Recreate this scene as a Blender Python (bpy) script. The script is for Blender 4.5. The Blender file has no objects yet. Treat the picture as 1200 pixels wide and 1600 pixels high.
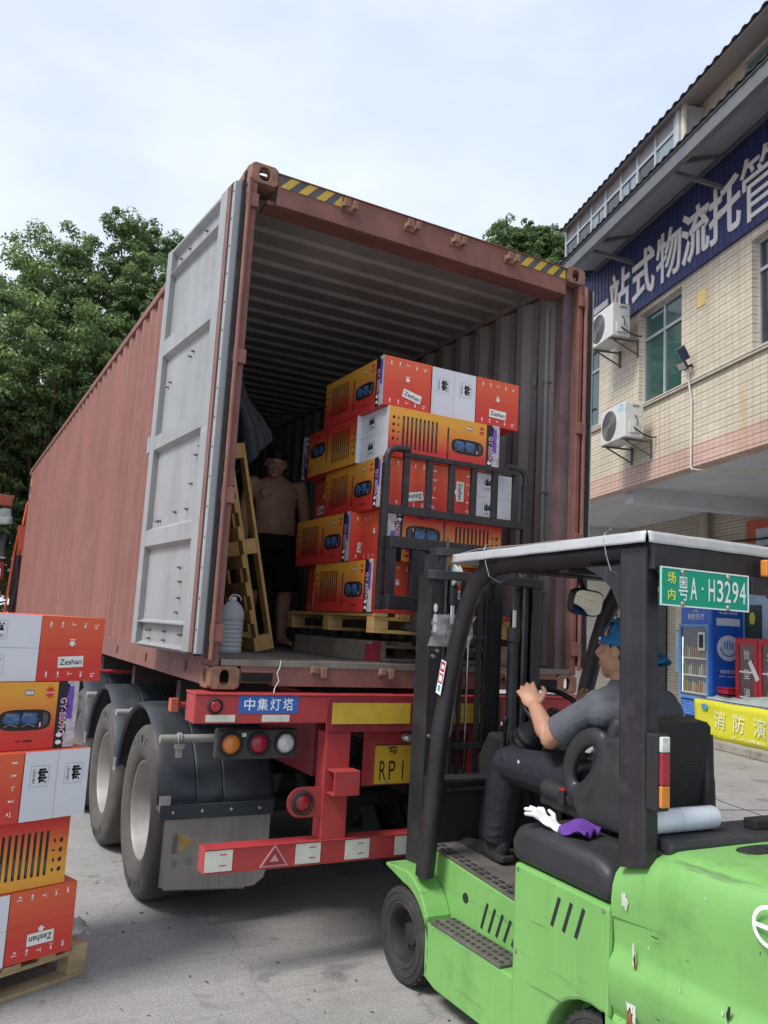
import bpy, math, random
from mathutils import Vector, Matrix, Euler, noise
random.seed(7)
SC = bpy.context.scene
COL = SC.collection
R = math.radians
# ------------------------------------------------------------------ camera
def cam():
    yaw, pit, rol, f = 0.4928, 0.1399, 0.0551, 1275.4872
    fw = Vector((math.sin(yaw)*math.cos(pit), math.cos(yaw)*math.cos(pit), math.sin(pit)))
    r = Vector((math.cos(yaw), -math.sin(yaw), 0)); u = r.cross(fw)
    c, s = math.cos(rol), math.sin(rol)
    r2 = c*r + s*u; u2 = -s*r + c*u
    m = Matrix((r2, u2, -fw)).transposed().to_4x4()
    m.translation = Vector((-1.2654, -4.1318, 1.7612))
    cd = bpy.data.cameras.new('camera'); cd.sensor_fit = 'HORIZONTAL'; cd.sensor_width = 36
    cd.lens = f/1200*36; cd.clip_end = 2000; cd.clip_start = 0.05
    o = bpy.data.objects.new('camera', cd); o.matrix_world = m; COL.objects.link(o); SC.camera = o
cam()
SC.view_settings.view_transform = 'Standard'; SC.view_settings.look = 'None'
SC.view_settings.exposure = 1.12; SC.view_settings.gamma = 1
# ------------------------------------------------------------------ world and sun
SUN_EL, SUN_AZ = 54.0, 262.0          # azimuth clockwise from +Y
w = bpy.data.worlds.new('World'); SC.world = w; w.use_nodes = True
nt = w.node_tree; nt.nodes.clear()
N_ = nt.nodes.new
out = N_('ShaderNodeOutputWorld'); bg = N_('ShaderNodeBackground'); sky = N_('ShaderNodeTexSky')
sky.sky_type = 'NISHITA'; sky.sun_disc = False; sky.sun_elevation = R(SUN_EL); sky.sun_rotation = R(SUN_AZ)
sky.air_density = 1.2; sky.dust_density = 2.0; sky.ozone_density = 1.5
tc = N_('ShaderNodeTexCoord'); mp = N_('ShaderNodeMapping'); mp.inputs['Scale'].default_value = (1, 1, 2.2)
nz = N_('ShaderNodeTexNoise'); nz.inputs['Scale'].default_value = 1.3; nz.inputs['Detail'].default_value = 6; nz.inputs['Roughness'].default_value = .55
nz.inputs['Distortion'].default_value = .4
rp = N_('ShaderNodeValToRGB'); rp.color_ramp.elements[0].position = .30; rp.color_ramp.elements[0].color = (.66,)*3+(1,)
rp.color_ramp.elements[1].position = .62; rp.color_ramp.elements[1].color = (.96,)*3+(1,)
nz2 = N_('ShaderNodeTexNoise'); nz2.inputs['Scale'].default_value = 2.4; nz2.inputs['Detail'].default_value = 5
rp2 = N_('ShaderNodeValToRGB'); rp2.color_ramp.elements[0].color = (4.2, 4.75, 5.8, 1); rp2.color_ramp.elements[1].color = (5.5, 5.9, 6.55, 1)
rp2.color_ramp.elements[0].position = .35; rp2.color_ramp.elements[1].position = .65
mx = N_('ShaderNodeMixRGB')
L = nt.links.new
L(tc.outputs['Generated'], mp.inputs['Vector']); L(mp.outputs[0], nz.inputs['Vector']); L(mp.outputs[0], nz2.inputs['Vector'])
L(nz.outputs['Fac'], rp.inputs['Fac']); L(nz2.outputs['Fac'], rp2.inputs['Fac'])
L(rp.outputs['Color'], mx.inputs['Fac']); L(sky.outputs['Color'], mx.inputs['Color1']); L(rp2.outputs['Color'], mx.inputs['Color2'])
L(mx.outputs[0], bg.inputs['Color']); bg.inputs['Strength'].default_value = .085; L(bg.outputs[0], out.inputs['Surface'])
sl = bpy.data.lights.new('sun', 'SUN'); sl.energy = 1.7; sl.angle = R(18); sl.color = (1, .96, .9)
so = bpy.data.objects.new('sun', sl); COL.objects.link(so)
so.rotation_euler = Vector((-math.sin(R(SUN_AZ))*math.cos(R(SUN_EL)), -math.cos(R(SUN_AZ))*math.cos(R(SUN_EL)), -math.sin(R(SUN_EL)))).to_track_quat('-Z', 'Y').to_euler()
# ------------------------------------------------------------------ materials
MATS = {}
def M(name, col, rough=.6, metal=0., var=.12, scale=4., bump=0., bscale=60., dirt=0., dcol=(.05,.045,.04), dscale=2.5,
      streak=None, spec=.5, chips=0., ccol=(.5,.45,.4), cscale=9., obj=True, emit=None, alpha=None, trans=0., coat=0., hs=None, grad=None, ior=1.45, dpos=.56):
    if name in MATS: return MATS[name]
    m = bpy.data.materials.new(name); m.use_nodes = True; MATS[name] = m
    t = m.node_tree; n = t.nodes; l = t.links.new; b = n['Principled BSDF']
    b.inputs['Roughness'].default_value = rough; b.inputs['Metallic'].default_value = metal
    b.inputs['Specular IOR Level'].default_value = spec; b.inputs['IOR'].default_value = ior
    if trans: b.inputs['Transmission Weight'].default_value = trans
    if coat: b.inputs['Coat Weight'].default_value = coat; b.inputs['Coat Roughness'].default_value = .25
    if alpha is not None: b.inputs['Alpha'].default_value = alpha
    c = n.new('ShaderNodeTexCoord'); vec = c.outputs['Object']
    def noise_(s, d=5, v=None, rg=.6):
        q = n.new('ShaderNodeTexNoise'); q.inputs['Scale'].default_value = s; q.inputs['Detail'].default_value = d
        q.inputs['Roughness'].default_value = rg; l(v or vec, q.inputs['Vector']); return q.outputs['Fac']
    def ramp(src, p0, p1, c0=0., c1=1.):
        q = n.new('ShaderNodeValToRGB'); e = q.color_ramp.elements
        e[0].position = p0; e[1].position = p1; e[0].color = (c0,)*3+(1,); e[1].color = (c1,)*3+(1,); l(src, q.inputs['Fac']); return q.outputs['Color']
    def mix(f, a, bb, mode='MIX'):
        q = n.new('ShaderNodeMixRGB'); q.blend_type = mode
        for s, x in ((0, f), (1, a), (2, bb)):
            if hasattr(x, 'links'): l(x, q.inputs[s])
            elif s == 0: q.inputs[0].default_value = x
            else: q.inputs[s].default_value = tuple(x)[:3]+(1,)
        return q.outputs[0]
    if grad:   # gradient along object z: (z0, col0, z1, col1)
        sp = n.new('ShaderNodeSeparateXYZ'); l(vec, sp.inputs[0])
        mr = n.new('ShaderNodeMapRange'); mr.inputs['From Min'].default_value = grad[0]; mr.inputs['From Max'].default_value = grad[2]
        l(sp.outputs['Z'], mr.inputs['Value'])
        base = n.new('ShaderNodeValToRGB'); e = base.color_ramp.elements
        e[0].color = grad[1]+(1,); e[1].color = grad[3]+(1,); e[0].position = .25; e[1].position = .85
        l(mr.outputs[0], base.inputs['Fac']); base = base.outputs['Color']
        cur = mix(1., base, ramp(noise_(scale), .3, .7, 1-var, 1+var*0), 'MULTIPLY')
    else:
        lo = [x*(1-var) for x in col]; hi = [min(1, x*(1+var)) for x in col]
        cur = mix(ramp(noise_(scale), .3, .7), lo, hi)
    if streak:   # vertical streaks: strength
        mpn = n.new('ShaderNodeMapping'); mpn.inputs['Scale'].default_value = (streak[1], streak[1], streak[1]*.06); l(vec, mpn.inputs['Vector'])
        cur = mix(ramp(noise_(1., 4, mpn.outputs[0]), .48, .75, 0, streak[0]), cur, streak[2] if len(streak) > 2 else dcol)
    if hs:   # long thin scratches running along y / x: (strength, scale, colour)
        mpn = n.new('ShaderNodeMapping'); mpn.inputs['Scale'].default_value = (hs[1]*.25, hs[1]*.12, hs[1]*2.2); mpn.inputs['Rotation'].default_value = (.12, 0, 0); l(vec, mpn.inputs['Vector'])
        cur = mix(ramp(noise_(1., 6, mpn.outputs[0], .7), .60, .68, 0, hs[0]), cur, hs[2])
    if dirt:
        cur = mix(ramp(noise_(dscale, 8, rg=.7), dpos, dpos+.14, 0, dirt), cur, dcol)
    if chips:
        f = ramp(noise_(cscale, 10, rg=.75), 1-chips, 1-chips+.02); cur = mix(f, cur, ccol)
    l(cur, b.inputs['Base Color'])
    rr = ramp(noise_(scale*3, 4), .3, .7, max(0, rough-.08), min(1, rough+.1)); l(rr, b.inputs['Roughness'])
    if emit: b.inputs['Emission Color'].default_value = tuple(emit[0])+(1,); b.inputs['Emission Strength'].default_value = emit[1]
    if bump:
        bp = n.new('ShaderNodeBump'); bp.inputs['Strength'].default_value = bump; bp.inputs['Distance'].default_value = .01
        l(noise_(bscale, 4), bp.inputs['Height']); l(bp.outputs[0], b.inputs['Normal'])
    return m
# ------------------------------------------------------------------ mesh builder
def ang_mat(rx=0, ry=0, rz=0, loc=(0,0,0)):
    return Matrix.Translation(Vector(loc)) @ Euler((R(rx), R(ry), R(rz))).to_matrix().to_4x4()
class MB:
    def __init__(s): s.v = []; s.f = []; s.m = []; s.T = Matrix.Identity(4); s.mat = 0
    def add(s, vs, fs, m=None):
        o = len(s.v); s.v += [tuple(s.T @ Vector(p)) for p in vs]
        s.f += [tuple(i+o for i in q) for q in fs]; s.m += [s.mat if m is None else m]*len(fs); return s
    def box(s, x0, x1, y0, y1, z0, z1, m=None):
        return s.add([(x, y, z) for z in (z0, z1) for y in (y0, y1) for x in (x0, x1)],
                     [(0,2,3,1), (4,5,7,6), (0,1,5,4), (2,6,7,3), (0,4,6,2), (1,3,7,5)], m)
    def boxT(s, mat, sx, sy, sz, m=None):
        T = s.T; s.T = T @ mat; s.box(-sx/2, sx/2, -sy/2, sy/2, -sz/2, sz/2, m); s.T = T; return s
    def bar(s, a, b, w, h, m=None, up=(0,0,1)):
        a = Vector(a); b = Vector(b); d = b-a; L_ = d.length; d.normalize(); up = Vector(up)
        if abs(d.dot(up)) > .98: up = Vector((0,1,0))
        x = d.cross(up).normalized(); z = x.cross(d)
        mt = Matrix((x, d, z)).transposed().to_4x4(); mt.translation = (a+b)/2
        return s.boxT(mt, w, L_, h, m)
    def prism(s, pts, ax, a, b, m=None):
        n = len(pts)
        def P(p, t): return {'x': (t, p[0], p[1]), 'y': (p[0], t, p[1]), 'z': (p[0], p[1], t)}[ax]
        vs = [P(p, a) for p in pts]+[P(p, b) for p in pts]
        area = sum(pts[i][0]*pts[(i+1) % n][1]-pts[(i+1) % n][0]*pts[i][1] for i in range(n))
        fl = (area > 0) != (ax == 'y')
        if b < a: fl = not fl
        fs = [tuple(range(n)), tuple(range(2*n-1, n-1, -1))]+[(i, i+n, (i+1) % n+n, (i+1) % n) for i in range(n)]
        if fl: fs = [q[::-1] for q in fs]
        return s.add(vs, fs, m)
    def tube(s, pts, r, n=10, m=None, closed=False, caps=True, flat=None):
        pts = [Vector(p) for p in pts]; k = len(pts); rs = r if hasattr(r, '__len__') else [r]*k
        vs = []; pn = None
        for i, p in enumerate(pts):
            a = pts[i-1] if (i or closed) else p; b = pts[(i+1) % k] if (i < k-1 or closed) else p
            t = (b-a).normalized()
            if pn is None:
                ref = Vector((0,0,1)) if abs(t.z) < .9 else Vector((0,1,0)); x = t.cross(ref).normalized()
            else:
                x = (pn - t*pn.dot(t)).normalized()
            pn = x; y = t.cross(x)
            q = rs[i]; fx, fy = flat if flat else (1, 1)
            vs += [p+q*(math.cos(6.28318*j/n)*x*fx+math.sin(6.28318*j/n)*y*fy) for j in range(n)]
        fs = []
        for i in range(k if closed else k-1):
            a = i*n; b = ((i+1) % k)*n
            fs += [(a+j, a+(j+1) % n, b+(j+1) % n, b+j) for j in range(n)]
        if caps and not closed: fs += [tuple(range(n-1, -1, -1)), tuple((k-1)*n+j for j in range(n))]
        return s.add(vs, fs, m)
    def cyl(s, a, b, r, r2=None, n=20, m=None): return s.tube([a, b], [r, r if r2 is None else r2], n, m)
    def lathe(s, prof, origin, ax='x', n=40, m=None):   # prof: (radius, height along axis)
        vs = []
        for (r, h) in prof:
            for j in range(n):
                c, d = r*math.cos(6.28318*j/n), r*math.sin(6.28318*j/n)
                vs.append({'x': (h, c, d), 'y': (d, h, c), 'z': (c, d, h)}[ax])
        vs = [Vector(v)+Vector(origin) for v in vs]; fs = []
        for i in range(len(prof)-1):
            a = i*n; b = a+n; fs += [(a+j, a+(j+1) % n, b+(j+1) % n, b+j) for j in range(n)]
        return s.add(vs, fs, m)
    def ell(s, c, r, n=12, m=None, rot=None):
        vs = []; k = n//2+1
        for i in range(k):
            th = math.pi*i/(k-1)
            for j in range(n):
                ph = 6.28318*j/n; p = Vector((r[0]*math.sin(th)*math.cos(ph), r[1]*math.sin(th)*math.sin(ph), r[2]*math.cos(th)))
                if rot: p = rot @ p
                vs.append(p+Vector(c))
        fs = [(i*n+j, (i+1)*n+j, (i+1)*n+(j+1) % n, i*n+(j+1) % n) for i in range(k-1) for j in range(n)]
        return s.add(vs, fs, m)
    def limb(s, pts, rs, n=12, m=None):
        s.tube(pts, rs, n, m)
        for p, r in zip(pts, rs): s.ell(p, (r, r, r), n, m)
        return s
    def loft(s, rings, m=None, caps=True):
        n = len(rings[0]); vs = [p for r in rings for p in r]; fs = []
        for i in range(len(rings)-1):
            a = i*n; b = a+n; fs += [(a+j, a+(j+1) % n, b+(j+1) % n, b+j) for j in range(n)]
        if caps: fs += [tuple(range(n-1, -1, -1)), tuple((len(rings)-1)*n+j for j in range(n))]
        return s.add(vs, fs, m)
    def grid(s, fn, nu, nv, m=None):
        vs = [fn(i/nu, j/nv) for j in range(nv+1) for i in range(nu+1)]
        return s.add(vs, [(j*(nu+1)+i, j*(nu+1)+i+1, (j+1)*(nu+1)+i+1, (j+1)*(nu+1)+i) for j in range(nv) for i in range(nu)], m)
    def build(s, name, mats, parent=None, smooth=None, bevel=0, loc=None, rot=None, bseg=2, solid=0, remesh=0, sm_it=4, weld=False):
        me = bpy.data.meshes.new(name); me.from_pydata(s.v, [], s.f)
        if not isinstance(mats, (list, tuple)): mats = [mats]
        for q in mats: me.materials.append(q)
        me.polygons.foreach_set('material_index', s.m); me.validate(); me.update()
        o = bpy.data.objects.new(name, me); COL.objects.link(o)
        if remesh:
            md = o.modifiers.new('r', 'REMESH'); md.mode = 'VOXEL'; md.voxel_size = remesh
            md = o.modifiers.new('s', 'SMOOTH'); md.factor = .5; md.iterations = sm_it
            bpy.context.view_layer.update()
            nm = bpy.data.meshes.new_from_object(o.evaluated_get(bpy.context.evaluated_depsgraph_get()))
            o.modifiers.clear(); o.data = nm; bpy.data.meshes.remove(me); me = nm; me.name = name
            if not me.materials: me.materials.append(mats[0])
            me.polygons.foreach_set('use_smooth', [True]*len(me.polygons))
        if smooth is not None:
            me.polygons.foreach_set('use_smooth', [True]*len(me.polygons)); me.set_sharp_from_angle(angle=R(smooth))
        if solid: md = o.modifiers.new('solid', 'SOLIDIFY'); md.thickness = solid; md.offset = 0
        if bevel:
            md = o.modifiers.new('bevel', 'BEVEL'); md.width = bevel; md.segments = bseg; md.limit_method = 'ANGLE'; md.angle_limit = R(40)
            md.harden_normals = False
        if parent: o.parent = parent
        if loc: o.location = loc
        if rot: o.rotation_euler = [R(a) for a in rot]
        return o
def split_build(mb, name, mats, parent=None, **k):
    '''one object per connected piece of the builder's mesh'''
    par = list(range(len(mb.v)))
    def find(a):
        while par[a] != a: par[a] = par[par[a]]; a = par[a]
        return a
    for f in mb.f:
        for i in f[1:]: par[find(i)] = find(f[0])
    groups = {}
    for f, m in zip(mb.f, mb.m): groups.setdefault(find(f[0]), []).append((f, m))
    res = []
    for fs in groups.values():
        idx = {}; n = MB()
        for f, m in fs:
            for i in f:
                if i not in idx: idx[i] = len(n.v); n.v.append(mb.v[i])
            n.f.append(tuple(idx[i] for i in f)); n.m.append(m)
        res.append(n.build(name, mats, parent, **k))
    return res
def tag(o, label=None, cat=None, group=None, kind=None):
    if label: o['label'] = label
    if cat: o['category'] = cat
    if group: o['group'] = group
    if kind: o['kind'] = kind
    return o
def empty(name, loc=(0,0,0), rz=0, label=None, cat=None, group=None):
    o = bpy.data.objects.new(name, None); o.empty_display_size = .1; COL.objects.link(o); o.location = loc; o.rotation_euler = (0, 0, R(rz))
    return tag(o, label, cat, group)
_T = {}
def glyphs(sx, bold=0.):
    k = (sx, bold)
    if k not in _T:
        c = bpy.data.curves.new('t', 'FONT'); c.body = sx; c.offset = bold; c.resolution_u = 3
        o = bpy.data.objects.new('t', c); COL.objects.link(o); bpy.context.view_layer.update()
        me = bpy.data.meshes.new_from_object(o.evaluated_get(bpy.context.evaluated_depsgraph_get()))
        vs = [tuple(v.co) for v in me.vertices]; fs = [tuple(p.vertices) for p in me.polygons]
        bpy.data.objects.remove(o); bpy.data.curves.remove(c); bpy.data.meshes.remove(me)
        x0 = min(v[0] for v in vs); x1 = max(v[0] for v in vs); y0 = min(v[1] for v in vs); y1 = max(v[1] for v in vs)
        _T[k] = ([((v[0]-x0)/(x1-x0)-.5, (v[1]-y0)/(y1-y0)-.5) for v in vs], fs, (x1-x0)/(y1-y0))
    return _T[k]
def text(mb, sx, c, right, up, h, w=None, m=0, bold=0., extr=0.):
    vs, fs, asp = glyphs(sx, bold); c = Vector(c); right = Vector(right).normalized(); up = Vector(up).normalized(); w = w or h*asp
    P = [c+right*(x*w)+up*(y*h) for x, y in vs]
    if not extr: mb.add(P, fs, m); return
    nr = right.cross(up); n = len(P); Q = [p+nr*extr for p in P]
    ed = {}
    for f in fs:
        for i in range(len(f)): ed[(f[i], f[(i+1) % len(f)])] = 1
    side = [(b, a, a+n, b+n) for (a, b) in ed if (b, a) not in ed]
    mb.add(P+Q, [tuple(i+n for i in f) for f in fs]+[(a, b, b+n, a+n) for (b, a, _, _) in side], m)
# ================================================================== materials
cont_red = M('container_paint', (.245,.100,.080), .55, var=.14, scale=1.2, streak=(.5, 4, (.16,.068,.052)), dirt=.35, dcol=(.33,.19,.16), dscale=1.8, chips=.285, ccol=(.16,.07,.05), cscale=6, bump=.15, bscale=8)
cont_frame = M('container_frame_paint', (.205,.088,.070), .6, var=.2, scale=5, dirt=.6, dcol=(.13,.07,.05), dscale=7, chips=.30, ccol=(.42,.27,.20), cscale=14, bump=.2, bscale=30)
post_in = M('post_inner_paint', (.17,.11,.11), .6, var=.25, scale=4, dirt=.6, dcol=(.09,.07,.07), dscale=5)
cont_rust = M('casting_rust', (.24,.13,.09), .8, var=.3, scale=14, dirt=.7, dcol=(.09,.05,.035), dscale=16, chips=.33, ccol=(.36,.2,.15), cscale=20, bump=.4, bscale=60)
cont_in = M('container_inner_paint', (.36,.35,.345), .6, var=.15, scale=2, streak=(.5, 7, (.22,.205,.195)), dirt=.4, dcol=(.24,.18,.15), dscale=3, bump=.1, bscale=10)
cont_roof = M('container_roof_inner', (.33,.315,.305), .55, var=.2, scale=2.5, dirt=.5, dcol=(.22,.17,.14), dscale=3.5)
door_grey = M('door_grey_paint', (.29,.30,.305), .5, var=.12, scale=1.6, streak=(.6, 6, (.20,.19,.185)), dirt=.6, dcol=(.19,.18,.17), dscale=2.5, hs=(.35, 5, (.40,.41,.41)), chips=.285, ccol=(.3,.16,.1), cscale=18, bump=.1, bscale=20)
rubber = M('rubber', (.022,.022,.024), .75, var=.25, scale=9, dirt=.5, dcol=(.075,.07,.066), dscale=5)
ply = M('plywood_floor', (.20,.175,.15), .85, var=.3, scale=3, dirt=.6, dcol=(.22,.2,.18), dscale=4, bump=.3, bscale=40)
steel = M('galvanised_steel', (.5,.51,.52), .35, metal=.9, var=.15, scale=12)
bolt_m = M('bolt_steel', (.38,.37,.36), .45, metal=.8, var=.2, scale=20)
red_p = M('trailer_red_paint', (.38,.042,.046), .45, var=.15, scale=4, dirt=.45, dcol=(.25,.09,.085), dscale=6, chips=.27, ccol=(.2,.1,.08), cscale=16)
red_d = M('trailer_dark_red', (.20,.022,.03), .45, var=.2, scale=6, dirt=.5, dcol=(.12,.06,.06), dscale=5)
undark = M('underside_steel', (.035,.03,.03), .8, var=.3, scale=4, dirt=.4, dcol=(.09,.03,.03), dscale=2)
white_tape = M('reflective_white_tape', (.60,.60,.53), .45, var=.08, scale=20, dirt=.35, dcol=(.35,.32,.27), dscale=12)
yel_tape = M('reflective_yellow_tape', (.55,.36,.035), .4, var=.12, scale=8, streak=(.5, 10, (.45,.33,.12)), dirt=.4, dcol=(.42,.33,.2), dscale=8)
blk_tape = M('hazard_black', (.09,.09,.10), .6, var=.2)
blue_st = M('sticker_blue', (.03,.12,.42), .45, var=.08, chips=.3, ccol=(.3,.08,.08), cscale=12)
ink_w = M('ink_white', (.78,.8,.82), .5, var=.05)
ink_k = M('ink_black', (.015,.015,.018), .5, var=.05)
ink_r = M('ink_red', (.5,.05,.03), .5, var=.05)
tyre_m = M('tyre_rubber', (.085,.078,.072), .9, var=.2, scale=6, dirt=.6, dcol=(.13,.12,.11), dscale=7, bump=.1, bscale=90)
rim_m = M('rim_silver', (.34,.325,.31), .55, metal=.3, var=.12, scale=4, streak=None, dirt=.5, dcol=(.2,.17,.14), dscale=5)
guard_m = M('mudguard_plastic', (.035,.042,.052), .55, var=.2, scale=3, dirt=.4, dcol=(.09,.09,.09), dscale=4, bump=.1, bscale=14)
flap_m = M('mudflap_rubber', (.30,.275,.25), .85, var=.15, scale=5, streak=(.7, 14, (.18,.165,.15)), dirt=.6, dcol=(.17,.15,.13), dscale=5, bump=.3, bscale=40)
lens_r = M('lens_red', (.33,.012,.03), .25, var=.15, scale=30, coat=.4)
lens_o = M('lens_orange', (.62,.2,.03), .25, var=.15, scale=30, coat=.4)
lens_w = M('lens_clear', (.6,.6,.6), .2, var=.2, scale=60, coat=.4)
pipe_g = M('pipe_grey', (.33,.33,.31), .5, var=.12, scale=6, dirt=.4, dcol=(.18,.17,.15), dscale=8)
# ================================================================== ground
def ground():
    m = bpy.data.materials.new('concrete_yard'); m.use_nodes = True; t = m.node_tree; n = t.nodes; l = t.links.new; b = n['Principled BSDF']
    tc_ = n.new('ShaderNodeTexCoord'); v = tc_.outputs['Object']
    def nz_(s, d=8, rg=.6, vv=None):
        q = n.new('ShaderNodeTexNoise'); q.inputs['Scale'].default_value = s; q.inputs['Detail'].default_value = d; q.inputs['Roughness'].default_value = rg; l(vv or v, q.inputs['Vector']); return q.outputs['Fac']
    def rmp(src, p0, p1, c0, c1):
        q = n.new('ShaderNodeValToRGB'); e = q.color_ramp.elements; e[0].position = p0; e[1].position = p1; e[0].color = c0+(1,); e[1].color = c1+(1,); l(src, q.inputs['Fac']); return q.outputs['Color']
    def mix(f, a, c, mode='MIX'):
        q = n.new('ShaderNodeMixRGB'); q.blend_type = mode
        for s, x in ((0, f), (1, a), (2, c)):
            if hasattr(x, 'links'): l(x, q.inputs[s])
            else: q.inputs[s].default_value = x if s == 0 else tuple(x)+(1,)
        return q.outputs[0]
    c = rmp(nz_(1.3), .3, .7, (.215,.208,.205), (.355,.34,.33))
    c = mix(rmp(nz_(.55, 6, .65), .5, .68, (0,)*3, (.7,)*3), c, (.165,.16,.158))
    mp1 = n.new('ShaderNodeMapping'); mp1.inputs['Rotation'].default_value = (0, 0, R(35)); mp1.inputs['Scale'].default_value = (.5, 6, 1); l(v, mp1.inputs['Vector'])
    c = mix(rmp(nz_(1.6, 6, .6, mp1.outputs[0]), .55, .75, (0,)*3, (.6,)*3), c, (.43,.415,.40))
    mp2 = n.new('ShaderNodeMapping'); mp2.inputs['Rotation'].default_value = (0, 0, R(-25)); mp2.inputs['Scale'].default_value = (.4, 9, 1); l(v, mp2.inputs['Vector'])
    c = mix(rmp(nz_(1.2, 5, .6, mp2.outputs[0]), .56, .75, (0,)*3, (.55,)*3), c, (.13,.125,.125))
    c = mix(rmp(nz_(120, 3, .7), .35, .65, (.72,)*3, (1,)*3), c, c, 'MULTIPLY') if 0 else mix(.42, c, rmp(nz_(95, 4, .85), .38, .62, (.05,)*3, (.56,.55,.54)))
    for rz_, sc_, st_ in ((28, 3.2, .5), (-14, 4.5, .4), (52, 2.6, .35)):
        mp3 = n.new('ShaderNodeMapping'); mp3.inputs['Rotation'].default_value = (0, 0, R(rz_)); mp3.inputs['Scale'].default_value = (.22*sc_, 7*sc_, 1); l(v, mp3.inputs['Vector'])
        c = mix(rmp(nz_(1.5, 8, .75, mp3.outputs[0]), .54, .70, (0,)*3, (st_,)*3), c, (.42,.41,.395) if rz_ > 0 else (.12,.118,.118))
    c = mix(rmp(nz_(9, 8, .75), .52, .68, (0,)*3, (.45,)*3), c, (.17,.165,.16))
    c = mix(rmp(nz_(1.9, 3, .5), .64, .70, (0,)*3, (.5,)*3), c, (.10,.098,.095))
    c = mix(rmp(nz_(3.7, 3, .5), .66, .69, (0,)*3, (.45,)*3), c, (.085,.083,.08))
    sp = n.new('ShaderNodeTexNoise'); sp.inputs['Scale'].default_value = 26; sp.inputs['Detail'].default_value = 2; l(v, sp.inputs['Vector'])
    c = mix(rmp(sp.outputs['Fac'], .74, .78, (0,)*3, (.8,)*3), c, (.07,.065,.06))
    # cracks
    vo = n.new('ShaderNodeTexVoronoi'); vo.feature = 'DISTANCE_TO_EDGE'; vo.inputs['Scale'].default_value = .45
    wv = n.new('ShaderNodeTexNoise'); wv.inputs['Scale'].default_value = 3; wv.inputs['Detail'].default_value = 6; l(v, wv.inputs['Vector'])
    ad = n.new('ShaderNodeVectorMath'); ad.operation = 'MULTIPLY_ADD'; ad.inputs[1].default_value = (.35,)*3; l(wv.outputs['Color'], ad.inputs[0]); l(v, ad.inputs[2]); l(ad.outputs[0], vo.inputs['Vector'])
    c = mix(rmp(vo.outputs['Distance'], .001, .004, (.35,)*3, (0,)*3), c, (.09,.085,.08))
    l(c, b.inputs['Base Color']); l(rmp(nz_(3), .3, .7, (.62,)*3, (.85,)*3), b.inputs['Roughness'])
    bp = n.new('ShaderNodeBump'); bp.inputs['Strength'].default_value = .35; bp.inputs['Distance'].default_value = .006; l(nz_(140, 4, .7), bp.inputs['Height']); l(bp.outputs[0], b.inputs['Normal'])
    g = MB(); g.add([(-400,-400,0), (400,-400,0), (400,400,0), (-400,400,0)], [(0,1,2,3)])
    tag(g.build('ground', m), kind='structure')
    j = MB()
    for (a, bb) in (((3.4,-10,.003), (9.5,12,.003)), ((-3,-.5,.003), (-12,14,.003)), ((2.5,3.2,.003), (11.5,.8,.003)), ((3.2,-3.6,.003), (9.2,-5.3,.003))):
        j.bar(a, bb, .016, .002)
    tag(j.build('ground_joint', M('joint_filler', (.06,.055,.05), .9)), kind='structure')
    lf = MB(); rnd = random.Random(3)
    for i in range(260):
        x = rnd.uniform(-.8, 3.5); y = rnd.uniform(-2.6, 1.8); s = rnd.uniform(.004, .012); a = rnd.uniform(0, 6.28); T = lf.T
        lf.T = Matrix.Translation((x, y, .004)) @ Euler((rnd.uniform(-.4,.4), rnd.uniform(-.4,.4), a)).to_matrix().to_4x4()
        lf.add([(-s*1.6,0,0), (0,-s*.6,.002), (s*1.6,0,0), (0,s*.6,.003)], [(0,1,2,3)]); lf.T = T
    tag(lf.build('ground_litter', M('litter', (.10,.085,.05), .9, var=.5, scale=3)), label='small dry leaf bits and grit lying on the concrete yard', cat='litter', kind='stuff')
ground()
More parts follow.
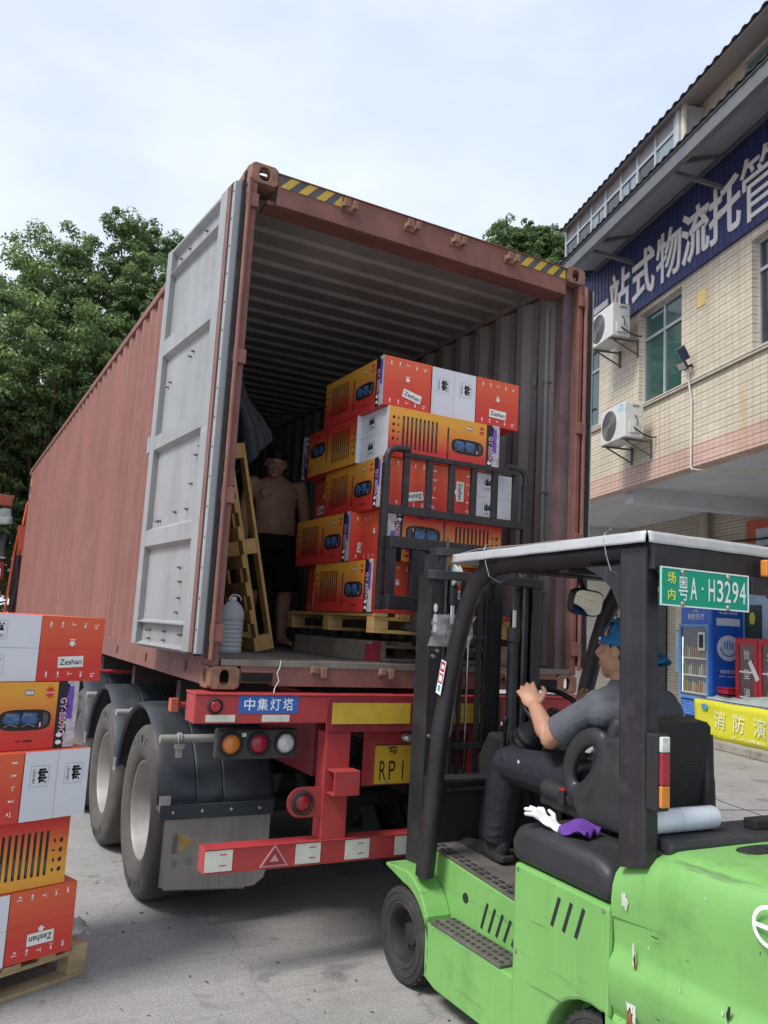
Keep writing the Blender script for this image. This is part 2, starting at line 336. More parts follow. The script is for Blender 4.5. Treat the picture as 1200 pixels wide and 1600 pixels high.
# ================================================================== container
CB = 1.40; CH = 2.896; CW = 2.438; CL = 12.192; CT = CB+CH; FZ = CB+.152
def container():
    root = empty('shipping_container', (0, 0, 0), label='faded red-brown high shipping container on the trailer with its rear doors folded open', cat='container')
    def wave(y0, y1, pitch=.278, d=.036):
        pts = []; y = y0
        while y < y1-.01:
            for dy, dx in ((0, 0), (.072, 0), (.14, d), (.21, d)):
                if y+dy < y1: pts.append((y+dy, dx))
            y += pitch
        pts.append((y1, 0)); return pts
    w_ = wave(.2, CL-.1)
    for side in (0, 1):
        s = MB(); inn = MB()
        X = (lambda d: .012+d) if side == 0 else (lambda d: CW-.012-d)
        z0, z1 = CB+.16, CT-.06
        vs = []; n = len(w_)
        NZ = 12
        def bulge(y, z):
            return .004*noise.noise(Vector((y*1.4, z*1.6, side*9)))+(.012*math.exp(-((y-1.9-side)**2/.02+(z-2.35)**2/.05)))+(.010*math.exp(-((y-3.3)**2/.03+(z-2.9)**2/.05)))
        def sheet(mb, off):
            vs = []; fs = []
            for k in range(NZ+1):
                z = z0+(z1-z0)*k/NZ
                vs += [(X(d+off+bulge(y, z)*(1 if 0 < k < NZ else 0)), y, z) for y, d in w_]
            for k in range(NZ):
                for i in range(n-1):
                    q = (k*n+i, k*n+i+1, (k+1)*n+i+1, (k+1)*n+i); fs.append(q)
            mb.add(vs, fs, 0 if off == 0 else 1)
        sheet(s, 0); sheet(s, .004)
        s.build('side_wall', [cont_red, cont_in], root)
        r = MB()
        r.box(X(0)-.012 if side == 0 else X(0)-.05, X(0)+.05 if side == 0 else X(0)+.012, .165, CL-.165, CT-.064, CT-.003)
        r.build('top_rail', cont_frame, root, bevel=.006)
        r = MB(); r.box(.062 if side == 0 else CW-.066, .066 if side == 0 else CW-.062, .2, CL-.2, CT-.066, CT-.02); r.build('rail_inner_face', cont_in, root)
        r = MB()
        r.box(0.001 if side == 0 else CW-.055, .055 if side == 0 else CW-.001, .170, CL-.170, CB+.014, CB+.162)
        r.box(0.004 if side == 0 else CW-.10, .10 if side == 0 else CW-.004, .172, CL-.172, CB+.012, CB+.02)
        for k in range(12):     # lashing lugs
            y = .45+k*.98
            r.box(-.012 if side == 0 else CW-.02, .02 if side == 0 else CW+.012, y, y+.05, CB+.06, CB+.11)
        r.build('bottom_rail', cont_frame, root, bevel=.003)
    # roof with transverse corrugation
    rf = MB(); pts = []; y = .1
    while y < CL-.12:
        pts += [(y, 0), (y+.13, 0), (y+.155, -.022), (y+.20, -.022), (y+.209, -.012)]; y += .225
    pts.append((CL-.05, 0)); n = len(pts)
    for off, mi in ((0, 0), (-.003, 1)):
        vs = [(x, y, CT-.012+d+off) for x in (.05, CW-.05) for y, d in pts]
        rf.add(vs, [(i, i+1, n+i+1, n+i) for i in range(n-1)], mi)
    rf.build('roof', [cont_red, cont_roof], root)
    fl = MB(); x = .055
    for k in range(8):
        fl.box(x, x+.287, .06, CL-.06, FZ-.028, FZ-(.001 if k % 2 else 0)); x += .291
    fl.box(.055, CW-.055, .0, .055, FZ-.03, FZ+.001)
    fl.build('floor', ply, root)
    cm = MB()
    for k in range(36): cm.box(.11, CW-.11, .25+k*.33, .29+k*.33, CB+.022, CB+.12)
    cm.build('cross_member', undark, root)
    fw_ = MB(); fw_.box(.02, CW-.02, CL-.06, CL-.03, CB+.1, CT-.05); fw_.build('front_wall', cont_in, root)
    # rear posts
    for side in (0, 1):
        p = MB(); s_ = 1 if side == 0 else -1; ox = 0 if side == 0 else CW
        def bx(a, b, c, d, e, f): p.box(min(ox+s_*a, ox+s_*b), max(ox+s_*a, ox+s_*b), c, d, e, f)
        bx(.004, .045, .004, .05, CB+.118, CT-.118); bx(.004, .03, .05, .17, CB+.118, CT-.118)
        p2 = MB(); xa, xb = sorted((ox+s_*.03, ox+s_*(.055 if side == 0 else .11))); p2.box(xa, xb, .09, .17, CB+.15, CT-.118); p2.box(*sorted((ox+s_*.0305, ox+s_*.033)), .01, .088, CB+.15, CT-.12); p2.build('post_inner_flange', post_in, root, bevel=.004)
        p.build('corner_post', cont_frame, root, bevel=.006)
        hg = MB()
        for (za, zb) in ((CB+.24, CB+.33), (2.36, 2.445), (3.12, 3.2), (4.02, 4.10)):
            bx2 = (ox-.022 if side == 0 else ox-.05, ox+.05 if side == 0 else ox+.022)
            hg.box(bx2[0], bx2[1], -.022, .012, za, zb)
        split_build(hg, 'hinge_lug', cont_frame, root, bevel=.005)
        hr = MB()
        hr.cyl((ox-s_*.006, -.012, CB+.15), (ox-s_*.006, -.012, CT-.13), .014, n=12)
        hr.build('hinge_rod', cont_frame, root, smooth=40)
    # corner castings with oval holes
    def casting(cx, cy, cz, sx, sy, sz):
        # cx,cy,cz outer corner; sx.. direction inwards
        Lx, Ly, Lz = .162, .178, .118
        c = MB()
        def oval(w, h, n=20):
            return [(w*(math.copysign(abs(math.cos(6.28318*i/n))**.8, math.cos(6.28318*i/n))), h*(math.copysign(abs(math.sin(6.28318*i/n))**.8, math.sin(6.28318*i/n)))) for i in range(n)]
        def plate(U, V, ow, oh, f):     # plate with a hole; f(u,v,t)
            n = 20; hole = oval(ow, oh, n); rim = []
            for i in range(n):
                a = 6.28318*i/n; c_, d_ = math.cos(a), math.sin(a); k = 1/max(abs(c_), abs(d_)); rim.append((U/2*c_*k, V/2*d_*k))
            vs = [f(u+U/2, v+V/2, t) for t in (0, .028) for (u, v) in hole+rim]
            q = []
            for i in range(n):
                j = (i+1) % n
                q += [(i, n+i, n+j, j), (2*n+i, 2*n+j, 3*n+j, 3*n+i), (i, j, 2*n+j, 2*n+i), (n+i, 3*n+i, 3*n+j, n+j)]
            c.add(vs, q)
        # holes here are taller than wide on the end face and the side face
        plate(Lx, Lz, .026 if cz < 3 else .032, .04, lambda u, v, t: (cx+sx*u, cy+sy*t, cz+sz*v))
        plate(Ly-.028, Lz, .032, .042, lambda u, v, t: (cx+sx*t, cy+sy*(u+.028), cz+sz*v))
        plate(Lx-.03, Ly-.03, .03, .05, lambda u, v, t: (cx+sx*(u+.029), cy+sy*(v+.029), cz+sz*(.001+t)))
        a = [cx+sx*.03, cx+sx*Lx, cy+sy*.03, cy+sy*Ly, cz+sz*(Lz-.012), cz+sz*Lz]
        c.box(min(a[0:2]), max(a[0:2]), min(a[2:4]), max(a[2:4]), min(a[4:6]), max(a[4:6]))
        c.build('corner_casting', cont_rust, root, bevel=.006)
    for ix in (0, 1):
        for iy in (0, 1):
            for iz in (0, 1):
                casting(-.002 if ix == 0 else CW+.002, -.002 if iy == 0 else CL+.002, CB if iz == 0 else CT, 1 if ix == 0 else -1, 1 if iy == 0 else -1, 1 if iz == 0 else -1)
    # header
    h = MB(); h.box(.163, CW-.163, .006, .05, CT-.215, CT-.03); h.box(.12, CW-.12, .05, .19, CT-.20, CT-.175)
    h.box(.15, CW-.15, -.004, .06, CT-.032, CT-.024)
    h.build('header', cont_frame, root, bevel=.006)
    hz = MB()
    def hazard(x0, x1, z0, z1, flip):
        hz.box(x0, x1, .0035, .006, z0, z1, 1); x = x0; w2 = .055; k = (z1-z0)*.9
        while x < x1-.01:
            a = max(x0, min(x1, x)); P = [(x, z0), (min(x+w2, x1), z0), (min(x+w2+k, x1), z1), (min(x+k, x1), z1)]
            hz.prism(P, 'y', .0015, .0035, 0); x += w2*2
    hazard(.175, .56, CT-.105, CT-.035, 0); hazard(CW-.56, CW-.175, CT-.105, CT-.035, 1)
    hz.build('hazard_strip', [yel_tape, blk_tape], root)
    for x in (.60, 1.03, 1.37, 1.79):
        k = MB(); k.box(x-.045, x+.045, -.004, .006, CT-.125, CT-.075); k.box(x-.045, x-.02, -.045, -.004, CT-.115, CT-.085); k.box(x+.02, x+.045, -.045, -.004, CT-.115, CT-.085)
        k.box(x-.045, x-.005, -.055, -.04, CT-.12, CT-.07); k.box(x+.015, x+.045, -.055, -.04, CT-.12, CT-.07)
        k.build('cam_keeper', cont_rust, root, bevel=.003)
    # sill
    s = MB(); s.box(.163, CW-.163, .004, .05, CB+.035, CB+.15); s.box(.345, CW-.345, .004, .052, CB+.02, CB+.04)
    s.box(.05, CW-.05, .004, .06, CB+.146, CB+.151)
    s.box(.163, .345, .0, .06, CB+.088, CB+.096); s.box(CW-.345, CW-.163, .0, .06, CB+.088, CB+.096)
    s.build('door_sill', cont_frame, root, bevel=.004)
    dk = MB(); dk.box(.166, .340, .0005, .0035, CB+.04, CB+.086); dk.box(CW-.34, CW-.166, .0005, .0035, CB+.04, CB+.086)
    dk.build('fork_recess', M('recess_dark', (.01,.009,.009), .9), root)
    for x in (.60, 1.02, 1.42, 1.84):
        k = MB(); k.box(x-.045, x+.04, -.006, .004, CB+.085, CB+.125); k.box(x-.045, x-.01, -.03, -.006, CB+.095, CB+.13); k.box(x+.01, x+.045, -.03, -.006, CB+.07, CB+.125)
        k.build('cam_keeper', cont_rust, root, bevel=.004)
    # inside lashing bars on the right wall, container number on the wall
    b_ = MB()
    for x in (CW-.055,):
        b_.tube([(x, .32, FZ+.05), (x, .32, CT-.2)], .018, 10)
        for z in (FZ+.5, 2.75, 3.55): b_.box(x-.02, x+.04, .29, .35, z, z+.012)
    b_.build('lashing_bar', cont_in, root, smooth=40)
    nb = MB(); xx = CW-.0545
    for i, ch in enumerate(list('FCIU')+[' ']+list('876035')+[' ', '9']):
        if ch != ' ': text(nb, ch, (CW-.012-.041, .457, 3.86-i*.125), (0, 1, 0), (0, 0, 1), .085, .048, 0) if 0 else text(nb, ch, (CW-.0535, .457, 3.86-i*.125), (0, -1, 0), (0, 0, 1), .085, .048, 0)
    nb.build('container_number', M('faded_number', (.36,.35,.34), .7), root)
    # number column on the outside near the front
    st = MB()
    for i, (c_, z) in enumerate(((0, 4.0), (0, 3.93), (1, 3.86), (1, 3.79), (0, 3.72))):
        st.box(-.0, .0105, CL-.50, CL-.44, z, z+.055, c_)
    st.build('side_sticker', [M('sticker_yellow', (.6,.5,.1), .6), M('sticker_violet', (.15,.15,.4), .6)], root)
    # left door, folded back along the side
    def door(hx, hy, a, mirror, mats):
        d = MB(); s_ = -1 if mirror else 1
        d.T = Matrix.Translation((hx, hy, 0)) @ Euler((0, 0, R(a if not mirror else -a))).to_matrix().to_4x4()
        return d
    a = 4.0
    T = Matrix.Translation((-.05, 0, 0)) @ Euler((0, 0, R(90+a))).to_matrix().to_4x4()   # local x -> along the door, local y -> -x side (away from the container)
    z0, z1 = 1.575, 4.155
    d = MB(); d.T = T
    d.box(.05, 1.165, -.008, 0.0, z0, z1)
    W0, W1 = .215, 1.07
    def rib(x0, x1, za, zb, dp=.036):    # sloped raised frame piece
        d.box(x0, x1, 0, dp, za, zb)
    rib(.11, W0, z0+.002, z1-.002); rib(W1, 1.165, z0+.004, z1-.004)
    def band(za, zb):
        d.prism([(0, za-.012), (.036, za+.01), (.036, zb-.01), (0, zb+.012)], 'x', W0-.004, W1+.004)
    band(4.115, 4.152); band(3.965, 3.99)
    for za, zb in ((3.405, 3.53), (2.785, 2.893), (2.168, 2.283), (1.712, 1.722)): band(za, zb)
    band(1.575, 1.59)
    o = d.build('door', door_grey, root, bevel=.004)
    o['label'] = 'left door folded back, pale grey inner face with raised bands'
    e = MB(); e.T = T; e.box(.062, .108, -.004, .034, z0+.003, z1-.001); e.build('door_edge', cont_frame, o)
    e = MB(); e.T = T; e.box(.046, .061, -.006, .031, z0-.012, z1+.004); e.box(-.012, .004, -.026, -.004, z0-.02, z1+.006)
    e.build('door_gasket', rubber, o)
    e = MB(); e.T = T; e.box(.005, .045, -.005, .030, z0+.0, z1-.004); 
    e.build('gasket_retainer', door_grey, o)
    rv = MB(); rv.T = T
    k = z0+.12
    while k < z1: rv.ell((.025, .031, k), (.007, .004, .007), 8); k += .16
    for (x, z) in ((.42, 1.95), (.42, 1.86), (.44, 1.78), (.45, 2.03), (.30, 1.66), (.62, 1.67), (.35, 1.66), (.9, 1.67), (.95, 1.67), (.9, 1.62), (.62, 1.62), (.38, 2.5), (.34, 2.66), (.28, 2.7), (.42, 2.36), (.62, 2.36), (.95, 2.33), (.9, 2.33), (.6, 3.3), (.55, 3.32), (1.0, 3.2), (.95, 3.22), (.5, 4.06), (.8, 4.06), (.96, 4.05)):
        rv.cyl((x, 0, z), (x, .022, z), .009, .004, n=8)
    split_build(rv, 'rivet', M('door_rivet', (.17,.12,.10), .7, var=.4, scale=40), o)
    lk = MB(); lk.T = T; lk.box(1.16, 1.22, .0, .04, 2.79, 2.9); lk.build('door_latch', door_grey, o, bevel=.004)
    # right door folded back along the right side
    T2 = Matrix.Translation((CW+.02, 0, 0)) @ Euler((0, 0, R(87))).to_matrix().to_4x4()
    d2 = MB(); d2.T = T2; d2.box(.03, 1.165, -.045, -.005, z0, z1)
    o2 = d2.build('door', cont_red, root, bevel=.003); o2['label'] = 'right door folded back, seen almost edge-on'
    e = MB(); e.T = T2; e.box(-.01, .03, -.05, -.01, z0-.01, z1+.005); e.build('door_gasket', rubber, o2)
    e = MB(); e.T = T2; e.box(-.014, -.006, -.052, -.044, z0+.2, z1+.0); e.build('gasket_retainer', door_grey, o2)
container()
# ================================================================== trailer
def wheel_mesh(tm, x, y, z, Rr, wd, rr, mats):
    """truck wheel: outer face towards -x"""
    t = MB(); prof = []
    hw = wd/2
    for r, h in ((rr, -hw*.72), (rr+.012, -hw*.92), (rr+.06, -hw), (Rr*.80, -hw*1.03), (Rr*.9, -hw*.99), (Rr*.955, -hw*.90), (Rr*.99, -hw*.78), (Rr, -hw*.6), (Rr, hw*.6), (Rr*.99, hw*.8), (Rr*.9, hw), (rr+.03, hw), (rr, hw*.8)):
        prof.append((r, h))
    t.lathe(prof, (x, y, z), 'x', 72)
    for k in (-.45, -.15, .15, .45):
        t.lathe([(Rr+.002, wd*k-.006), (Rr+.004, wd*k), (Rr+.002, wd*k+.006)], (x, y, z), 'x', 72)
    return t
def trailer():
    root = empty('semi_trailer', (0, 2.5, 0), label='red skeletal semi-trailer with three axles carrying the container', cat='trailer')
    def P(mb, n, m, par=None, **k):
        mb.T = Matrix.Identity(4); o = mb.build(n, m, None, **k); o.parent = par or root
        o.matrix_parent_inverse = Matrix.Translation((0, -2.5, 0)); return o
    def PS(mb, n, m, par=None, **k):
        for o in split_build(mb, n, m, None, **k):
            o.parent = par or root
            if not par: o.matrix_parent_inverse = Matrix.Translation((0, -2.5, 0))
    def Pc(mb, n, m, par, **k):     # sub-part: parent sits at the same frame
        o = mb.build(n, m, None, **k); o.parent = par; return o
    b = MB(); b.box(-.08, 2.518, -.052, .11, 1.235, 1.375); b.box(-.083, 2.521, -.06, .12, 1.375, 1.388)
    bl = P(b, 'rear_bolster', red_p, bevel=.005)
    for x in (1.0,): pass
    c = MB(); c.box(.642, 1.796, -.064, -.052, 1.188, 1.374); P(c, 'bolster_plate', red_d, bevel=.002)
    c = MB(); c.box(.672, 1.158, -.067, -.064, 1.231, 1.343); c.box(1.28, 1.766, -.067, -.064, 1.231, 1.343); PS(c, 'reflective_strip', yel_tape)
    c = MB()
    for x0, x1 in ((-.02, .133), (.278, .429), (2.0, 2.15), (2.3, 2.45)): c.box(x0, x1, -.0545, -.052, 1.244, 1.279)
    PS(c, 'white_reflector', white_tape)
    c = MB(); c.box(.148, .475, -.0545, -.052, 1.288, 1.3735, 0)
    for i, ch in enumerate('中集灯塔'): text(c, ch, (.205+i*.071, -.0555, 1.332), (1,0,0), (0,0,1), .062, .058, 1, bold=.01)
    P(c, 'maker_sticker', [blue_st, ink_w])
    for x, m_ in ((.025, lens_r), (2.41, lens_r)):
        c = MB(); c.lathe([(0, -.012), (.024, -.012), (.03, -.004), (.03, 0)], (x, -.055, 1.322), 'y', 24, 0); c.lathe([(.03, -.004), (.034, -.010), (.04, -.006), (.041, 0)], (x, -.054, 1.322), 'y', 24, 1)
        P(c, 'marker_lamp', [m_, rubber], smooth=50)
    # frame rails, uprights, bumper
    c = MB()
    for x in (.66, 1.78):
        x = .655 if x < 1 else 1.655
        c.box(x, x+.135, .11, 12.3, .93, 1.37)
    P(c, 'frame_rail', red_d)
    for k in range(9):
        c = MB(); y = .9+k*1.3; c.box(.1, 2.34, y, y+.09, 1.24, 1.37); P(c, 'cross_beam', undark)
    for s_ in (0, 1):
        x0 = .652 if s_ == 0 else CW-.652-.147
        c = MB(); c.box(x0, x0+.147, -.05, .06, .633, 1.188); o = P(c, 'bumper_upright', red_p, bevel=.004)
    for s_ in (0,):
        c = MB(); x0 = .668; c.box(x0, x0+.15, -.15, -.14, .872, .998); c.box(x0, x0+.15, -.14, -.05, .99, .998); c.box(x0, x0+.15, -.14, -.05, .872, .88); P(c, 'bumper_step', red_p, bevel=.002)
    c = MB(); c.box(.03, 2.408, -.055, .045, .512, .633); c.box(.03, 2.408, -.062, .045, .628, .634); P(c, 'bumper_bar', red_p, bevel=.01)
    c = MB()
    for x0, x1 in ((.034, .175), (.515, .655), (.80, .945), (1.105, 1.25), (1.42, 1.56), (1.8, 1.94), (2.25, 2.40)): c.box(x0, x1, -.0585, -.0555, .524, .624)
    PS(c, 'white_reflector', white_tape)
    c = MB()
    for x0, x1 in ((.034, .175), (.515, .655), (.80, .945), (1.105, 1.25)):
        for zz in (.548, .60): c.box(x0+.075, x0+.11, -.0590, -.0585, zz, zz+.006)
    P(c, 'reflector_print', ink_r)
    c = MB(); c.prism([(.32, .525), (.475, .525), (.398, .632)], 'y', -.062, -.0555, 0); c.prism([(.335, .533), (.46, .533), (.398, .62)], 'y', -.0635, -.062, 1)
    c.prism([(.372, .55), (.422, .55), (.398, .585)], 'y', -.0645, -.0635, 0)
    P(c, 'triangle_reflector', [M('triangle_edge', (.55,.25,.25), .4), M('triangle_red', (.25,.03,.06), .35)])
    # lamp cluster
    for s_ in (0, 1):
        f = (lambda x: x) if s_ == 0 else (lambda x: CW-x)
        c = MB(); xa, xb = sorted((f(.10), f(.545))); c.box(xa, xb, .09, .17, 1.032, 1.187); o = P(c, 'lamp_cluster', M('lamp_housing', (.045,.048,.045), .6, var=.2, dirt=.5, dcol=(.1,.1,.09), dscale=9), bevel=.012)
        for x, m_ in ((.17, lens_o), (.325, lens_r), (.475, lens_w)):
            c = MB(); c.lathe([(0, -.016), (.035, -.013), (.049, -.002)], (f(x), .087, 1.112), 'y', 28, 0); c.lathe([(.049, -.002), (.053, -.016), (.062, -.014), (.066, .003)], (f(x), .087, 1.112), 'y', 28, 1)
            q = Pc(c, 'lamp', [m_, rubber], o, smooth=50)
        c = MB(); c.box(f(.238)-.012, f(.238)+.012, .082, .09, 1.15, 1.17); Pc(c, 'small_reflector', white_tape, o)
    # round lamp on bracket
    c = MB(); pts = [(.535+.077*math.cos(R(a_)), .826+.077*math.sin(R(a_))) for a_ in range(90, 271, 15)]+[(.655, .749), (.655, .903)]
    c.prism(pts, 'y', -.035, -.025); o = P(c, 'lamp_bracket', red_p)
    c = MB(); c.lathe([(0, -.012), (.035, -.011), (.046, -.003)], (.543, -.038, .826), 'y', 28, 0); c.lathe([(.046, -.003), (.05, -.02), (.06, -.018), (.064, .002)], (.543, -.038, .826), 'y', 28, 1)
    Pc(c, 'lamp', [lens_r, rubber], o, smooth=50)
    # plate
    c = MB(); c.box(.93, 1.508, .045, .055, .878, 1.18); P(c, 'plate_panel', red_p, bevel=.002)
    c = MB(); c.box(.997, 1.437, .036, .041, .883, 1.10, 0)
    for x0, x1, z0, z1 in ((.997,1.437,.883,.886), (.997,1.437,1.097,1.10), (.997,1.0,.886,1.097), (1.434,1.437,.886,1.097)): c.box(x0, x1, .0345, .036, z0, z1, 1)
    text(c, '粤', (1.118, .0348, 1.072), (1,0,0), (0,0,1), .045, .055, 1, bold=.02)
    c.ell((1.203, .0352, 1.066), (.004, .001, .004), 8, 1); text(c, 'B', (1.255, .0348, 1.068), (1,0,0), (0,0,1), .05, .035, 1)
    for ch, x in (('R', 1.055), ('P', 1.115), ('1', 1.185), ('7', 1.268), ('挂', 1.36)):
        if ch == '1': c.box(x-.004, x+.004, .0343, .0355, .907, 1.012, 1)
        else: text(c, ch, (x, .0348, .96), (1,0,0), (0,0,1), .105, .043 if ch != '挂' else .08, 1)
    o = P(c, 'number_plate', [M('plate_yellow', (.62,.38,.03), .45, var=.08), ink_k])
    c = MB()
    for x, z in ((1.077, 1.09), (1.077, .893)): c.ell((x, .033, z), (.009, .006, .009), 10)
    PS(c, 'plate_screw', bolt_m, o)
    c = MB(); c.ell((1.20, .01, 1.145), (.05, .04, .028), 14); P(c, 'plate_lamp', M('chrome_lamp', (.55,.55,.54), .25, metal=.6), smooth=60)
    # axles, wheels, mudguards
    for i in range(3):
        yc = 1.33+i*1.30
        c = MB(); c.cyl((.2, yc, .53), (2.24, yc, .53), .06, n=16); c.box(.55, .7, yc-.4, yc+.4, .62, .7); c.box(1.74, 1.89, yc-.4, yc+.4, .62, .7)
        P(c, 'axle', undark, smooth=40)
        for s_ in (0, 1):
            for wx in (.147, .457):
                x = wx if s_ == 0 else CW-wx
                t = MB()
                if s_ == 1: t.T = Matrix.Translation((x, 0, 0)) @ Matrix.Scale(-1, 4, (1, 0, 0)); xx = 0
                else: xx = x
                Rr = .527; wd = .285; rr = .297; hw = wd/2
                t.lathe([(rr-.005, -hw*.70), (rr+.008, -hw*.86), (rr+.05, -hw), (Rr*.74, -hw*1.035), (Rr*.77, -hw*1.05), (Rr*.79, -hw*1.035), (Rr*.88, -hw*1.0), (Rr*.945, -hw*.93), (Rr*.985, -hw*.80), (Rr, -hw*.6), (Rr, hw*.6), (Rr*.99, hw*.8), (Rr*.9, hw), (rr+.03, hw), (rr, hw*.8)], (xx, yc, .53), 'x', 64)
                T0 = t.T; t.T = Matrix.Identity(4)
                if s_ == 0 and wx < .2:
                    for a_, ch in ((118, 'A'), (105, 'Z'), (92, '1'), (79, '7'), (300, 'R'), (290, 'A'), (280, 'D'), (270, 'I'), (260, 'A'), (250, 'L')):
                        aa = R(a_); rad = Rr*.83
                        p = Vector((xx-hw*1.03, yc-rad*math.cos(aa)*1, .53+rad*math.sin(aa)))
                        up = Vector((0, -math.cos(aa), math.sin(aa))); text(t, ch, p-Vector((.003,0,0)), up.cross(Vector((-1,0,0))), up, .046, .040, 1)
                o = P(t, 'wheel', [tyre_m, rubber], smooth=38)
                if wx < .2:
                    r_ = MB(); r_.T = T0
                    r_.lathe([(rr+.004, -hw*.74), (rr+.006, -hw*.80), (rr-.006, -hw*.80), (rr-.014, -hw*.66), (rr-.028, hw*.1), (rr-.05, hw*.5), (.17, hw*.62), (.135, hw*.5), (.11, hw*.45), (.105, -hw*.1), (.07, -hw*.28), (0, -hw*.3)], (xx, yc, .53), 'x', 56)
                    for k in range(10):
                        a_ = k*.62832; r_.cyl((xx+hw*.4, yc+.14*math.cos(a_), .53+.14*math.sin(a_)), (xx+hw*.1, yc+.14*math.cos(a_), .53+.14*math.sin(a_)), .014, n=8)
                    r_.T = Matrix.Identity(4) if 0 else r_.T
                    Pc(r_, 'rim', rim_m, o, smooth=35)
        # mudguards
        for s_ in (0, 1):
            f = (lambda x: x) if s_ == 0 else (lambda x: CW-x)
            g = MB(); Rg = .655; a0, a1 = (13 if i == 0 else 12), (166)
            angs = [a0+(a1-a0)*k/22 for k in range(23)]
            def pt(a_, r, x): return (f(x-.055), yc-r*math.cos(R(a_)), .54+r*math.sin(R(a_)))
            prof = [(Rg-.035, .045), (Rg-.012, .028), (Rg, .05), (Rg+.004, .11), (Rg+.006, .24), (Rg-.002, .25), (Rg+.006, .26), (Rg+.008, .40), (Rg, .41), (Rg+.008, .42), (Rg+.006, .58), (Rg, .70), (Rg-.02, .735)]
            vs = []; n = len(prof)
            for a_ in angs: vs += [pt(a_, r, x) for r, x in prof]
            fs = [(k*n+j, k*n+j+1, (k+1)*n+j+1, (k+1)*n+j) for k in range(len(angs)-1) for j in range(n-1)]
            if s_: fs = [q[::-1] for q in fs]
            g.add(vs, fs)
            if i == 0: # flat skirt below the rear end
                a, b_ = sorted((f(-.018), f(.68))); g.box(a, b_, yc-Rg+.012, yc-Rg+.018, .64, .70)
            o = P(g, 'mudguard', guard_m, smooth=35, solid=.006)
            k = MB(); za = R(56); yy = yc-(Rg+.02)*math.cos(za); zz = .55+(Rg+.02)*math.sin(za)
            if s_ == 0:
                k.cyl((-.045, yc-.62, 1.055), (.5, yc-.62, 1.055), .024, n=16)
                k.tube([(.075, yc-.62, 1.055+.03*math.cos(t_*.698)) if 0 else (.075, yc-.62+.03*math.sin(t_*.698), 1.055+.03*math.cos(t_*.698)) for t_ in range(9)], .006, 6, closed=True); k.tube([(.06, yc-.62+.03*math.sin(t_*.698), 1.055+.03*math.cos(t_*.698)) for t_ in range(9)], .006, 6, closed=True); k.box(.045, .095, yc-.645, yc-.60, 1.0, 1.03); k.box(.055, .085, yc-.64, yc-.60, .95, 1.0)
            Pc(k, 'support_pipe', pipe_g, o, smooth=40) if s_ == 0 else None
            if s_ == 0:
                q = MB(); q.box(-.028, -.018, yc-.66, yc-.585, .655, .745) if i else q.box(-.02,0,yc-.6,yc-.58,.655,.7); q.box(-.028, .04, yc-.665, yc-.655, .655, .745)
                PS(q, 'guard_clip', bolt_m, o, bevel=.003)
    # orange-tipped side marker arms
    for y in (.50, 3.05):
        c = MB(); c.cyl((-.02, y, 1.27), (.25, y, 1.27), .017, n=12, m=0); c.box(-.06, -.02, y-.03, y+.03, 1.235, 1.305, 1); P(c, 'marker_arm', [red_p, M('marker_orange', (.5,.13,.06), .5)], smooth=40)
    # mud flap
    for s_ in (0, 1):
        f = (lambda x: x) if s_ == 0 else (lambda x: CW-x); yb = .680
        a, b_ = sorted((f(-.02), f(.665)))
        c = MB(); c.box(a, b_, yb-.022, yb, .612, .692); o = P(c, 'flap_bar', guard_m, bevel=.004)
        c = MB()
        for x in (.055, .225, .40, .575): c.ell((f(x), yb-.024, .652), (.011, .006, .011), 10)
        PS(c, 'flap_bolt', bolt_m, o)
        c = MB(); pts = [(.022, .63), (.022, .25), (.04, .232), (.50, .20), (.58, .205), (.635, .245), (.655, .31), (.655, .63)]
        pts = [(f(x), z) for x, z in pts]; c.prism(pts, 'y', yb, yb+.012)
        for k in range(58): c.box(f(.022)-.007, f(.022)+.005, yb+.001, yb+.010, .245+k*.006, .2485+k*.006)
        for k in range(64): x = f(.045)+(k*.0075 if s_ == 0 else -k*.0075); zb = .232-k*.0075*.07; c.box(x, x+.0035, yb+.001, yb+.010, zb-.008, zb+.006)
        o = P(c, 'mud_flap', flap_m)
        if s_ == 0:
            c = MB(); c.prism([(.11, .42), (.20, .49), (.10, .53)], 'y', yb-.0015, yb, 0); c.prism([(.07, .42), (.10, .42), (.10, .53), (.073, .53)], 'y', yb-.0015, yb, 1)
            for i_, ch in enumerate('全球都'): text(c, ch, (.09+i_*.085, yb-.0012, .37), (1,0,0), (0,0,1), .04, .045, 1)
            text(c, '100', (.33, yb-.0012, .255), (1,0,0), (0,0,1), .06, .14, 2)
            Pc(c, 'flap_print', [M('worn_yellow', (.42,.28,.09), .8, var=.3, scale=20), M('worn_black', (.16,.15,.145), .85, var=.3, scale=20), M('worn_grey', (.24,.225,.21), .85)], o)
trailer()
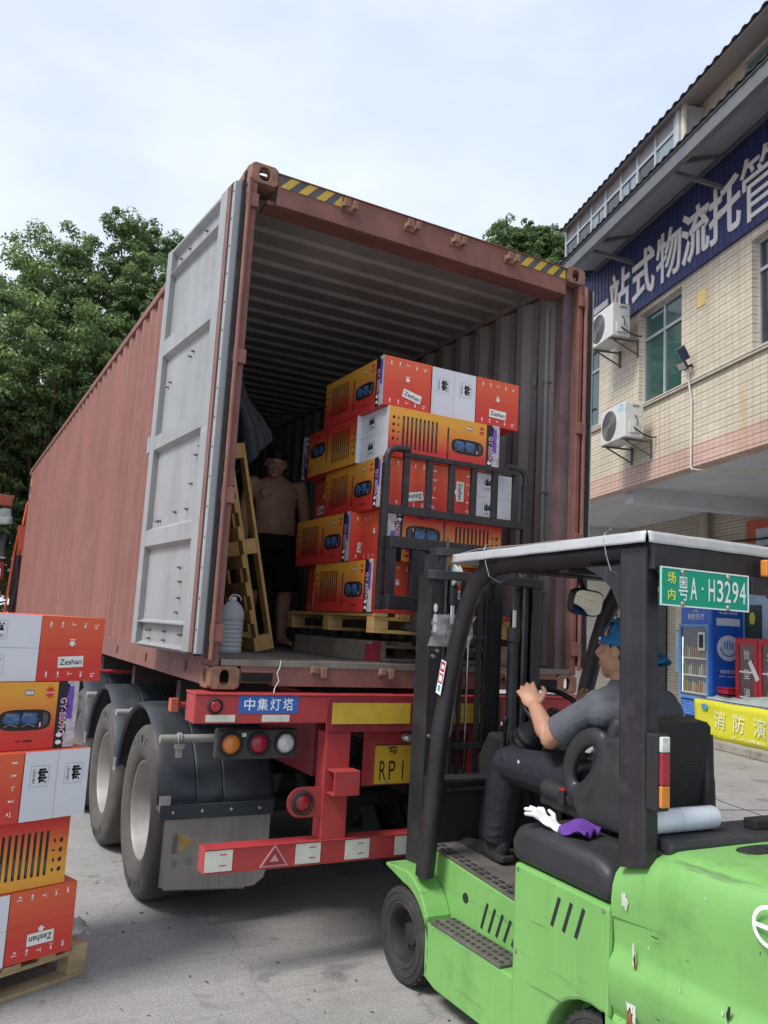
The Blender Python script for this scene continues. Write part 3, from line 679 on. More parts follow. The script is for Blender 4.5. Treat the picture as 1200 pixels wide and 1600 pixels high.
# ================================================================== building (local x runs along the facade, local y towards the yard)
tile_m = None
def tile_material(name, base, base2, gx=.15, gz=.066, joint=(.10,.085,.07), stain=.5):
    m = bpy.data.materials.new(name); m.use_nodes = True; t = m.node_tree; n = t.nodes; l = t.links.new; b = n['Principled BSDF']
    tc_ = n.new('ShaderNodeTexCoord'); sp = n.new('ShaderNodeSeparateXYZ'); l(tc_.outputs['Object'], sp.inputs[0])
    cb = n.new('ShaderNodeCombineXYZ'); ad = n.new('ShaderNodeMath'); ad.operation = 'ADD'; l(sp.outputs['X'], ad.inputs[0]); l(sp.outputs['Y'], ad.inputs[1])
    l(ad.outputs[0], cb.inputs[0]); l(sp.outputs['Z'], cb.inputs[1])
    br = n.new('ShaderNodeTexBrick'); br.offset = 0; br.inputs['Scale'].default_value = 1; br.inputs['Brick Width'].default_value = gx; br.inputs['Row Height'].default_value = gz
    br.inputs['Mortar Size'].default_value = .0042; br.inputs['Mortar Smooth'].default_value = .2; br.inputs['Bias'].default_value = 0
    br.inputs['Color1'].default_value = base+(1,); br.inputs['Color2'].default_value = base2+(1,); br.inputs['Mortar'].default_value = joint+(1,); l(cb.outputs[0], br.inputs['Vector'])
    # deeper horizontal joint every third row
    br2 = n.new('ShaderNodeTexBrick'); br2.offset = 0; br2.inputs['Scale'].default_value = 1; br2.inputs['Brick Width'].default_value = 50; br2.inputs['Row Height'].default_value = gz*2
    br2.inputs['Mortar Size'].default_value = .009; br2.inputs['Color1'].default_value = (1,)*4; br2.inputs['Color2'].default_value = (1,)*4; br2.inputs['Mortar'].default_value = (.70,.66,.62,1); l(cb.outputs[0], br2.inputs['Vector'])
    m1 = n.new('ShaderNodeMixRGB'); m1.blend_type = 'MULTIPLY'; m1.inputs[0].default_value = 1; l(br.outputs['Color'], m1.inputs[1]); l(br2.outputs['Color'], m1.inputs[2])
    mp_ = n.new('ShaderNodeMapping'); mp_.inputs['Scale'].default_value = (1.6, 1.6, .22); l(tc_.outputs['Object'], mp_.inputs['Vector'])
    nz_ = n.new('ShaderNodeTexNoise'); nz_.inputs['Scale'].default_value = 1.6; nz_.inputs['Detail'].default_value = 6; l(mp_.outputs[0], nz_.inputs['Vector'])
    rp_ = n.new('ShaderNodeValToRGB'); e = rp_.color_ramp.elements; e[0].position = .55; e[1].position = .8; e[0].color = (0,0,0,1); e[1].color = (stain,)*3+(1,); l(nz_.outputs['Fac'], rp_.inputs['Fac'])
    m2 = n.new('ShaderNodeMixRGB'); l(rp_.outputs['Color'], m2.inputs[0]); l(m1.outputs[0], m2.inputs[1]); m2.inputs[2].default_value = (.40,.25,.10,1)
    n3 = n.new('ShaderNodeTexNoise'); n3.inputs['Scale'].default_value = .9; n3.inputs['Detail'].default_value = 7; l(tc_.outputs['Object'], n3.inputs['Vector'])
    rp3 = n.new('ShaderNodeValToRGB'); e = rp3.color_ramp.elements; e[0].position = .3; e[1].position = .7; e[0].color = (.78,.76,.74,1); e[1].color = (1.06,1.05,1.04,1); l(n3.outputs['Fac'], rp3.inputs['Fac'])
    m3 = n.new('ShaderNodeMixRGB'); m3.blend_type = 'MULTIPLY'; m3.inputs[0].default_value = 1; l(m2.outputs[0], m3.inputs[1]); l(rp3.outputs['Color'], m3.inputs[2])
    l(m3.outputs[0], b.inputs['Base Color']); b.inputs['Roughness'].default_value = .5
    bp = n.new('ShaderNodeBump'); bp.inputs['Strength'].default_value = .4; bp.inputs['Distance'].default_value = .004; l(br.outputs['Fac'], bp.inputs['Height']); bp.invert = True; l(bp.outputs[0], b.inputs['Normal'])
    return m
tile_m = tile_material('cream_wall_tile', (.62,.55,.43), (.68,.61,.49), joint=(.33,.29,.24))
tile_p = tile_material('pink_wall_tile', (.60,.41,.34), (.64,.45,.37), joint=(.26,.2,.16), stain=.3)
tile_g = tile_material('ground_floor_tile', (.52,.47,.37), (.56,.51,.41), joint=(.2,.18,.15), gx=.2, gz=.066)
cream = M('cream_plaster', (.68,.62,.50), .8, var=.06, scale=2, streak=(.3, 2, (.42,.37,.28)))
soffit = M('soffit_plaster', (.58,.59,.61), .8, var=.1, scale=1.5, dirt=.3, dcol=(.25,.25,.26), dscale=2)
blue_pn = M('blue_corrugated_panel', (.034,.042,.145), .5, var=.15, scale=3, streak=(.3, 3, (.03,.04,.14)))
sign_w = M('sign_letter', (.82,.79,.77), .5, var=.06)
alu = M('aluminium_frame', (.48,.50,.53), .4, metal=.5, var=.08)
glass_g = M('green_window_glass', (.035,.085,.075), .06, var=.15, scale=1.2, spec=.8)
glass_d = M('dark_window_glass', (.02,.025,.03), .05, var=.3, scale=1.5, spec=.8)
glass_s = M('sky_window_glass', (.16,.21,.24), .05, var=.2, scale=2., spec=1.)
roof_s = M('grey_roof_sheet', (.14,.145,.155), .6, var=.15, scale=3, dirt=.4, dcol=(.07,.07,.075), dscale=4)
roof_u = M('roof_underside', (.30,.26,.26), .7, var=.12, scale=2)
can_u = M('canopy_underside', (.33,.35,.38), .6, var=.1, scale=2)
conduit = M('conduit_pipe', (.52,.47,.38), .6, var=.1, scale=6)
blackp = M('black_cable', (.02,.02,.022), .7)
ac_w = M('white_painted_metal', (.60,.61,.60), .45, var=.06, scale=3, streak=(.25, 5, (.42,.40,.36)), dirt=.25, dcol=(.4,.38,.34), dscale=5)
grille = M('grille_grey', (.16,.165,.17), .6)
brk = M('bracket_rust', (.13,.115,.10), .7, var=.4, scale=12, dirt=.5, dcol=(.18,.1,.06), dscale=14)
Nv = Vector((.95738628, -.28881051, 0)); Sv = Vector((.28881051, .95738628, 0)); C0 = Vector((-1.2654, -4.1318, 0))
BO = C0+Nv*7; BRZ = math.degrees(math.atan2(Sv.y, Sv.x))
def broot(name, s=0, n=0, z=0, **k): # an empty standing on the facade line
    return empty(name, BO+Sv*s+Nv*n+Vector((0,0,z)), BRZ, **k)
def building():
    r = broot('office_building', 12, label='three-storey cream tiled office building with a blue sign band and a sheet canopy', cat='building')
    ox = 12
    def part(mb, n, m, par=r, **k): return mb.build(n, m, par, **k)
    # coordinates inside: x = s-12, y = 7-D
    def X(s): return s-ox
    wins = [(9.62-3.0, 9.60, 5.83, 7.42), (11.36, 12.70, 5.82, 7.48), (14.22, 15.35, 5.87, 7.5), (16.9, 18.1, 5.85, 7.5)]
    w_ = MB(); s0, s1 = -2., 22.
    cuts = sorted([(a, b) for a, b, _, _ in wins]); cur = s0
    for a, b, za, zb in sorted(wins):
        w_.box(X(cur), X(a), -.24, 0, 4.78, 7.56); w_.box(X(a), X(b), -.24, 0, 4.78, za); w_.box(X(a), X(b), -.24, 0, zb, 7.56); cur = b
    w_.box(X(cur), X(s1), -.24, 0, 4.78, 7.56)
    part(w_, 'upper_wall', tile_m)
    w_ = MB(); w_.box(X(s0), X(s1), -.24, .003, 4.44, 4.78); part(w_, 'pink_band', tile_p)
    w_ = MB(); w_.box(X(s0), X(s1), -3.2, -.24, 4.50, 4.62)
    for s in (-1, 4.1, 8.6, 13.3, 18.5): w_.box(X(s), X(s)+.3, -3.0, -.25, 4.22, 4.5)
    for s in (-1,3.1,7.2, 11.3, 15.4, 19.5): w_.prism([(-.02, 4.44), (-.9, 4.05), (-3., 4.05), (-3., 4.49), (-.02, 4.49)], 'x', X(s)-.0, X(s)+.34) if 0 else None
    w_.box(X(s0), X(s1), -.6, -.245, 4.2, 4.5) if 0 else None
    part(w_, 'soffit', soffit)
    w_ = MB(); w_.box(X(s0), X(s1), -3.25, -3.0, .1, 4.5); part(w_, 'ground_floor_wall', tile_g)
    for i, (a, b, za, zb) in enumerate(wins):
        f = MB(); t = .05; y0, y1 = -.14, -.09
        f.box(X(a), X(b), y0, y1, za, za+t); f.box(X(a), X(b), y0, y1, zb-t, zb)
        f.box(X(a), X(a)+t, y0, y1, za+t, zb-t); f.box(X(b)-t, X(b), y0, y1, za+t, zb-t)
        zm = za+(zb-za)*.70; mid = (a+b)/2; f.box(X(a)+t, X(b)-t, y0, y1, zm, zm+t); f.box(X(mid)-.025, X(mid)+.025, y0+.003, y1-.003, za+t, zm); f.box(X(mid)-.025, X(mid)+.025, y0+.003, y1-.003, zm+t, zb-t)
        if i == 0:
            for q in (.25, .75): q = a+(b-a)*q; f.box(X(q)-.02, X(q)+.02, y0+.003, y1-.003, za+t, zb-t)
        f.box(X(a)-.03, X(b)+.03, -.09, .02, za-.04, za-.001)
        o = part(f, 'window', alu)
        g = MB(); g.box(X(a)+t, X(b)-t, -.125, -.118, za+t, zb-t); g.build('pane', glass_g if i == 1 else glass_d if i == 0 else glass_g, o)
        if i == 1:   # curtain behind
            pass
    # blue sign band: corrugated
    b_ = MB(); z0, z1 = 7.56, 9.06; s = s0; n = 0; pts = []
    while s < s1: pts += [(X(s), .055), (X(s)+.10, .055), (X(s)+.118, .035), (X(s)+.135, .055)]; s += .14
    pts += [(X(s1), .055), (X(s1), 0), (X(s0), 0)]
    b_.prism(pts, 'z', z0, z1); part(b_, 'sign_band', blue_pn)
    chars = [('送', 15.0), ('一', 14.15), ('站', 13.32), ('式', 12.46), ('物', 11.64), ('流', 10.88), ('托', 10.12), ('管', 9.32), ('家', 8.05)]
    for ch, s in chars[:-1]:
        t = MB(); h = .88 if ch not in '一' else .13; wd = .76
        if ch == '管': h, wd = .98, .86
        text(t, ch, (X(s), .062, 8.15), (-1, 0, 0), (0, 0, 1), h, wd, 0, bold=(.0 if ch == '管' else .012 if ch == '物' else .02), extr=.018)
        o = part(t, 'sign_letter', sign_w)
    # canopy sheet
    c = MB(); sA, sB = -2., 14.3; ysl = [(0.0, 9.13), (1.05, 8.80)]
    n = int((sB-sA)/.19)
    vs = []
    for i in range(n*4+1):
        s = sA+(sB-sA)*i/(n*4); dz = (0, .028, .028, 0)[i % 4]
        for (y, z) in ysl: vs.append((X(s), y, z+dz))
    c.add(vs, [(2*i, 2*i+1, 2*i+3, 2*i+2) for i in range(n*4)]); part(c, 'canopy_sheet', roof_s, solid=.004)
    c = MB(); c.add([(X(sA), .03, 9.05), (X(sB), .03, 9.05), (X(sB), 1.02, 8.78), (X(sA), 1.02, 8.78)], [(0,1,2,3)]); part(c, 'canopy_lining', can_u, solid=.006)
    c = MB(); c.box(X(sA), X(sB), 0.90, 1.0, 8.56, 8.76); c.box(X(sA), X(sB), .06, .12, 8.98, 9.06); part(c, 'canopy_beam', roof_s)
    for s in (12.8,).__add__((10.15, 7.4, 4.6)) if 1 else (15.4, 12.8, 10.15, 7.4, 4.6):
        c = MB(); c.bar((X(s), .95, 8.72), (X(s), .06, 9.04), .05, .06); c.bar((X(s)-.0, .95, 8.62), (X(s), .06, 8.5), .05, .06); part(c, 'canopy_bracket', roof_s)
    # third floor
    w_ = MB(); w_.box(X(s0), X(11.3), -.24, 0, 9.06, 9.85); w_.box(X(9.75), X(11.3), -.24, 0, 9.85, 10.6); w_.box(X(s0), X(7.9), -.24, 0, 9.85, 10.6)
    w_.box(X(7.9), X(9.75), -.24, 0, 10.28, 10.6); w_.box(X(s0), X(16.1), -4, -3.8, 9.1, 10.6); part(w_, 'third_floor_wall', cream)
    f = MB(); f.box(X(7.9), X(9.75), -.1, -.04, 9.85, 9.91); f.box(X(7.9), X(9.75), -.1, -.04, 10.22, 10.28); f.box(X(9.69), X(9.75), -.1, -.04, 9.91, 10.22); f.box(X(8.8), X(8.85), -.1, -.04, 9.91, 10.22)
    o = part(f, 'window', alu); g = MB(); g.box(X(7.9), X(9.69), -.08, -.07, 9.91, 10.22); g.build('pane', M('pale_green_glass', (.10,.25,.20), .08), o)
    f = MB(); n = 7; sa, sb = 10.85, 14.95; f.T = g0 = Matrix.Translation((0, .45, 0))
    for i in range(n+1):
        s = sa+(sb-sa)*i/n; f.box(X(s)-.03, X(s)+.03, -.06, .0, 9.06, 10.2)
    f.box(X(sa), X(sb), -.055, -.005, 9.78, 9.83); f.box(X(sa), X(sb), -.055, -.005, 10.14, 10.19); f.box(X(sb)-.06, X(sb), -3.8, -.06, 9.06, 9.12); f.box(X(sb)-.06, X(sb), -3.8, -.06, 9.78, 9.83)
    f.box(X(sb)-.06, X(sb), -1.9, -1.84, 9.12, 10.6); f.box(X(sb)-.06, X(sb), -3.8, -3.74, 9.12, 10.6)
    o = part(f, 'balcony_glazing', alu)
    g = MB(); g2 = MB(); gp = MB(); g.T = g2.T = gp.T = g0
    for i in range(n):
        a = sa+(sb-sa)*i/n+.03; b2 = sa+(sb-sa)*(i+1)/n-.03
        (g2 if i in (1, 5, 6) or i == 3 else g).box(X(a), X(b2), -.035, -.028, 9.1, 9.78)
        gp.box(X(a), X(b2), -.036, -.028, 9.83, 10.14)
        if i in (2, 4): g2.box(X(a)+.25, X(a)+.29, -.04, -.02, 9.1, 9.78)
    g2.box(X(sb)-.035, X(sb)-.028, -3.7, -.06, 9.14, 9.77)
    split_build(g, 'pane', glass_s, o); split_build(g2, 'pane', glass_d, o); split_build(gp, 'upper_pane', M('frosted_pane', (.30,.29,.29), .4), o)
    q = MB(); q.box(X(10.72), X(10.82), .0, .46, 9.06, 10.18); part(q, 'corner_trim', M('corner_trim', (.45,.46,.48), .5))
    q = MB(); q.cyl((X(10.66), .40, 9.0), (X(10.66), .40, 10.15), .05, n=12); part(q, 'rain_pipe', conduit, smooth=40)
    # eave roof
    c = MB(); sA, sB = -2., 15.0; n = int((sB-sA)/.21); vs = []
    ysl = [(-4.2, 12.2), (.60, 10.06)]
    for i in range(n*4+1):
        s = sA+(sB-sA)*i/(n*4); dz = (0, .035, .035, 0)[i % 4]
        for (y, z) in ysl: vs.append((X(s), y, z+dz))
    c.add(vs, [(2*i, 2*i+1, 2*i+3, 2*i+2) for i in range(n*4)]); part(c, 'roof_sheet', roof_s, solid=.006)
    c = MB(); c.add([(X(sA), -.2, 10.40), (X(sB), -.2, 10.40), (X(sB), .56, 10.05), (X(sA), .56, 10.05)], [(0,1,2,3)]); part(c, 'eave_lining', roof_u, solid=.008)
    # conduit run below the windows
    c = MB()
    for dz in (0, .045): c.cyl((X(s0), .03, 5.79+dz-.05), (X(s1), .03, 5.81+dz-.05), .018, n=8)
    part(c, 'conduit_run', conduit, smooth=40)
    c = MB(); c.tube([(X(11.17), .05, 5.98), (X(11.13), .06, 6.03), (X(11.08), .06, 5.99), (X(11.08), .05, 5.8), (X(11.02), .04, 5.5), (X(11.03), .04, 4.42), (X(10.98), .03, 4.38)], .015, 8); part(c, 'white_pipe', M('white_pipe', (.6,.58,.54), .5), smooth=40)
    # cable under the soffit
    def cable(name, pts, rad=.012, mat_=blackp):
        P = []
        for i in range(len(pts)-1):
            a, b = Vector(pts[i]), Vector(pts[i+1])
            for k in range(8):
                t_ = k/8; p = a.lerp(b, t_); p.z -= .10*4*t_*(1-t_)*(b-a).length/4; P.append(p)
        P.append(Vector(pts[-1])); c = MB(); c.tube(P, rad, 6, caps=True); return part(c, name, mat_, smooth=60)
    cable('cable', [(X(11.0), .0, 4.39), (X(10.0), -.5, 4.25), (X(9.2), -.8, 4.1)], .014, conduit)
    cable('cable', [(X(21), -2.9, 4.0), (X(15), -2.9, 3.85), (X(10), -2.9, 3.95)], .02)
    cable('cable', [(X(21), -2.9, 3.8), (X(15), -2.9, 3.75), (X(10), -2.9, 3.72)], .014)
    q = MB(); q.cyl((X(15.15), -2.88, .3), (X(15.15), -2.88, 4.5), .09, n=16); part(q, 'drain_pipe', M('drain_pipe', (.42,.40,.35), .6), smooth=40)
    q = MB(); q.box(X(10.8), X(10.64), .0, .012, 6.93, 7.2) if 0 else q.box(X(10.7), X(10.92), .0, .012, 6.92, 7.17); part(q, 'wall_notice', M('notice_yellow', (.66,.48,.20), .6))
    q = MB(); q.box(X(13.2), X(11.4), -2.99, -2.97, 3.1, 4.0) if 0 else q.box(X(9.), X(13.9), -2.99, -2.96, 3.1, 4.15); part(q, 'shop_fascia', M('orange_fascia', (.5,.10,.04), .5))
    q = MB(); q.box(X(9.), X(13.6), -2.96, -2.95, 3.1, 3.98); part(q, 'fascia_panel', M('fascia_pale', (.45,.5,.58), .5))
    q = MB(); q.box(X(9.), X(14.1), -2.99, -2.955, .3, 3.0); part(q, 'mural', M('pale_blue_mural', (.36,.50,.66), .6, var=.12, scale=1.5, dirt=.5, dcol=(.28,.45,.42), dscale=1.5))
    # dark doorway seen through the cab
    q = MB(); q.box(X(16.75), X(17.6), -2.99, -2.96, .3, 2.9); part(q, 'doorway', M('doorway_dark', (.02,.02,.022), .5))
    # platform
    p = empty('loading_platform', BO, BRZ); tag(p, kind='structure')
    q = MB(); q.prism([(-1.75, 0), (-1.75, .13), (-3.3, .30), (-5, .30), (-5, 0)], 'x', -2, 22); q.build('platform', M('platform_concrete', (.30,.30,.31), .8, var=.15, scale=1.5, dirt=.5, dcol=(.17,.17,.17), dscale=1.2), p)
    q = MB(); k = -2.
    while k < 22: q.box(k, k+.98, -1.76, -1.62, 0, .145); k += 1.0
    q.build('kerb', M('kerb_stone', (.30,.28,.24), .9, var=.25, scale=4, dirt=.6, dcol=(.12,.12,.10), dscale=5, bump=.3, bscale=30), p, bevel=.02)
building()
def aircon(s, z, label, logo, n=0):
    w_, h, d = .86, .60, .34
    r = broot('air_conditioner', s, n, z, label=label, cat='air conditioner', group='outdoor air conditioner units on the facade')
    q = MB(); q.box(-w_/2, w_/2, .22, .22+d, 0, h); q.build('casing', ac_w, r, bevel=.015)
    q = MB(); cx = .12; yy = .22+d+.003
    q.lathe([(.0, .004), (.035, .006), (.04, .002)], (cx, yy, h*.5), 'y', 24)
    for k in range(9): rr = .055+k*.024; q.tube([(cx+rr*math.cos(a*.2618), yy+.006, h*.5+rr*math.sin(a*.2618)) for a in range(24)], .004, 5, closed=True)
    for a in range(12): a_ = a*.5236; q.bar((cx+.03*math.cos(a_), yy+.004, h*.5+.03*math.sin(a_)), (cx+.255*math.cos(a_), yy+.004, h*.5+.255*math.sin(a_)), .005, .004)
    q.build('fan_guard', grille, r)
    q = MB(); q.lathe([(0, 0), (.262, 0), (.262, .002)], (cx, .22+d+.0015, h*.5), 'y', 36); q.build('fan_opening', M('fan_dark', (.17,.172,.178), .7), r)
    q = MB(); q.box(-w_/2-.004, -w_/2, .25, .36, h*.62, h*.8); q.box(-w_/2-.02, -w_/2, .30, .48, .08, .26); q.box(-w_/2-.006, -w_/2, .3, .42, h*.88, h*.92, 1); q.build('side_cover', [ac_w, grille], r, bevel=.004)
    if logo:
        q = MB(); q.box(-.36, -.24, .22+d, .22+d+.002, h*.78, h*.95, 0); q.box(-.345, -.255, .22+d+.002, .22+d+.003, h*.81, h*.84, 1); q.box(-.345, -.255, .22+d+.002, .22+d+.003, h*.87, h*.90, 1); q.build('energy_sticker', [M('sticker_lightblue', (.08,.35,.62), .5), ink_w], r)
    for x in (-w_/2+.1, w_/2-.1):
        q = MB(); q.bar((x, .0, -.02), (x, .58, -.02), .028, .028); q.bar((x, .02, -.26), (x, .5, -.03), .022, .022); q.bar((x, .015, -.30), (x, .015, .02), .035, .03, up=(1,0,0)); q.build('wall_bracket', brk, r)
    q = MB(); q.tube([(-w_/2-.02, .40, .17), (-w_/2-.05, .36, .12), (-w_/2-.06, .25, .05), (-w_/2-.05, .10, .02), (-w_/2-.02, .0, .04)], .012, 8); q.build('refrigerant_pipe', blackp, r, smooth=60)
    q = MB(); q.tube([(-w_/2-.008, .38, .38), (-w_/2-.03, .34, .30), (-w_/2-.035, .36, .20)], .007, 6); q.build('power_cord', blackp, r, smooth=60)
aircon(13.05, 7.02, 'white outdoor air conditioner unit hung over the blue sign band, upper of the two', 0)
aircon(12.56, 5.10, 'white outdoor air conditioner unit with a blue sticker, lower of the two', 1)
def floodlight(s, z, n, label, panel=False):
    r = broot('floodlight', s, n, z, label=label, cat='floodlight', group='small floodlights on the facade')
    r.scale = (.8, .8, .8); T = ang_mat(-35, 0, 12, (0, .22, 0))
    q = MB(); q.T = T; q.box(-.12, .12, -.02, .03, -.09, .09); q.build('lamp_body', blackp, r, bevel=.008)
    q = MB(); q.T = T; q.box(-.10, .10, .03, .034, -.07, .07); q.build('lamp_glass', M('floodlight_glass', (.5,.5,.48), .2), r)
    q = MB(); q.bar((0, 0, .02), (0, .2, 0), .03, .03); q.bar((-.13, .1, .0), (.13, .1, 0), .02, .04); q.build('mount', blackp, r)
    if panel: q = MB(); q.T = ang_mat(-30, 0, 0, (.02, .18, .26)); q.box(-.15, .15, -.01, .012, -.14, .14, 0); q.box(-.14, .14, .012, .015, -.13, .13, 1); q.build('solar_panel', [ac_w, M('solar_blue', (.05,.06,.12), .2)], r)
floodlight(11.05, 6.02, 0, 'small floodlight with a solar panel above it beside the middle window', True)
floodlight(14.3, 6.15, 0, 'small floodlight without a panel by the leftmost window')
floodlight(16.4, 3.75, 3.0, 'small floodlight under the overhang on the ground floor wall')
# ------------------------------------------------------------------ shop front things under the overhang
def vending():
    r = broot('drinks_fridge', 14.6, 3.0, .3, label='tall blue vending fridge with a glass door and a round white hand sign', cat='vending fridge')
    blue = M('fridge_blue', (.012,.10,.52), .35, var=.1, scale=2); H = 2.18; x0 = -.60
    q = MB(); q.box(x0, .45, .02, .72, .08, H); q.build('cabinet', blue, r, bevel=.02)
    q = MB(); q.box(x0+.05, .4, .1, .65, 0, .08); q.build('plinth', blackp, r)
    xx = x0-.0015; q = MB(); q.lathe([(.24, -.003), (.24, 0), (0, -.003)], (xx, .37, 1.42), 'x', 40, 0); q.lathe([(0, -.003), (.24, -.003)], (xx, .37, 1.42), 'x', 40, 0)
    xa = xx-.006
    for k in range(4): q.tube([(xa, .37+.085-.057*k, 1.40), (xa, .37+.085-.057*k, 1.53+(.03 if k in (1, 2) else 0))], .011, 6, 1)
    q.tube([(xa, .37-.16*math.cos(R(a)), 1.42+.15*math.sin(R(a))) for a in range(175, 366, 12)], .011, 6, 1)
    text(q, '智能售货机', (xa, .37, .98), (0,-1,0), (0,0,1), .07, .36, 2); text(q, '刷掌 · 扫码支付', (xa, .37, .89), (0,-1,0), (0,0,1), .03, .4, 2)
    text(q, '智能微超', (xa, .37, 2.08), (0,-1,0), (0,0,1), .05, .4, 2); q.box(xx-.003, xx, .12, .62, 1.84, 1.98, 0)
    q.build('side_print', [M('print_pale', (.62,.68,.8), .5), M('print_blue', (.03,.13,.55), .5), ink_w], r)
    y = .72
    q = MB(); q.box(x0+.04, .43, y, y+.05, .42, .47); q.box(x0+.04, .43, y, y+.05, 1.80, 1.85); q.box(x0+.04, x0+.10, y, y+.05, .47, 1.80); q.box(.37, .43, y, y+.05, .47, 1.80); q.build('door_frame', M('fridge_frame', (.10,.28,.62), .4), r)
    q = MB(); q.box(x0+.1, .37, y+.02, y+.024, .47, 1.80, 0); rnd = random.Random(5)
    for k, z in enumerate((.55, .88, 1.21)):
        q.box(x0+.1, .37, y+.024, y+.027, z-.03, z, 1)
        for i in range(12):
            x = x0+.12+i*.07; hh = rnd.uniform(.15, .22); q.box(x, x+.045, y+.024, y+.028, z, z+hh, 2+rnd.randrange(3)); q.box(x+.012, x+.032, y+.024, y+.028, z+hh, z+hh+.03, 2+rnd.randrange(3))
    q.box(.32, .335, y+.024, y+.03, .55, 1.6, 5)
    q.build('glass_door', [M('fridge_inside', (.10,.12,.13), .15), ac_w, M('bottle_amber', (.42,.22,.06), .3), M('bottle_green', (.22,.25,.08), .3), M('bottle_pale', (.45,.42,.36), .3), M('fridge_lamp', (.8,.85,.9), .5, emit=((.8,.9,1), .8))], r)
    q = MB(); q.box(x0+.12, x0+.34, y+.05, y+.075, 1.35, 1.70, 0); q.box(x0+.16, x0+.30, y+.075, y+.077, 1.40, 1.65, 1); q.build('payment_screen', [ac_w, blackp], r, bevel=.004)
    q = MB(); text(q, '刷脸支付', (-.08, y+.004, 2.0), (-1,0,0), (0,0,1), .12, .55, 0); text(q, '智能', (-.08, y+.004, 2.11), (-1,0,0), (0,0,1), .05, .14, 0); q.build('header_text', ink_w, r)
    q = MB()
    for k in range(6): q.box(x0+.06, .40, y, y+.006, .12+k*.045, .14+k*.045)
    q.build('vent', M('vent_blue', (.15,.35,.7), .5), r)
vending()
def cabinet():
    r = broot('fire_cabinet', 13.0, 2.95, .3, label='red metal fire equipment cabinet with two glazed doors beside the blue fridge', cat='cabinet')
    redc = M('cabinet_red', (.52,.02,.03), .4, var=.08); H = 1.62; W = 1.3
    q = MB(); q.box(-W/2, W/2, .0, .40, 0, .06); q.box(-W/2, W/2, 0, .05, .06, H); q.box(-W/2, -W/2+.04, .05, .40, .06, H); q.box(W/2-.04, W/2, .05, .40, .06, H); q.box(-W/2+.04, W/2-.04, .05, .40, H-.05, H); q.build('casing', redc, r)
    for x0 in (-W/2+.02, .01):
        q = MB(); x1 = x0+W/2-.03; f = .10
        q.box(x0, x1, .40, .43, .05, .05+f); q.box(x0, x1, .40, .43, H-.02-f, H-.02); q.box(x0, x0+f, .40, .43, .05+f, H-.02-f); q.box(x1-f, x1, .40, .43, .05+f, H-.02-f)
        o = q.build('door', redc, r)
        q = MB(); q.box(x0+f, x1-f, .41, .415, .05+f, H-.02-f, 0)
        for z in (.55, 1.0): q.box(x0+f, x1-f, .415, .418, z, z+.03, 1)
        cs = '消防器材' if x0 > 0 else '火警119'
        for k, ch in enumerate('微型消防' if x0 > 0 else '火警器材'): text(q, ch, ((x0+x1)/2, .419, H-.3-k*.34), (-1,0,0), (0,0,1), .17, .17, 1)
        q.build('glass', [M('cabinet_glass', (.12,.07,.065), .12), ink_w], o)
    q = MB(); q.T = ang_mat(0, 35, 0, (.1, .435, 1.05)); q.box(-.05, .05, 0, .003, -.2, .2); q.build('paper_note', ink_w, r)
cabinet()
def banner():
    r = broot('fire_water_banner', 11.6, 1.86, .12, label='yellow printed banner on a low frame at the platform edge', cat='banner')
    q = MB(); y = .03; L_ = 4.5
    def fn(u, v): return (-L_/2+L_*u, y+.012*math.sin(u*40)*(1-v)+.01*math.sin(v*5+u*9), .66*v+.006*math.sin(u*23))
    q.grid(fn, 60, 6); q.build('banner_sheet', M('banner_yellow', (.62,.60,.03), .6, var=.06), r, smooth=60, solid=.004)
    q = MB()
    for ch, x in (('消', 1.45), ('防', .92), ('演', .38), ('练', -.2)): text(q, ch, (x, y+.032, .36), (-1,0,0), (0,0,1), .30, .30, 0)
    text(q, '人人消防', (.7, y+.032, .12), (-1,0,0), (0,0,1), .05, .9, 0); q.build('banner_text', M('banner_ink', (.75,.76,.6), .6), r)
    q = MB(); q.prism([(1.83, .50), (1.99, .50), (2.0, .57), (1.91, .60), (1.82, .57)], 'y', y+.02, y+.03); q.build('banner_emblem', M('emblem_blue', (.05,.3,.5), .6), r)
    q = MB()
    for a, b in (((-L_/2, 0, .66), (L_/2, 0, .66)), ((-L_/2, 0, .02), (L_/2, 0, .02)), ((L_/2, 0, 0), (L_/2, 0, .67)), ((-L_/2, 0, 0), (-L_/2, 0, .67)), ((0, 0, 0), (0, 0, .67)), ((L_/2, -.4, .66), (-L_/2, -.4, .66)), ((L_/2, -.4, .0), (L_/2, -.4, .66)), ((L_/2, -.4, .66), (L_/2, 0, .66))): q.tube([a, b], .015, 8)
    q.build('frame', steel, r, smooth=40)
    c = broot('banner_cover', 11.5, 2.1, .8, label='crumpled grey plastic sheet heaped on the banner frame', cat='plastic sheet')
    q = MB(); rnd = random.Random(2)
    def g(u, v):
        x = -2.2+4.3*u; h = .05+.13*max(0, 1-abs(u-.62)*4)+.05*noise.noise(Vector((x*3, v*4, 1))); return (x, -.24+.46*v, h*math.sin(math.pi*min(1, max(0, v)))+.005)
    q.grid(g, 60, 12); q.build('sheet', M('grey_plastic_sheet', (.36,.40,.38), .4, var=.15), c, smooth=70, solid=.004)
banner()
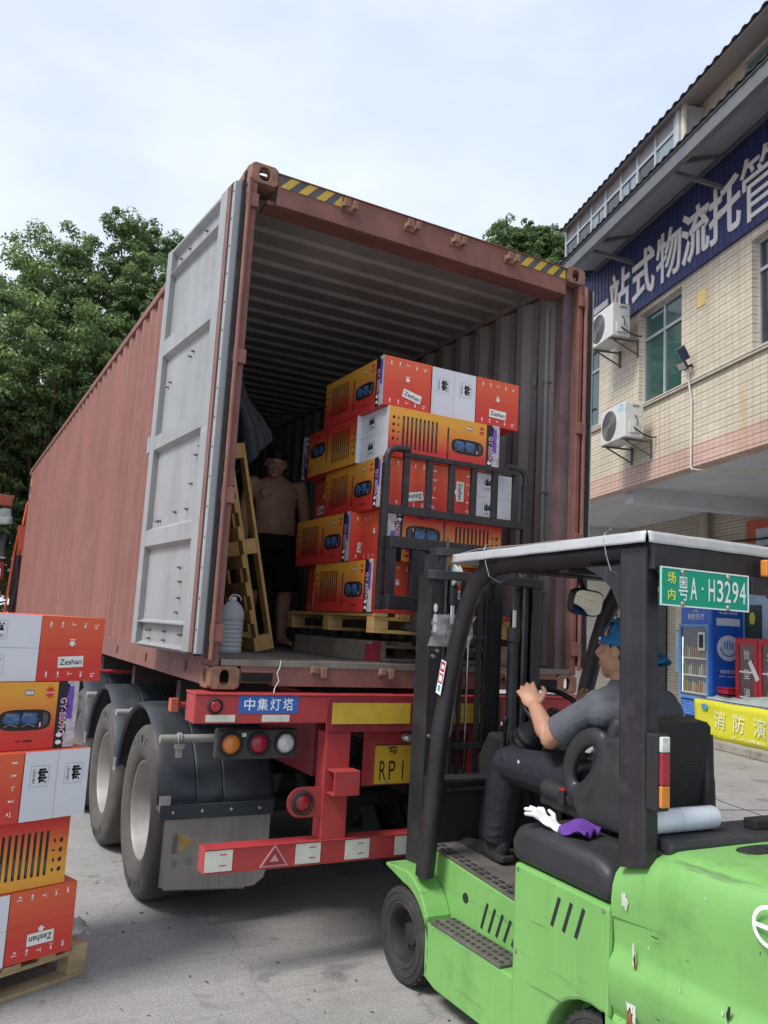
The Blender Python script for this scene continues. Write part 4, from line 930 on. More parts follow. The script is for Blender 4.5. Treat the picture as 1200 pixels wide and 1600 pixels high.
def crates():
    for i, (z, w_, cidx, lab) in enumerate(((.30, .42, 0, 'pale crate full of packets, lowest of the pile beside the fridge'), (.60, .46, 1, 'red tray in the middle of the pile beside the fridge'), (.74, .36, 2, 'dark box on top of the red tray beside the fridge'), (.88, .34, 1, 'small red box on top of the pile beside the fridge'))):
        r = broot('storage_crate', 13.86, 2.55, z, label=lab, cat='crate', group='pile of crates beside the fridge')
        m_ = [M('crate_pale', (.5,.45,.38), .6), M('crate_red', (.5,.03,.06), .5), M('crate_dark', (.06,.06,.065), .6)][cidx]; h = .28 if i == 0 else .12
        q = MB(); q.box(-w_/2, w_/2, -.15, .15, 0, h*.8); q.box(-w_/2-.02, w_/2+.02, -.17, .17, h*.8, h-.003)
        q.build('body', m_, r, bevel=.006)
        if i == 0:
            q = MB()
            for k in range(4): q.box(-.18, .18, .15, .156, .02+k*.05, .055+k*.05, k % 3)
            q.build('packets', [M('packet_blue', (.2,.35,.6), .5), M('packet_yellow', (.6,.5,.2), .5), ink_w], r)
crates()
def posters():
    for (s, z0, z1, w_, c, lab, lines) in ((15.95, 1.15, 2.0, .75, (.40,.58,.70), 'pale blue notice with fine print on the tiled wall left of the fridge', 14), (15.40, 1.05, 1.95, .34, (.55,.60,.45), 'narrow green and yellow notice close to the fridge', 3), (15.85, 2.05, 2.6, .95, (.62,.60,.42), 'cream notice board above the pale blue notice', 0), (18.95+.25, 1.9, 2.5, .25, (.5,.58,.66), 'small notice on the wall seen between container and mirror', 4), (14.25-.55, 1.9, 2.55, .5, (.03,.06,.05), 'dark picture with a yellow bulb on the pale blue mural', -1)):
        r = broot('wall_poster', s, 2.955, z0, label=lab, cat='poster', group='posters on the ground floor wall')
        q = MB(); q.box(-w_/2, w_/2, 0, .012, 0, z1-z0); q.build('board', M('poster_%d' % int(s*100), c, .5, var=.1, scale=4), r)
        q = MB()
        for k in range(max(lines, 0)): q.box(-w_/2+.06, w_/2-.06-.03*(k % 3), .012, .0135, .08+k*.045, .09+k*.045)
        if lines > 0: q.build('print', M('poster_print', (.15,.22,.35), .5), r)
        if lines < 0: q.ell((.02, .014, .40), (.09, .004, .12), 14); q.build('print', M('bulb_yellow', (.65,.6,.08), .5), r, smooth=50)
posters()
def wire_basket():
    r = broot('wire_rack', 9.4, 1.0, 1.35, label='black wire rack with thin parallel rods leaning at the right edge', cat='wire rack')
    q = MB()
    for k in range(6): q.tube([(.25-k*.05, .02*k, 1.12-.03*k), (-.35-k*.05, .02*k, .0-.03*k)], .008, 6)
    for t in (.05, .95): q.tube([(.25-.6*t, 0, 1.12*(1-t)), (-.60*t, .1, 1.12*(1-t)-.15)], .010, 6)
    q.build('rods', blackp, r, smooth=50)
    q = MB(); q.ell((-.05, .05, .55), (.13, .05, .32), 12, rot=Euler((0, .45, 0)).to_matrix()); q.build('bag', rubber, r, smooth=60)
wire_basket()
def tyre_stack():
    pass
# ================================================================== trees
leafs = []
def leaf_mat(name, c1, c2):
    m = bpy.data.materials.new(name); m.use_nodes = True; t = m.node_tree; n = t.nodes; l = t.links.new; b = n['Principled BSDF']
    g = n.new('ShaderNodeNewGeometry'); rp_ = n.new('ShaderNodeValToRGB'); e = rp_.color_ramp.elements; e[0].color = c1+(1,); e[1].color = c2+(1,); l(g.outputs['Random Per Island'], rp_.inputs['Fac'])
    l(rp_.outputs['Color'], b.inputs['Base Color']); b.inputs['Roughness'].default_value = .5; b.inputs['Specular IOR Level'].default_value = .35
    tr = n.new('ShaderNodeBsdfTranslucent'); l(rp_.outputs['Color'], tr.inputs['Color']); ms = n.new('ShaderNodeMixShader'); ms.inputs[0].default_value = .38
    l(b.outputs[0], ms.inputs[1]); l(tr.outputs[0], ms.inputs[2]); l(ms.outputs[0], n['Material Output'].inputs['Surface']); return m
leaf_old = leaf_mat('ficus_leaf_old', (.072,.125,.048), (.155,.24,.09)); leaf_young_lit = leaf_mat('ficus_leaf_young_lit', (.19,.29,.095), (.30,.41,.15))  # second colour: yellow-green tip leaves, brightened to carry the sunlit highlights
bark = M('ficus_bark', (.13,.11,.09), .9, var=.3, scale=5, bump=.5, bscale=20)
import numpy as np
def tree(loc, label, seed, H, rad, zc, n_clump, leaves_per, group, leaf=.062, squash=(1,1,1), base=2.2):
    rng = np.random.default_rng(seed); rnd = random.Random(seed)
    root = empty('ficus_tree', loc, label=label, cat='tree', group=group)
    cl = []
    for i in range(n_clump):
        for _ in range(30):
            d = rng.normal(size=3); d /= np.linalg.norm(d)
            rr = rnd.uniform(.35, .86)**.6
            p = np.array([d[0]*rad*squash[0], d[1]*rad*squash[1], d[2]*(H-zc)*squash[2]])*rr
            if zc+p[2] > base: break
        cl.append((p+np.array([0, 0, zc]), rnd.uniform(.45, .95)*rad/3.6))
    tb = MB(); tb.limb([(0,0,0), (.1,.05,zc*.35), (-.1,.1,zc*.7), (0,0,zc)], [.38,.30,.24,.16], 12)
    for c, r in cl[::3]:
        m_ = Vector(c)*.5+Vector((0,0,zc*.15)); tb.tube([(0,0,zc*rnd.uniform(.3,.7)), m_, c], [.12,.07,.025], 6)
    tb.build('trunk', bark, root, smooth=60)
    V = []; MI = []
    for c, r in cl:
        n = int(leaves_per*(r/(rad/5))**1.6)
        # each clump = several sprigs bulging upward and outward
        ns = max(6, n//85); sd = rng.normal(size=(ns, 3)); sd[:, 2] = sd[:, 2]*.8+.25; sd /= np.linalg.norm(sd, axis=1)[:, None]
        sc = c+sd*r*rng.uniform(.55, 1.15, (ns, 1)); sr = r*rng.uniform(.22, .45, ns)
        k = rng.integers(0, ns, n); d = rng.normal(size=(n, 3)); d /= np.linalg.norm(d, axis=1)[:, None]; d[:, 2] = np.abs(d[:, 2])*1.15-.35
        p = sc[k]+d*sr[k][:, None]*rng.uniform(.5, 1.05, (n, 1))
        nr = d+rng.normal(size=(n, 3))*.55+np.array([0, 0, .5]); nr /= np.linalg.norm(nr, axis=1)[:, None]
        a = np.cross(nr, rng.normal(size=(n, 3))); a /= np.linalg.norm(a, axis=1)[:, None]; b = np.cross(nr, a)
        s = leaf*rng.uniform(.6, 1.3, (n, 1))
        q = np.stack([p-a*s, p-b*s*.42-nr*s*.1, p+a*s, p+b*s*.42-nr*s*.1], 1)
        V.append(q.reshape(-1, 3)); yg = rng.random(ns) < .55; MI.append(((d[:, 2] > .1) & yg[k] & (rng.random(n) < .8)).astype(np.int32))  # sunlit highlights put into colour: brighter leaves on upper sides of some sprigs
    V = np.concatenate(V); MI = np.concatenate(MI); nf = len(MI)
    me = bpy.data.meshes.new('crown'); me.vertices.add(len(V)); me.vertices.foreach_set('co', V.astype(np.float32).ravel())
    me.loops.add(nf*4); me.loops.foreach_set('vertex_index', np.arange(nf*4, dtype=np.int32)); me.polygons.add(nf)
    me.polygons.foreach_set('loop_start', np.arange(0, nf*4, 4, dtype=np.int32)); me.polygons.foreach_set('material_index', MI)
    me.materials.append(leaf_old); me.materials.append(leaf_young_lit); me.update(); me.validate()
    o = bpy.data.objects.new('crown', me); COL.objects.link(o); o.parent = root
    return root
G = 'ficus trees behind the container'
tree((-3.0, 17.8, 0), 'dense ficus tree at the left edge behind the container, the leftmost crown', 11, 9.2, 3.6, 5.6, 190, 950, G, base=3.0)
tree((.9, 19.2, 0), 'dense ficus tree just left of the open container door', 12, 11.9, 3.7, 7.0, 210, 1000, G, base=3.0)
tree((3.8, 18.5, 0), 'tall ficus tree whose top stands highest beside the container door', 13, 13.3, 3.1, 8.3, 170, 1000, G, base=3.4)
tree((-1.2, 24.5, 0), 'shaded ficus tree low behind the other crowns at the left', 14, 9.0, 5.5, 4.6, 150, 600, G, base=1.0, leaf=.09)
tree((24.2, 28.5, 0), 'rounded ficus crown showing above the container beside the roof', 15, 23.2, 4.0, 19.0, 190, 800, G, leaf=.10, base=6)
# ================================================================== cartons
def strip_mat():
    m = M('strip_print', (.02,.018,.03), .45, var=.3, scale=9); return m
yel = (.80,.38,.05); mid = (.76,.14,.04); redk = (.64,.045,.04)
card_up = M('carton_orange_print', (1,1,1), .42, var=.10, scale=3, bump=.35, bscale=5, dirt=.25, dcol=(.45,.10,.06), dscale=6, chips=.285, ccol=(.62,.42,.32), cscale=20, grad=(0., redk, .316, yel))
card_dn = M('carton_orange_print_flipped', (1,1,1), .42, var=.10, scale=3, bump=.35, bscale=5, dirt=.25, dcol=(.45,.10,.06), dscale=6, chips=.285, ccol=(.62,.42,.32), cscale=20, grad=(0., yel, .316, redk))
card_red = M('carton_red_print', (1,1,1), .42, var=.10, scale=3, bump=.35, bscale=5, dirt=.25, dcol=(.45,.10,.06), dscale=6, chips=.285, ccol=(.62,.42,.32), cscale=20, grad=(0., (.66,.055,.042), .316, (.74,.125,.055)))
card_white = M('carton_white_flap', (.68,.70,.76), .5, var=.06, scale=3, bump=.35, bscale=5, dirt=.3, dcol=(.52,.52,.55), dscale=5)
kraft = M('carton_kraft_edge', (.36,.22,.12), .8)
drum_b = M('print_drum_blue', (.05,.12,.28), .35, var=.5, scale=40)
grey_i = M('print_grey', (.16,.17,.2), .5)
purple = M('print_purple', (.16,.08,.42), .45, var=.5, scale=25)
smoke = M('print_smoke', (.50,.46,.50), .45, var=.35, scale=30)
pink_i = M('print_pink', (.80,.35,.50), .5)
burst = M('print_burst_red', (.66,.03,.02), .45)
CM = [card_up, card_dn, card_red, card_white, strip_mat(), ink_k, ink_w, drum_b, burst, grey_i, purple, smoke, pink_i, kraft]
CL_, CWd, CHt = .83, .335, .313
def face(q, kind, O, r, u, w, h, flip=False, small=False):
    O = Vector(O); r = Vector(r); u = Vector(u); n = r.cross(u)
    rot = flip == 90 or flip == -90
    def P(a, b, o=.0008):
        if flip is True: a, b = 1-a, 1-b
        elif flip == 90: a, b = b, 1-a
        elif flip == -90: a, b = 1-b, a
        return O+r*(a*w)+u*(b*h)+n*o
    def rect(a0, b0, a1, b1, m, o=.0008): q.add([P(a0, b0, o), P(a1, b0, o), P(a1, b1, o), P(a0, b1, o)], [(0,1,2,3)], m)
    def poly(pts, m, o=.0008): q.add([P(a, b, o) for a, b in pts], [tuple(range(len(pts)))], m)
    def txt(s, a, b, hh, ww, m, vert=False, o=.0012):
        vs, fs, asp = glyphs(s, .0)
        if vert: vs2 = [P(a+y*hh, b-x*ww, o) for x, y in vs]
        else: vs2 = [P(a+x*ww, b+y*hh, o) for x, y in vs]
        q.add(vs2, fs, m)
    if kind == 'long':
        # order: icons, bars, single bar, product, end strip
        rect(.875, 0, 1, 1, 4)
        rnd = random.Random(4)
        for k in range(26):
            b = k/26+.01; rect(.935+rnd.uniform(-.008, .01), b, .998, b+1/26, 10 if .42 < b < .92 else 11, .0010)
        rect(.972, .02, .999, .98, 11, .0012)
        txt('GY-8809C', .915, .48, .042*.9, .55, 6, True, .0015); txt('GY-8809C', .9145, .48, .036*.9, .54, 12, True, .0018)
        for k in range(2): poly([(.905+.022*math.cos(t*.7854)*(h/w)*2.2, .09+.11*k+.035*math.sin(t*.7854)) for t in range(8)], 6, .0013)
        for k in range(9): x = .118+k*.036; rect(x, .20, x+.016, .84, 5); 
        for k in range(9): x = .118+k*.036; rect(x+.006, .60-.03*(k % 3), x+.0095, .78, 9, .0011)
        rect(.512, .14, .526, .78, 5); rect(.517, .25, .521, .5, 9, .0011)
        c = [(.70, .44)][0]; ww, hh = .148, .155
        poly([(c[0]+ww*math.copysign(abs(math.cos(t*.2618))**.55, math.cos(t*.2618)), c[1]+hh*math.copysign(abs(math.sin(t*.2618))**.6, math.sin(t*.2618))) for t in range(24)], 5, .0010)
        for x in (.585, .685):
            poly([(x, .40), (x+.078, .38), (x+.088, .44), (x+.078, .54), (x+.004, .55), (x-.008, .46)], 7, .0013); poly([(x+.012, .53), (x+.05, .53), (x+.06, .49), (x+.01, .50)], 9, .0015); poly([(x+.004, .335), (x+.03, .375), (x+.074, .335), (x+.076, .35), (x+.032, .39), (x, .35)], 9, .0015)
        for t_ in range(5): poly([(.80+.006*t_+.002, .33+.01*t_), (.804+.006*t_, .33+.01*t_), (.807+.006*t_, .55-.01*t_), (.804+.006*t_, .55-.01*t_)], 9, .0014)
        rect(.782, .33, .792, .40, 12, .0016)
        poly([(.828+(.033 if t % 2 else .018)*math.cos(t*.2856), .84+(.115 if t % 2 else .06)*math.sin(t*.2856)) for t in range(22)], 8, .0010)
        txt('5000', .828, .84, .05, .03, 0 if 0 else 6, True)
        rect(.685, .80, .735, .88, 9); [rect(.689+.011*i, .815, .697+.011*i, .865, 6, .0011) for i in range(4)]
        rect(.70, .12, .75, .145, 5); poly([(.655, .13), (.685, .15), (.685, .135), (.672, .125), (.685, .11)], 5)
        for b in (.78, .64, .5, .36): poly([(.042+.013*math.cos(t), b+.038*math.sin(t)) for t in (0, 1.2, 2.1, 3.6, 4.7)], 5); rect(.075, b-.025, .087, b+.025, 5) if b != .5 else rect(.075, b-.01, .095, b+.01, 5)
    elif kind == 'red':
        rect(0, .497, 1, .503, 13 if 0 else 8)  # flap seam; the line also stands for the flap edge's shadow
        for row, b in ((0, .88), (1, .12)):
            for i in range(5):
                a = .14+i*.18
                if i == 0: rect(a-.012, b-.035, a+.012, b+.03, 6); rect(a-.022, b-.05, a+.022, b-.044, 6)
                elif i == 1: poly([(a-.006, b-.03), (a+.006, b-.03), (a+.014, b+.03), (a-.014, b+.03)], 6); rect(a-.03, b-.05, a+.03, b-.044, 6)
                elif i == 2: poly([(a-.03, b+.03), (a-.02, b+.03), (a-.015, b-.03), (a-.022, b-.03)], 6); rect(a-.008, b-.01, a+.035, b+.002, 6)
                elif i == 3:
                    for t in (.9, 1.57, 2.2): poly([(a, b-.01), (a+.005, b-.01), (a+.035*math.cos(t)+.005, b+.04*math.sin(t)), (a+.035*math.cos(t), b+.04*math.sin(t))], 6)
                    rect(a-.014, b-.05, a+.014, b-.012, 6)
                else:
                    rect(a-.035, b-.006, a+.035, b+.004, 6); poly([(a+.03, b-.02), (a+.045, b), (a+.03, b+.02)], 6); rect(a-.02, b-.05, a+.02, b-.03, 6)
        poly([(.47, .62), (.53, .62), (.53, .585), (.56, .585), (.5, .535), (.44, .585), (.47, .585)], 6); rect(.46, .635, .54, .65, 6)
    elif kind == 'white':
        rect(0, .4975, 1, .5025, 9 if 0 else 13, .0006)  # flap seam, drawn as the shadow line of the flap edge too
        for b in (.76, .24):
            a = .36; f = .004
            for (x0, y0, x1, y1) in ((a-.15, b-.14, a+.15, b-.136), (a-.15, b+.136, a+.15, b+.14), (a-.15, b-.14, a-.146, b+.14), (a+.146, b-.14, a+.15, b+.14)): rect(x0, y0, x1, y1, 9)
            for k, (dx, hh) in enumerate(((-.09, .07), (-.05, .10), (-.01, .06), (.03, .09), (.07, .05))): rect(a+dx-.017, b+.02-hh*.5, a+dx+.017, b+.02+hh, 5)
            rect(a-.1, b-.01, a+.1, b+.02, 5); poly([(a+.06, b+.07), (a+.09, b+.11), (a+.12, b+.07), (a+.09, b+.085)], 5)
            txt('UN3481', a, b-.085, .04, .2, 5)
    return P
def label(par, P, a, b, tilt=0., w=.40, h=.17, txtflip=False):
    q = MB(); c, s = math.cos(R(tilt)), math.sin(R(tilt))
    def L_(x, y, o): return P(a+(x*c-y*s), b+(x*s+y*c), o)
    q.add([L_(-w/2, -h/2, .0022), L_(w/2, -h/2, .0022), L_(w/2, h/2, .0022), L_(-w/2, h/2, .0022)], [(0,1,2,3)], 0)
    vs, fs, asp = glyphs('Zeshan', .012); q.add([L_(x*w*.86, y*h*.52, .0030) for x, y in vs], fs, 1)
    o = q.build('shipping_label', [M('label_paper', (.78,.78,.76), .5, var=.03), ink_k], par); o['label'] = 'white label reading Zeshan'; return o
CG = 'boxed speakers stacked on pallets'
def carton(x, y, z, orient, faces, label_txt, rz=0, lab=None, H=CHt, L_=CL_, W_=CWd, extra=None, grp=CG):
    """x,y: near left bottom corner; orient 'A' long side runs away from the yard, 'B' long side across; faces {'f':(kind,flip),'l':(kind,flip)}"""
    dx, dy = (W_, L_) if orient == 'A' else (L_, W_)
    c, s = math.cos(R(rz)), math.sin(R(rz)); cx, cy = x+c*dx/2-s*dy/2, y+s*dx/2+c*dy/2
    q = MB(); base = {'long': 0, 'red': 2, 'white': 3}
    def mi(k): kind, fl = faces.get(k, ('red', False)); return (1 if (kind == 'long' and fl) else base[kind])
    x0, x1, y0, y1 = -dx/2, dx/2, -dy/2, dy/2; g = .0015
    vs = [(a, b, c_) for c_ in (g, H-g) for b in (y0, y1) for a in (x0, x1)]
    q.add(vs, [(0,1,5,4)], mi('f')); q.add(vs, [(0,4,6,2)], mi('l')); q.add(vs, [(0,2,3,1)], 2); q.add(vs, [(4,5,7,6)], 2); q.add(vs, [(2,6,7,3)], mi('f')); q.add(vs, [(1,3,7,5)], mi('l'))
    PP = {}
    for k, (kind, fl) in faces.items():
        if k == 'f': PP[k] = face(q, kind, (x0, y0, 0), (1,0,0), (0,0,1), dx, H, fl)
        if k == 'l': PP[k] = face(q, kind, (x0, y1, 0), (0,-1,0), (0,0,1), dy, H, fl)
        if k == 'b': PP[k] = face(q, kind, (x1, y0, 0), (0,1,0), (0,0,1), dy, H, fl)
    o = q.build('speaker_carton', CM, None); o.location = (cx, cy, z); o.rotation_euler = (0, 0, R(rz)); tag(o, label_txt, 'carton', grp)
    if lab:
        for (k, a, b, t, *r_) in lab: label(o, PP[k], a, b, t, *r_)
    return o
wood_n = M('new_pine', (.50,.32,.12), .7, var=.18, scale=7, streak=(.3, 9, (.36,.2,.07)), dirt=.3, dcol=(.32,.19,.08), dscale=9)
wood_o = M('weathered_wood', (.27,.23,.19), .85, var=.25, scale=8, dirt=.5, dcol=(.14,.12,.10), dscale=7)
wood_m = M('pallet_wood', (.40,.29,.17), .8, var=.25, scale=8, dirt=.45, dcol=(.24,.17,.10), dscale=7)
def pallet(name, L_, W_, T_, mat_, lab, loc, rz=0, cat='pallet', blocks=True, T=None, end=None, group=None, nt=6):
    r = empty(name, loc, rz, label=lab, cat=cat, group=group); 
    if T: r.matrix_world = T
    rnd = random.Random(hash(lab) % 1000 if 0 else len(lab))
    hb = T_-.022*2-.02
    xs = [-L_/2+.05, 0, L_/2-.05]; ys = [-W_/2+.05, 0, W_/2-.05]
    for k in range(nt):
        y = -L_/2+.045+k*(L_-.09)/(nt-1)
        q = MB(); q.box(y-.045, y+.045, -W_/2, W_/2, T_-.021, T_-rnd.uniform(0, .002)); q.build('deck_board', mat_, r, bevel=.002)
    for y in ys:
        q = MB(); q.box(-L_/2, L_/2, y-.045, y+.045, T_-.041, T_-.0215); q.build('stringer_board', mat_, r, bevel=.002)
        q = MB(); q.box(-L_/2, L_/2, y-.045, y+.045, 0, .02); q.build('bottom_board', mat_, r, bevel=.002)
        for x in xs:
            q = MB(); q.box(x-.05, x+.05, y-.0445, y+.0445, .0205, T_-.0415); o = q.build('block', mat_, r, bevel=.003)
    if end: 
        q = MB(); q.box(-L_/2-.003, -L_/2+.03, -W_/2-.001, -W_/2+.09, .0, T_-.02); q.build('painted_end', end, r)
    return r
# ---- the load held up by the forklift
X0 = 1.0; Z0 = 1.842; H5 = CHt
def ld(x, y, lay, orient, faces, t, rz=0, lab=None): carton(x, y, Z0+lay*H5, orient, faces, t, rz, lab)
ld(.965, .115, 4, 'A', {'f': ('red', False), 'l': ('long', False)}, 'red-ended carton on the top layer of the raised load, leftmost of three', .6, [('f', .60, .27, -14)])
ld(1.312, .125, 4, 'A', {'f': ('white', 90)}, 'white-ended carton in the middle of the top layer of the raised load', .4)
ld(1.652, .12, 4, 'A', {'f': ('red', False)}, 'red-ended carton on the top layer of the raised load, rightmost of three', -.4, [('f', .5, .27, -2)])
ld(1.13, .975, 4, 'B', {'l': ('white', False)}, 'white-ended carton at the back left of the top layer of the raised load')
ld(1.005, .10, 3, 'B', {'f': ('long', False), 'l': ('white', False)}, 'yellow-fronted carton lying crosswise in the fourth layer of the raised load', .5)
ld(1.845, .12, 3, 'A', {'f': ('red', 90)}, 'carton hidden behind the right end of the crosswise carton, fourth layer', 0) if 0 else None
ld(.965, .445, 3, 'A', {'f': ('white', False), 'l': ('long', True)}, 'carton printed upside down jutting out left in the fourth layer of the raised load', 1.2)
ld(1.27, .46, 3, 'A', {}, 'carton behind the crosswise one in the fourth layer of the raised load') if 0 else None
ld(.985, .11, 2, 'A', {'f': ('red', True), 'l': ('long', False)}, 'carton at the left of the middle layer with its label upside down', -.5, [('f', .33, .72, 12)])
ld(1.322, .115, 2, 'A', {'f': ('red', 90)}, 'carton in the middle layer with its label turned sideways', .3, [('f', .48, .68, 0)])
ld(1.662, .125, 2, 'A', {'f': ('white', False)}, 'white-ended carton at the right of the middle layer behind the load guard', .2)
ld(1.07, .96, 2, 'B', {'l': ('red', False)}, 'red carton end showing at the back left of the middle layer', 0, [('l', .5, .3, 0, .6, .2)])
ld(1.035, .10, 1, 'B', {'f': ('long', True), 'l': ('red', False)}, 'red crosswise carton printed upside down in the second layer of the raised load', -.4)
ld(.957, .437, 1, 'A', {'f': ('red', False), 'l': ('long', False)}, 'carton jutting out left in the second layer of the raised load', 1.0, [('f', .36, .28, -4, .4, .2)])
ld(.965, .115, 0, 'A', {'f': ('red', False), 'l': ('long', False)}, 'carton at the near left of the bottom layer of the raised load', .4)
ld(1.305, .115, 0, 'A', {'f': ('red', True)}, 'carton seen through the carriage in the bottom layer of the raised load', .2, [('f', .3, .55, 0)])
ld(1.645, .12, 0, 'A', {'f': ('red', False)}, 'carton at the right of the bottom layer behind the mast', -.3)
ld(1.06, .955, 0, 'B', {'l': ('red', False)}, 'red carton end at the back left of the bottom layer', 0, [('l', .42, .4, 88, .5, .2)])
pallet('wooden_pallet', 1.02, 1.34, .116, wood_n, 'pale new pine pallet under the raised load', (1.49, .77, 1.725), 0, nt=7)
pallet('wooden_pallet', 1.05, 1.16, .122, wood_o, 'grey weathered pallet with a red painted end on the container floor', (1.60, .90, FZ+.001), 1.5, end=M('red_paint_end', (.35,.03,.05), .7, dirt=.5, dcol=(.25,.15,.12)))
q = MB(); q.box(-.3, -.0, -.5, .5, 0, .11)
# side runner of the weathered pallet (solid board)
sr = bpy.data.objects['wooden_pallet.001']; q = MB(); q.box(-.527, -.497, -.575, .578, .0, .118, 0); q.box(-.528, -.47, -.583, -.5755, 0, .119, 1); q.build('side_runner', [wood_o, M('red_paint_end', (.35,.03,.05))], sr)
# ---- the stack on the ground at the left
rzs = 20; ux, uy = math.cos(R(rzs)), math.sin(R(rzs))
GR = 'boxed speakers stacked on the ground pallet'
def gs(xr, yr, lay, orient, faces, t, lab=None, rz=rzs, H=.3145):
    """xr, yr: near right bottom corner"""
    dx = CWd*.96 if orient == 'A' else CL_; u = (math.cos(R(rz)), math.sin(R(rz)))
    carton(xr-u[0]*dx, yr-u[1]*dx, .156+lay*.3145, orient, faces, t, rz, lab, H=H, W_=CWd*.96, grp=GR)
gs(-.511, .192, 0, 'A', {'f': ('red', True)}, 'red-ended carton with an upside-down label at the bottom of the left stack', [('f', .5, .71, 0)])
gs(-.817, .075, 0, 'A', {'f': ('white', False)}, 'white-ended carton at the bottom left of the ground stack')
gs(-.575, .182, 1, 'B', {'f': ('long', True)}, 'upside-down striped carton in the second layer of the ground stack', rz=19)
gs(-.518, .165, 2, 'A', {'f': ('white', 90)}, 'white-ended carton in the third layer of the ground stack')
gs(-.825, .055, 2, 'A', {'f': ('red', 90)}, 'red-ended carton with a sideways label in the third layer of the ground stack', [('f', .5, .3, 0)], rz=20)
gs(-.597, .185, 3, 'B', {'f': ('long', False)}, 'orange carton with a picture of a speaker in the fourth layer of the ground stack', rz=17)
gs(-.497, .232, 4, 'A', {'f': ('red', False)}, 'red-ended carton with a straight label on top of the ground stack', [('f', .5, .30, 3)], rz=17)
gs(-.807, .137, 4, 'A', {'f': ('white', False)}, 'white-ended carton at the top left of the ground stack', rz=17)
c24, s24 = math.cos(R(26)), math.sin(R(26)); hx, hy = 1.15/2, -1.1/2
pallet('wooden_pallet', 1.15, 1.1, .152, wood_m, 'worn wooden pallet under the ground stack at the left', (-.415-(c24*hx-s24*hy), .275-(s24*hx+c24*hy), 0.001), 26, nt=7)
# crumpled film on the ground pallet
q = MB(); rnd = random.Random(9)
def fm(u, v): return (-.02+.12*u, .0+.10*v, .02+.06*math.sin(u*3.14)*math.sin(v*3.14)+.03*noise.noise(Vector((u*5, v*5, 3))))
q.grid(fm, 14, 14); o = q.build('wrap_film_scrap', M('clear_film', (.8,.82,.85), .15, trans=.85, alpha=.55), None, smooth=60, solid=.001); o.location = (-.50, .33, .155); tag(o, 'crumpled scrap of clear wrap film on the edge of the ground pallet', 'film scrap')
# ================================================================== things inside the container
a_ = R(-13.2)
Tm = Matrix.Translation((.60, 1.02, FZ+.001)) @ Matrix.Rotation(a_, 4, 'Y') @ Matrix(((0,0,-1,0), (0,1,0,0), (1,0,0,0), (0,0,0,1))) @ Matrix.Translation((.69, .45, -.135))
pallet('wooden_pallet', 1.38, .92, .135, wood_n, 'yellow pine pallet standing on edge and leaning on the left container wall', (0,0,0), T=Tm, nt=8)
q = MB(); q.box(-.13, .13, -.28, .28, 0, .95, 0); q.box(-.131, .131, -.004, .004, .001, .951, 1)
o = q.build('brown_carton', [M('brown_cardboard', (.22,.14,.085), .8, var=.15), M('brown_tape', (.3,.2,.1), .4)], None, bevel=.004); o.location = (.22, 1.42, FZ); o.rotation_euler = (0, 0, R(4)); tag(o, 'plain brown carton in the shade behind the leaning pallet', 'carton')
def bottle():
    r = empty('water_bottle', (.368, .84, FZ+.001), label='large clear water bottle with a white cap and carrying loop on the container sill', cat='bottle')
    prof = [(.0, .0), (.066, .0), (.074, .012)]
    for k in range(7): z = .03+k*.026; prof += [(.074, z), (.069, z+.006), (.074, z+.012)]
    prof += [(.076, .23), (.074, .25), (.060, .285), (.036, .31), (.020, .322), (.018, .335)]
    q = MB(); q.lathe(prof, (0,0,0), 'z', 36); q.build('bottle_body', M('clear_plastic', (.82,.88,.95), .10, trans=.3, alpha=.72, ior=1.2, var=.08, spec=.8), r, smooth=50)
    q = MB(); q.lathe([(.0, .345), (.021, .345), (.022, .325), (.019, .322)][::-1], (0,0,0), 'z', 20); q.box(-.02, .02, -.02, .02, .0, .001) if 0 else None; q.build('cap', M('white_plastic', (.7,.72,.74), .4), r, smooth=40)
    q = MB(); q.tube([(.0+.04*math.cos(t*.4)+.012, 0, .325+.034*math.sin(t*.4)) for t in range(0, 9)]+[(-.025,0,.325)], .004, 6); q.build('handle_loop', MATS['white_plastic'], r, smooth=60)
bottle()
q = MB(); q.tube([(.38,-.003,1.555), (.375,-.006,1.52), (.36,-.01,1.49), (.372,-.012,1.45), (.35,-.014,1.41), (.33,-.06,1.391)], .0022, 5); o = q.build('white_string', ink_w, None); tag(o, 'thin white string hanging over the container sill', 'string')
def jacket():
    r = empty('hanging_jacket', (.0, 1.22, 3.6), label='grey jacket hanging from the left wall inside the container', cat='jacket')
    q = MB()
    def edge(t): # right boundary x by height 0..1 (top..bottom)
        z = [3.78, 3.56, 3.38, 3.28, 3.20, 3.13, 3.07, 3.01]; xr = [.35, .40, .44, .49, .56, .62, .655, .67]
        k = min(6.999, t*7); i = int(k); f = k-i; return xr[i]*(1-f)+xr[i+1]*f, z[i]*(1-f)+z[i+1]*f
    def fn(u, v):
        xr, z = edge(v); xl = .06+.30*max(0, v-.15); z2 = z-.40*max(0, v-.40)/.60*(1-u)
        x = xl+(xr-xl)*u; y = .05*math.sin(u*15+v*2)*min(1, v*2)*.8+.03*noise.noise(Vector((u*6, v*5, 2)))-.10*math.sin(u*3.14)
        return (x, y, z2-3.6)
    q.grid(fn, 60, 40); q.build('jacket_cloth', M('jacket_grey', (.060,.063,.074), .85, var=.2, scale=6, bump=.3, bscale=40), r, smooth=70, solid=.006)
    q = MB()
    def f2(u, v): return (.25+.14*u+.1*v, -.12+.04*math.sin(u*9+v*4), -.40-.45*v+.02*math.sin(v*9))
    q.grid(f2, 24, 24); q.build('hood', M('jacket_black', (.02,.02,.024), .85, var=.3, scale=9), r, smooth=70, solid=.008)
    q = MB(); q.tube([(.02, .0, .25), (.2, 0, .13), (.38, 0, .09)], .006, 6); q.build('strap', M('strap_grey', (.1,.1,.11), .8), r)
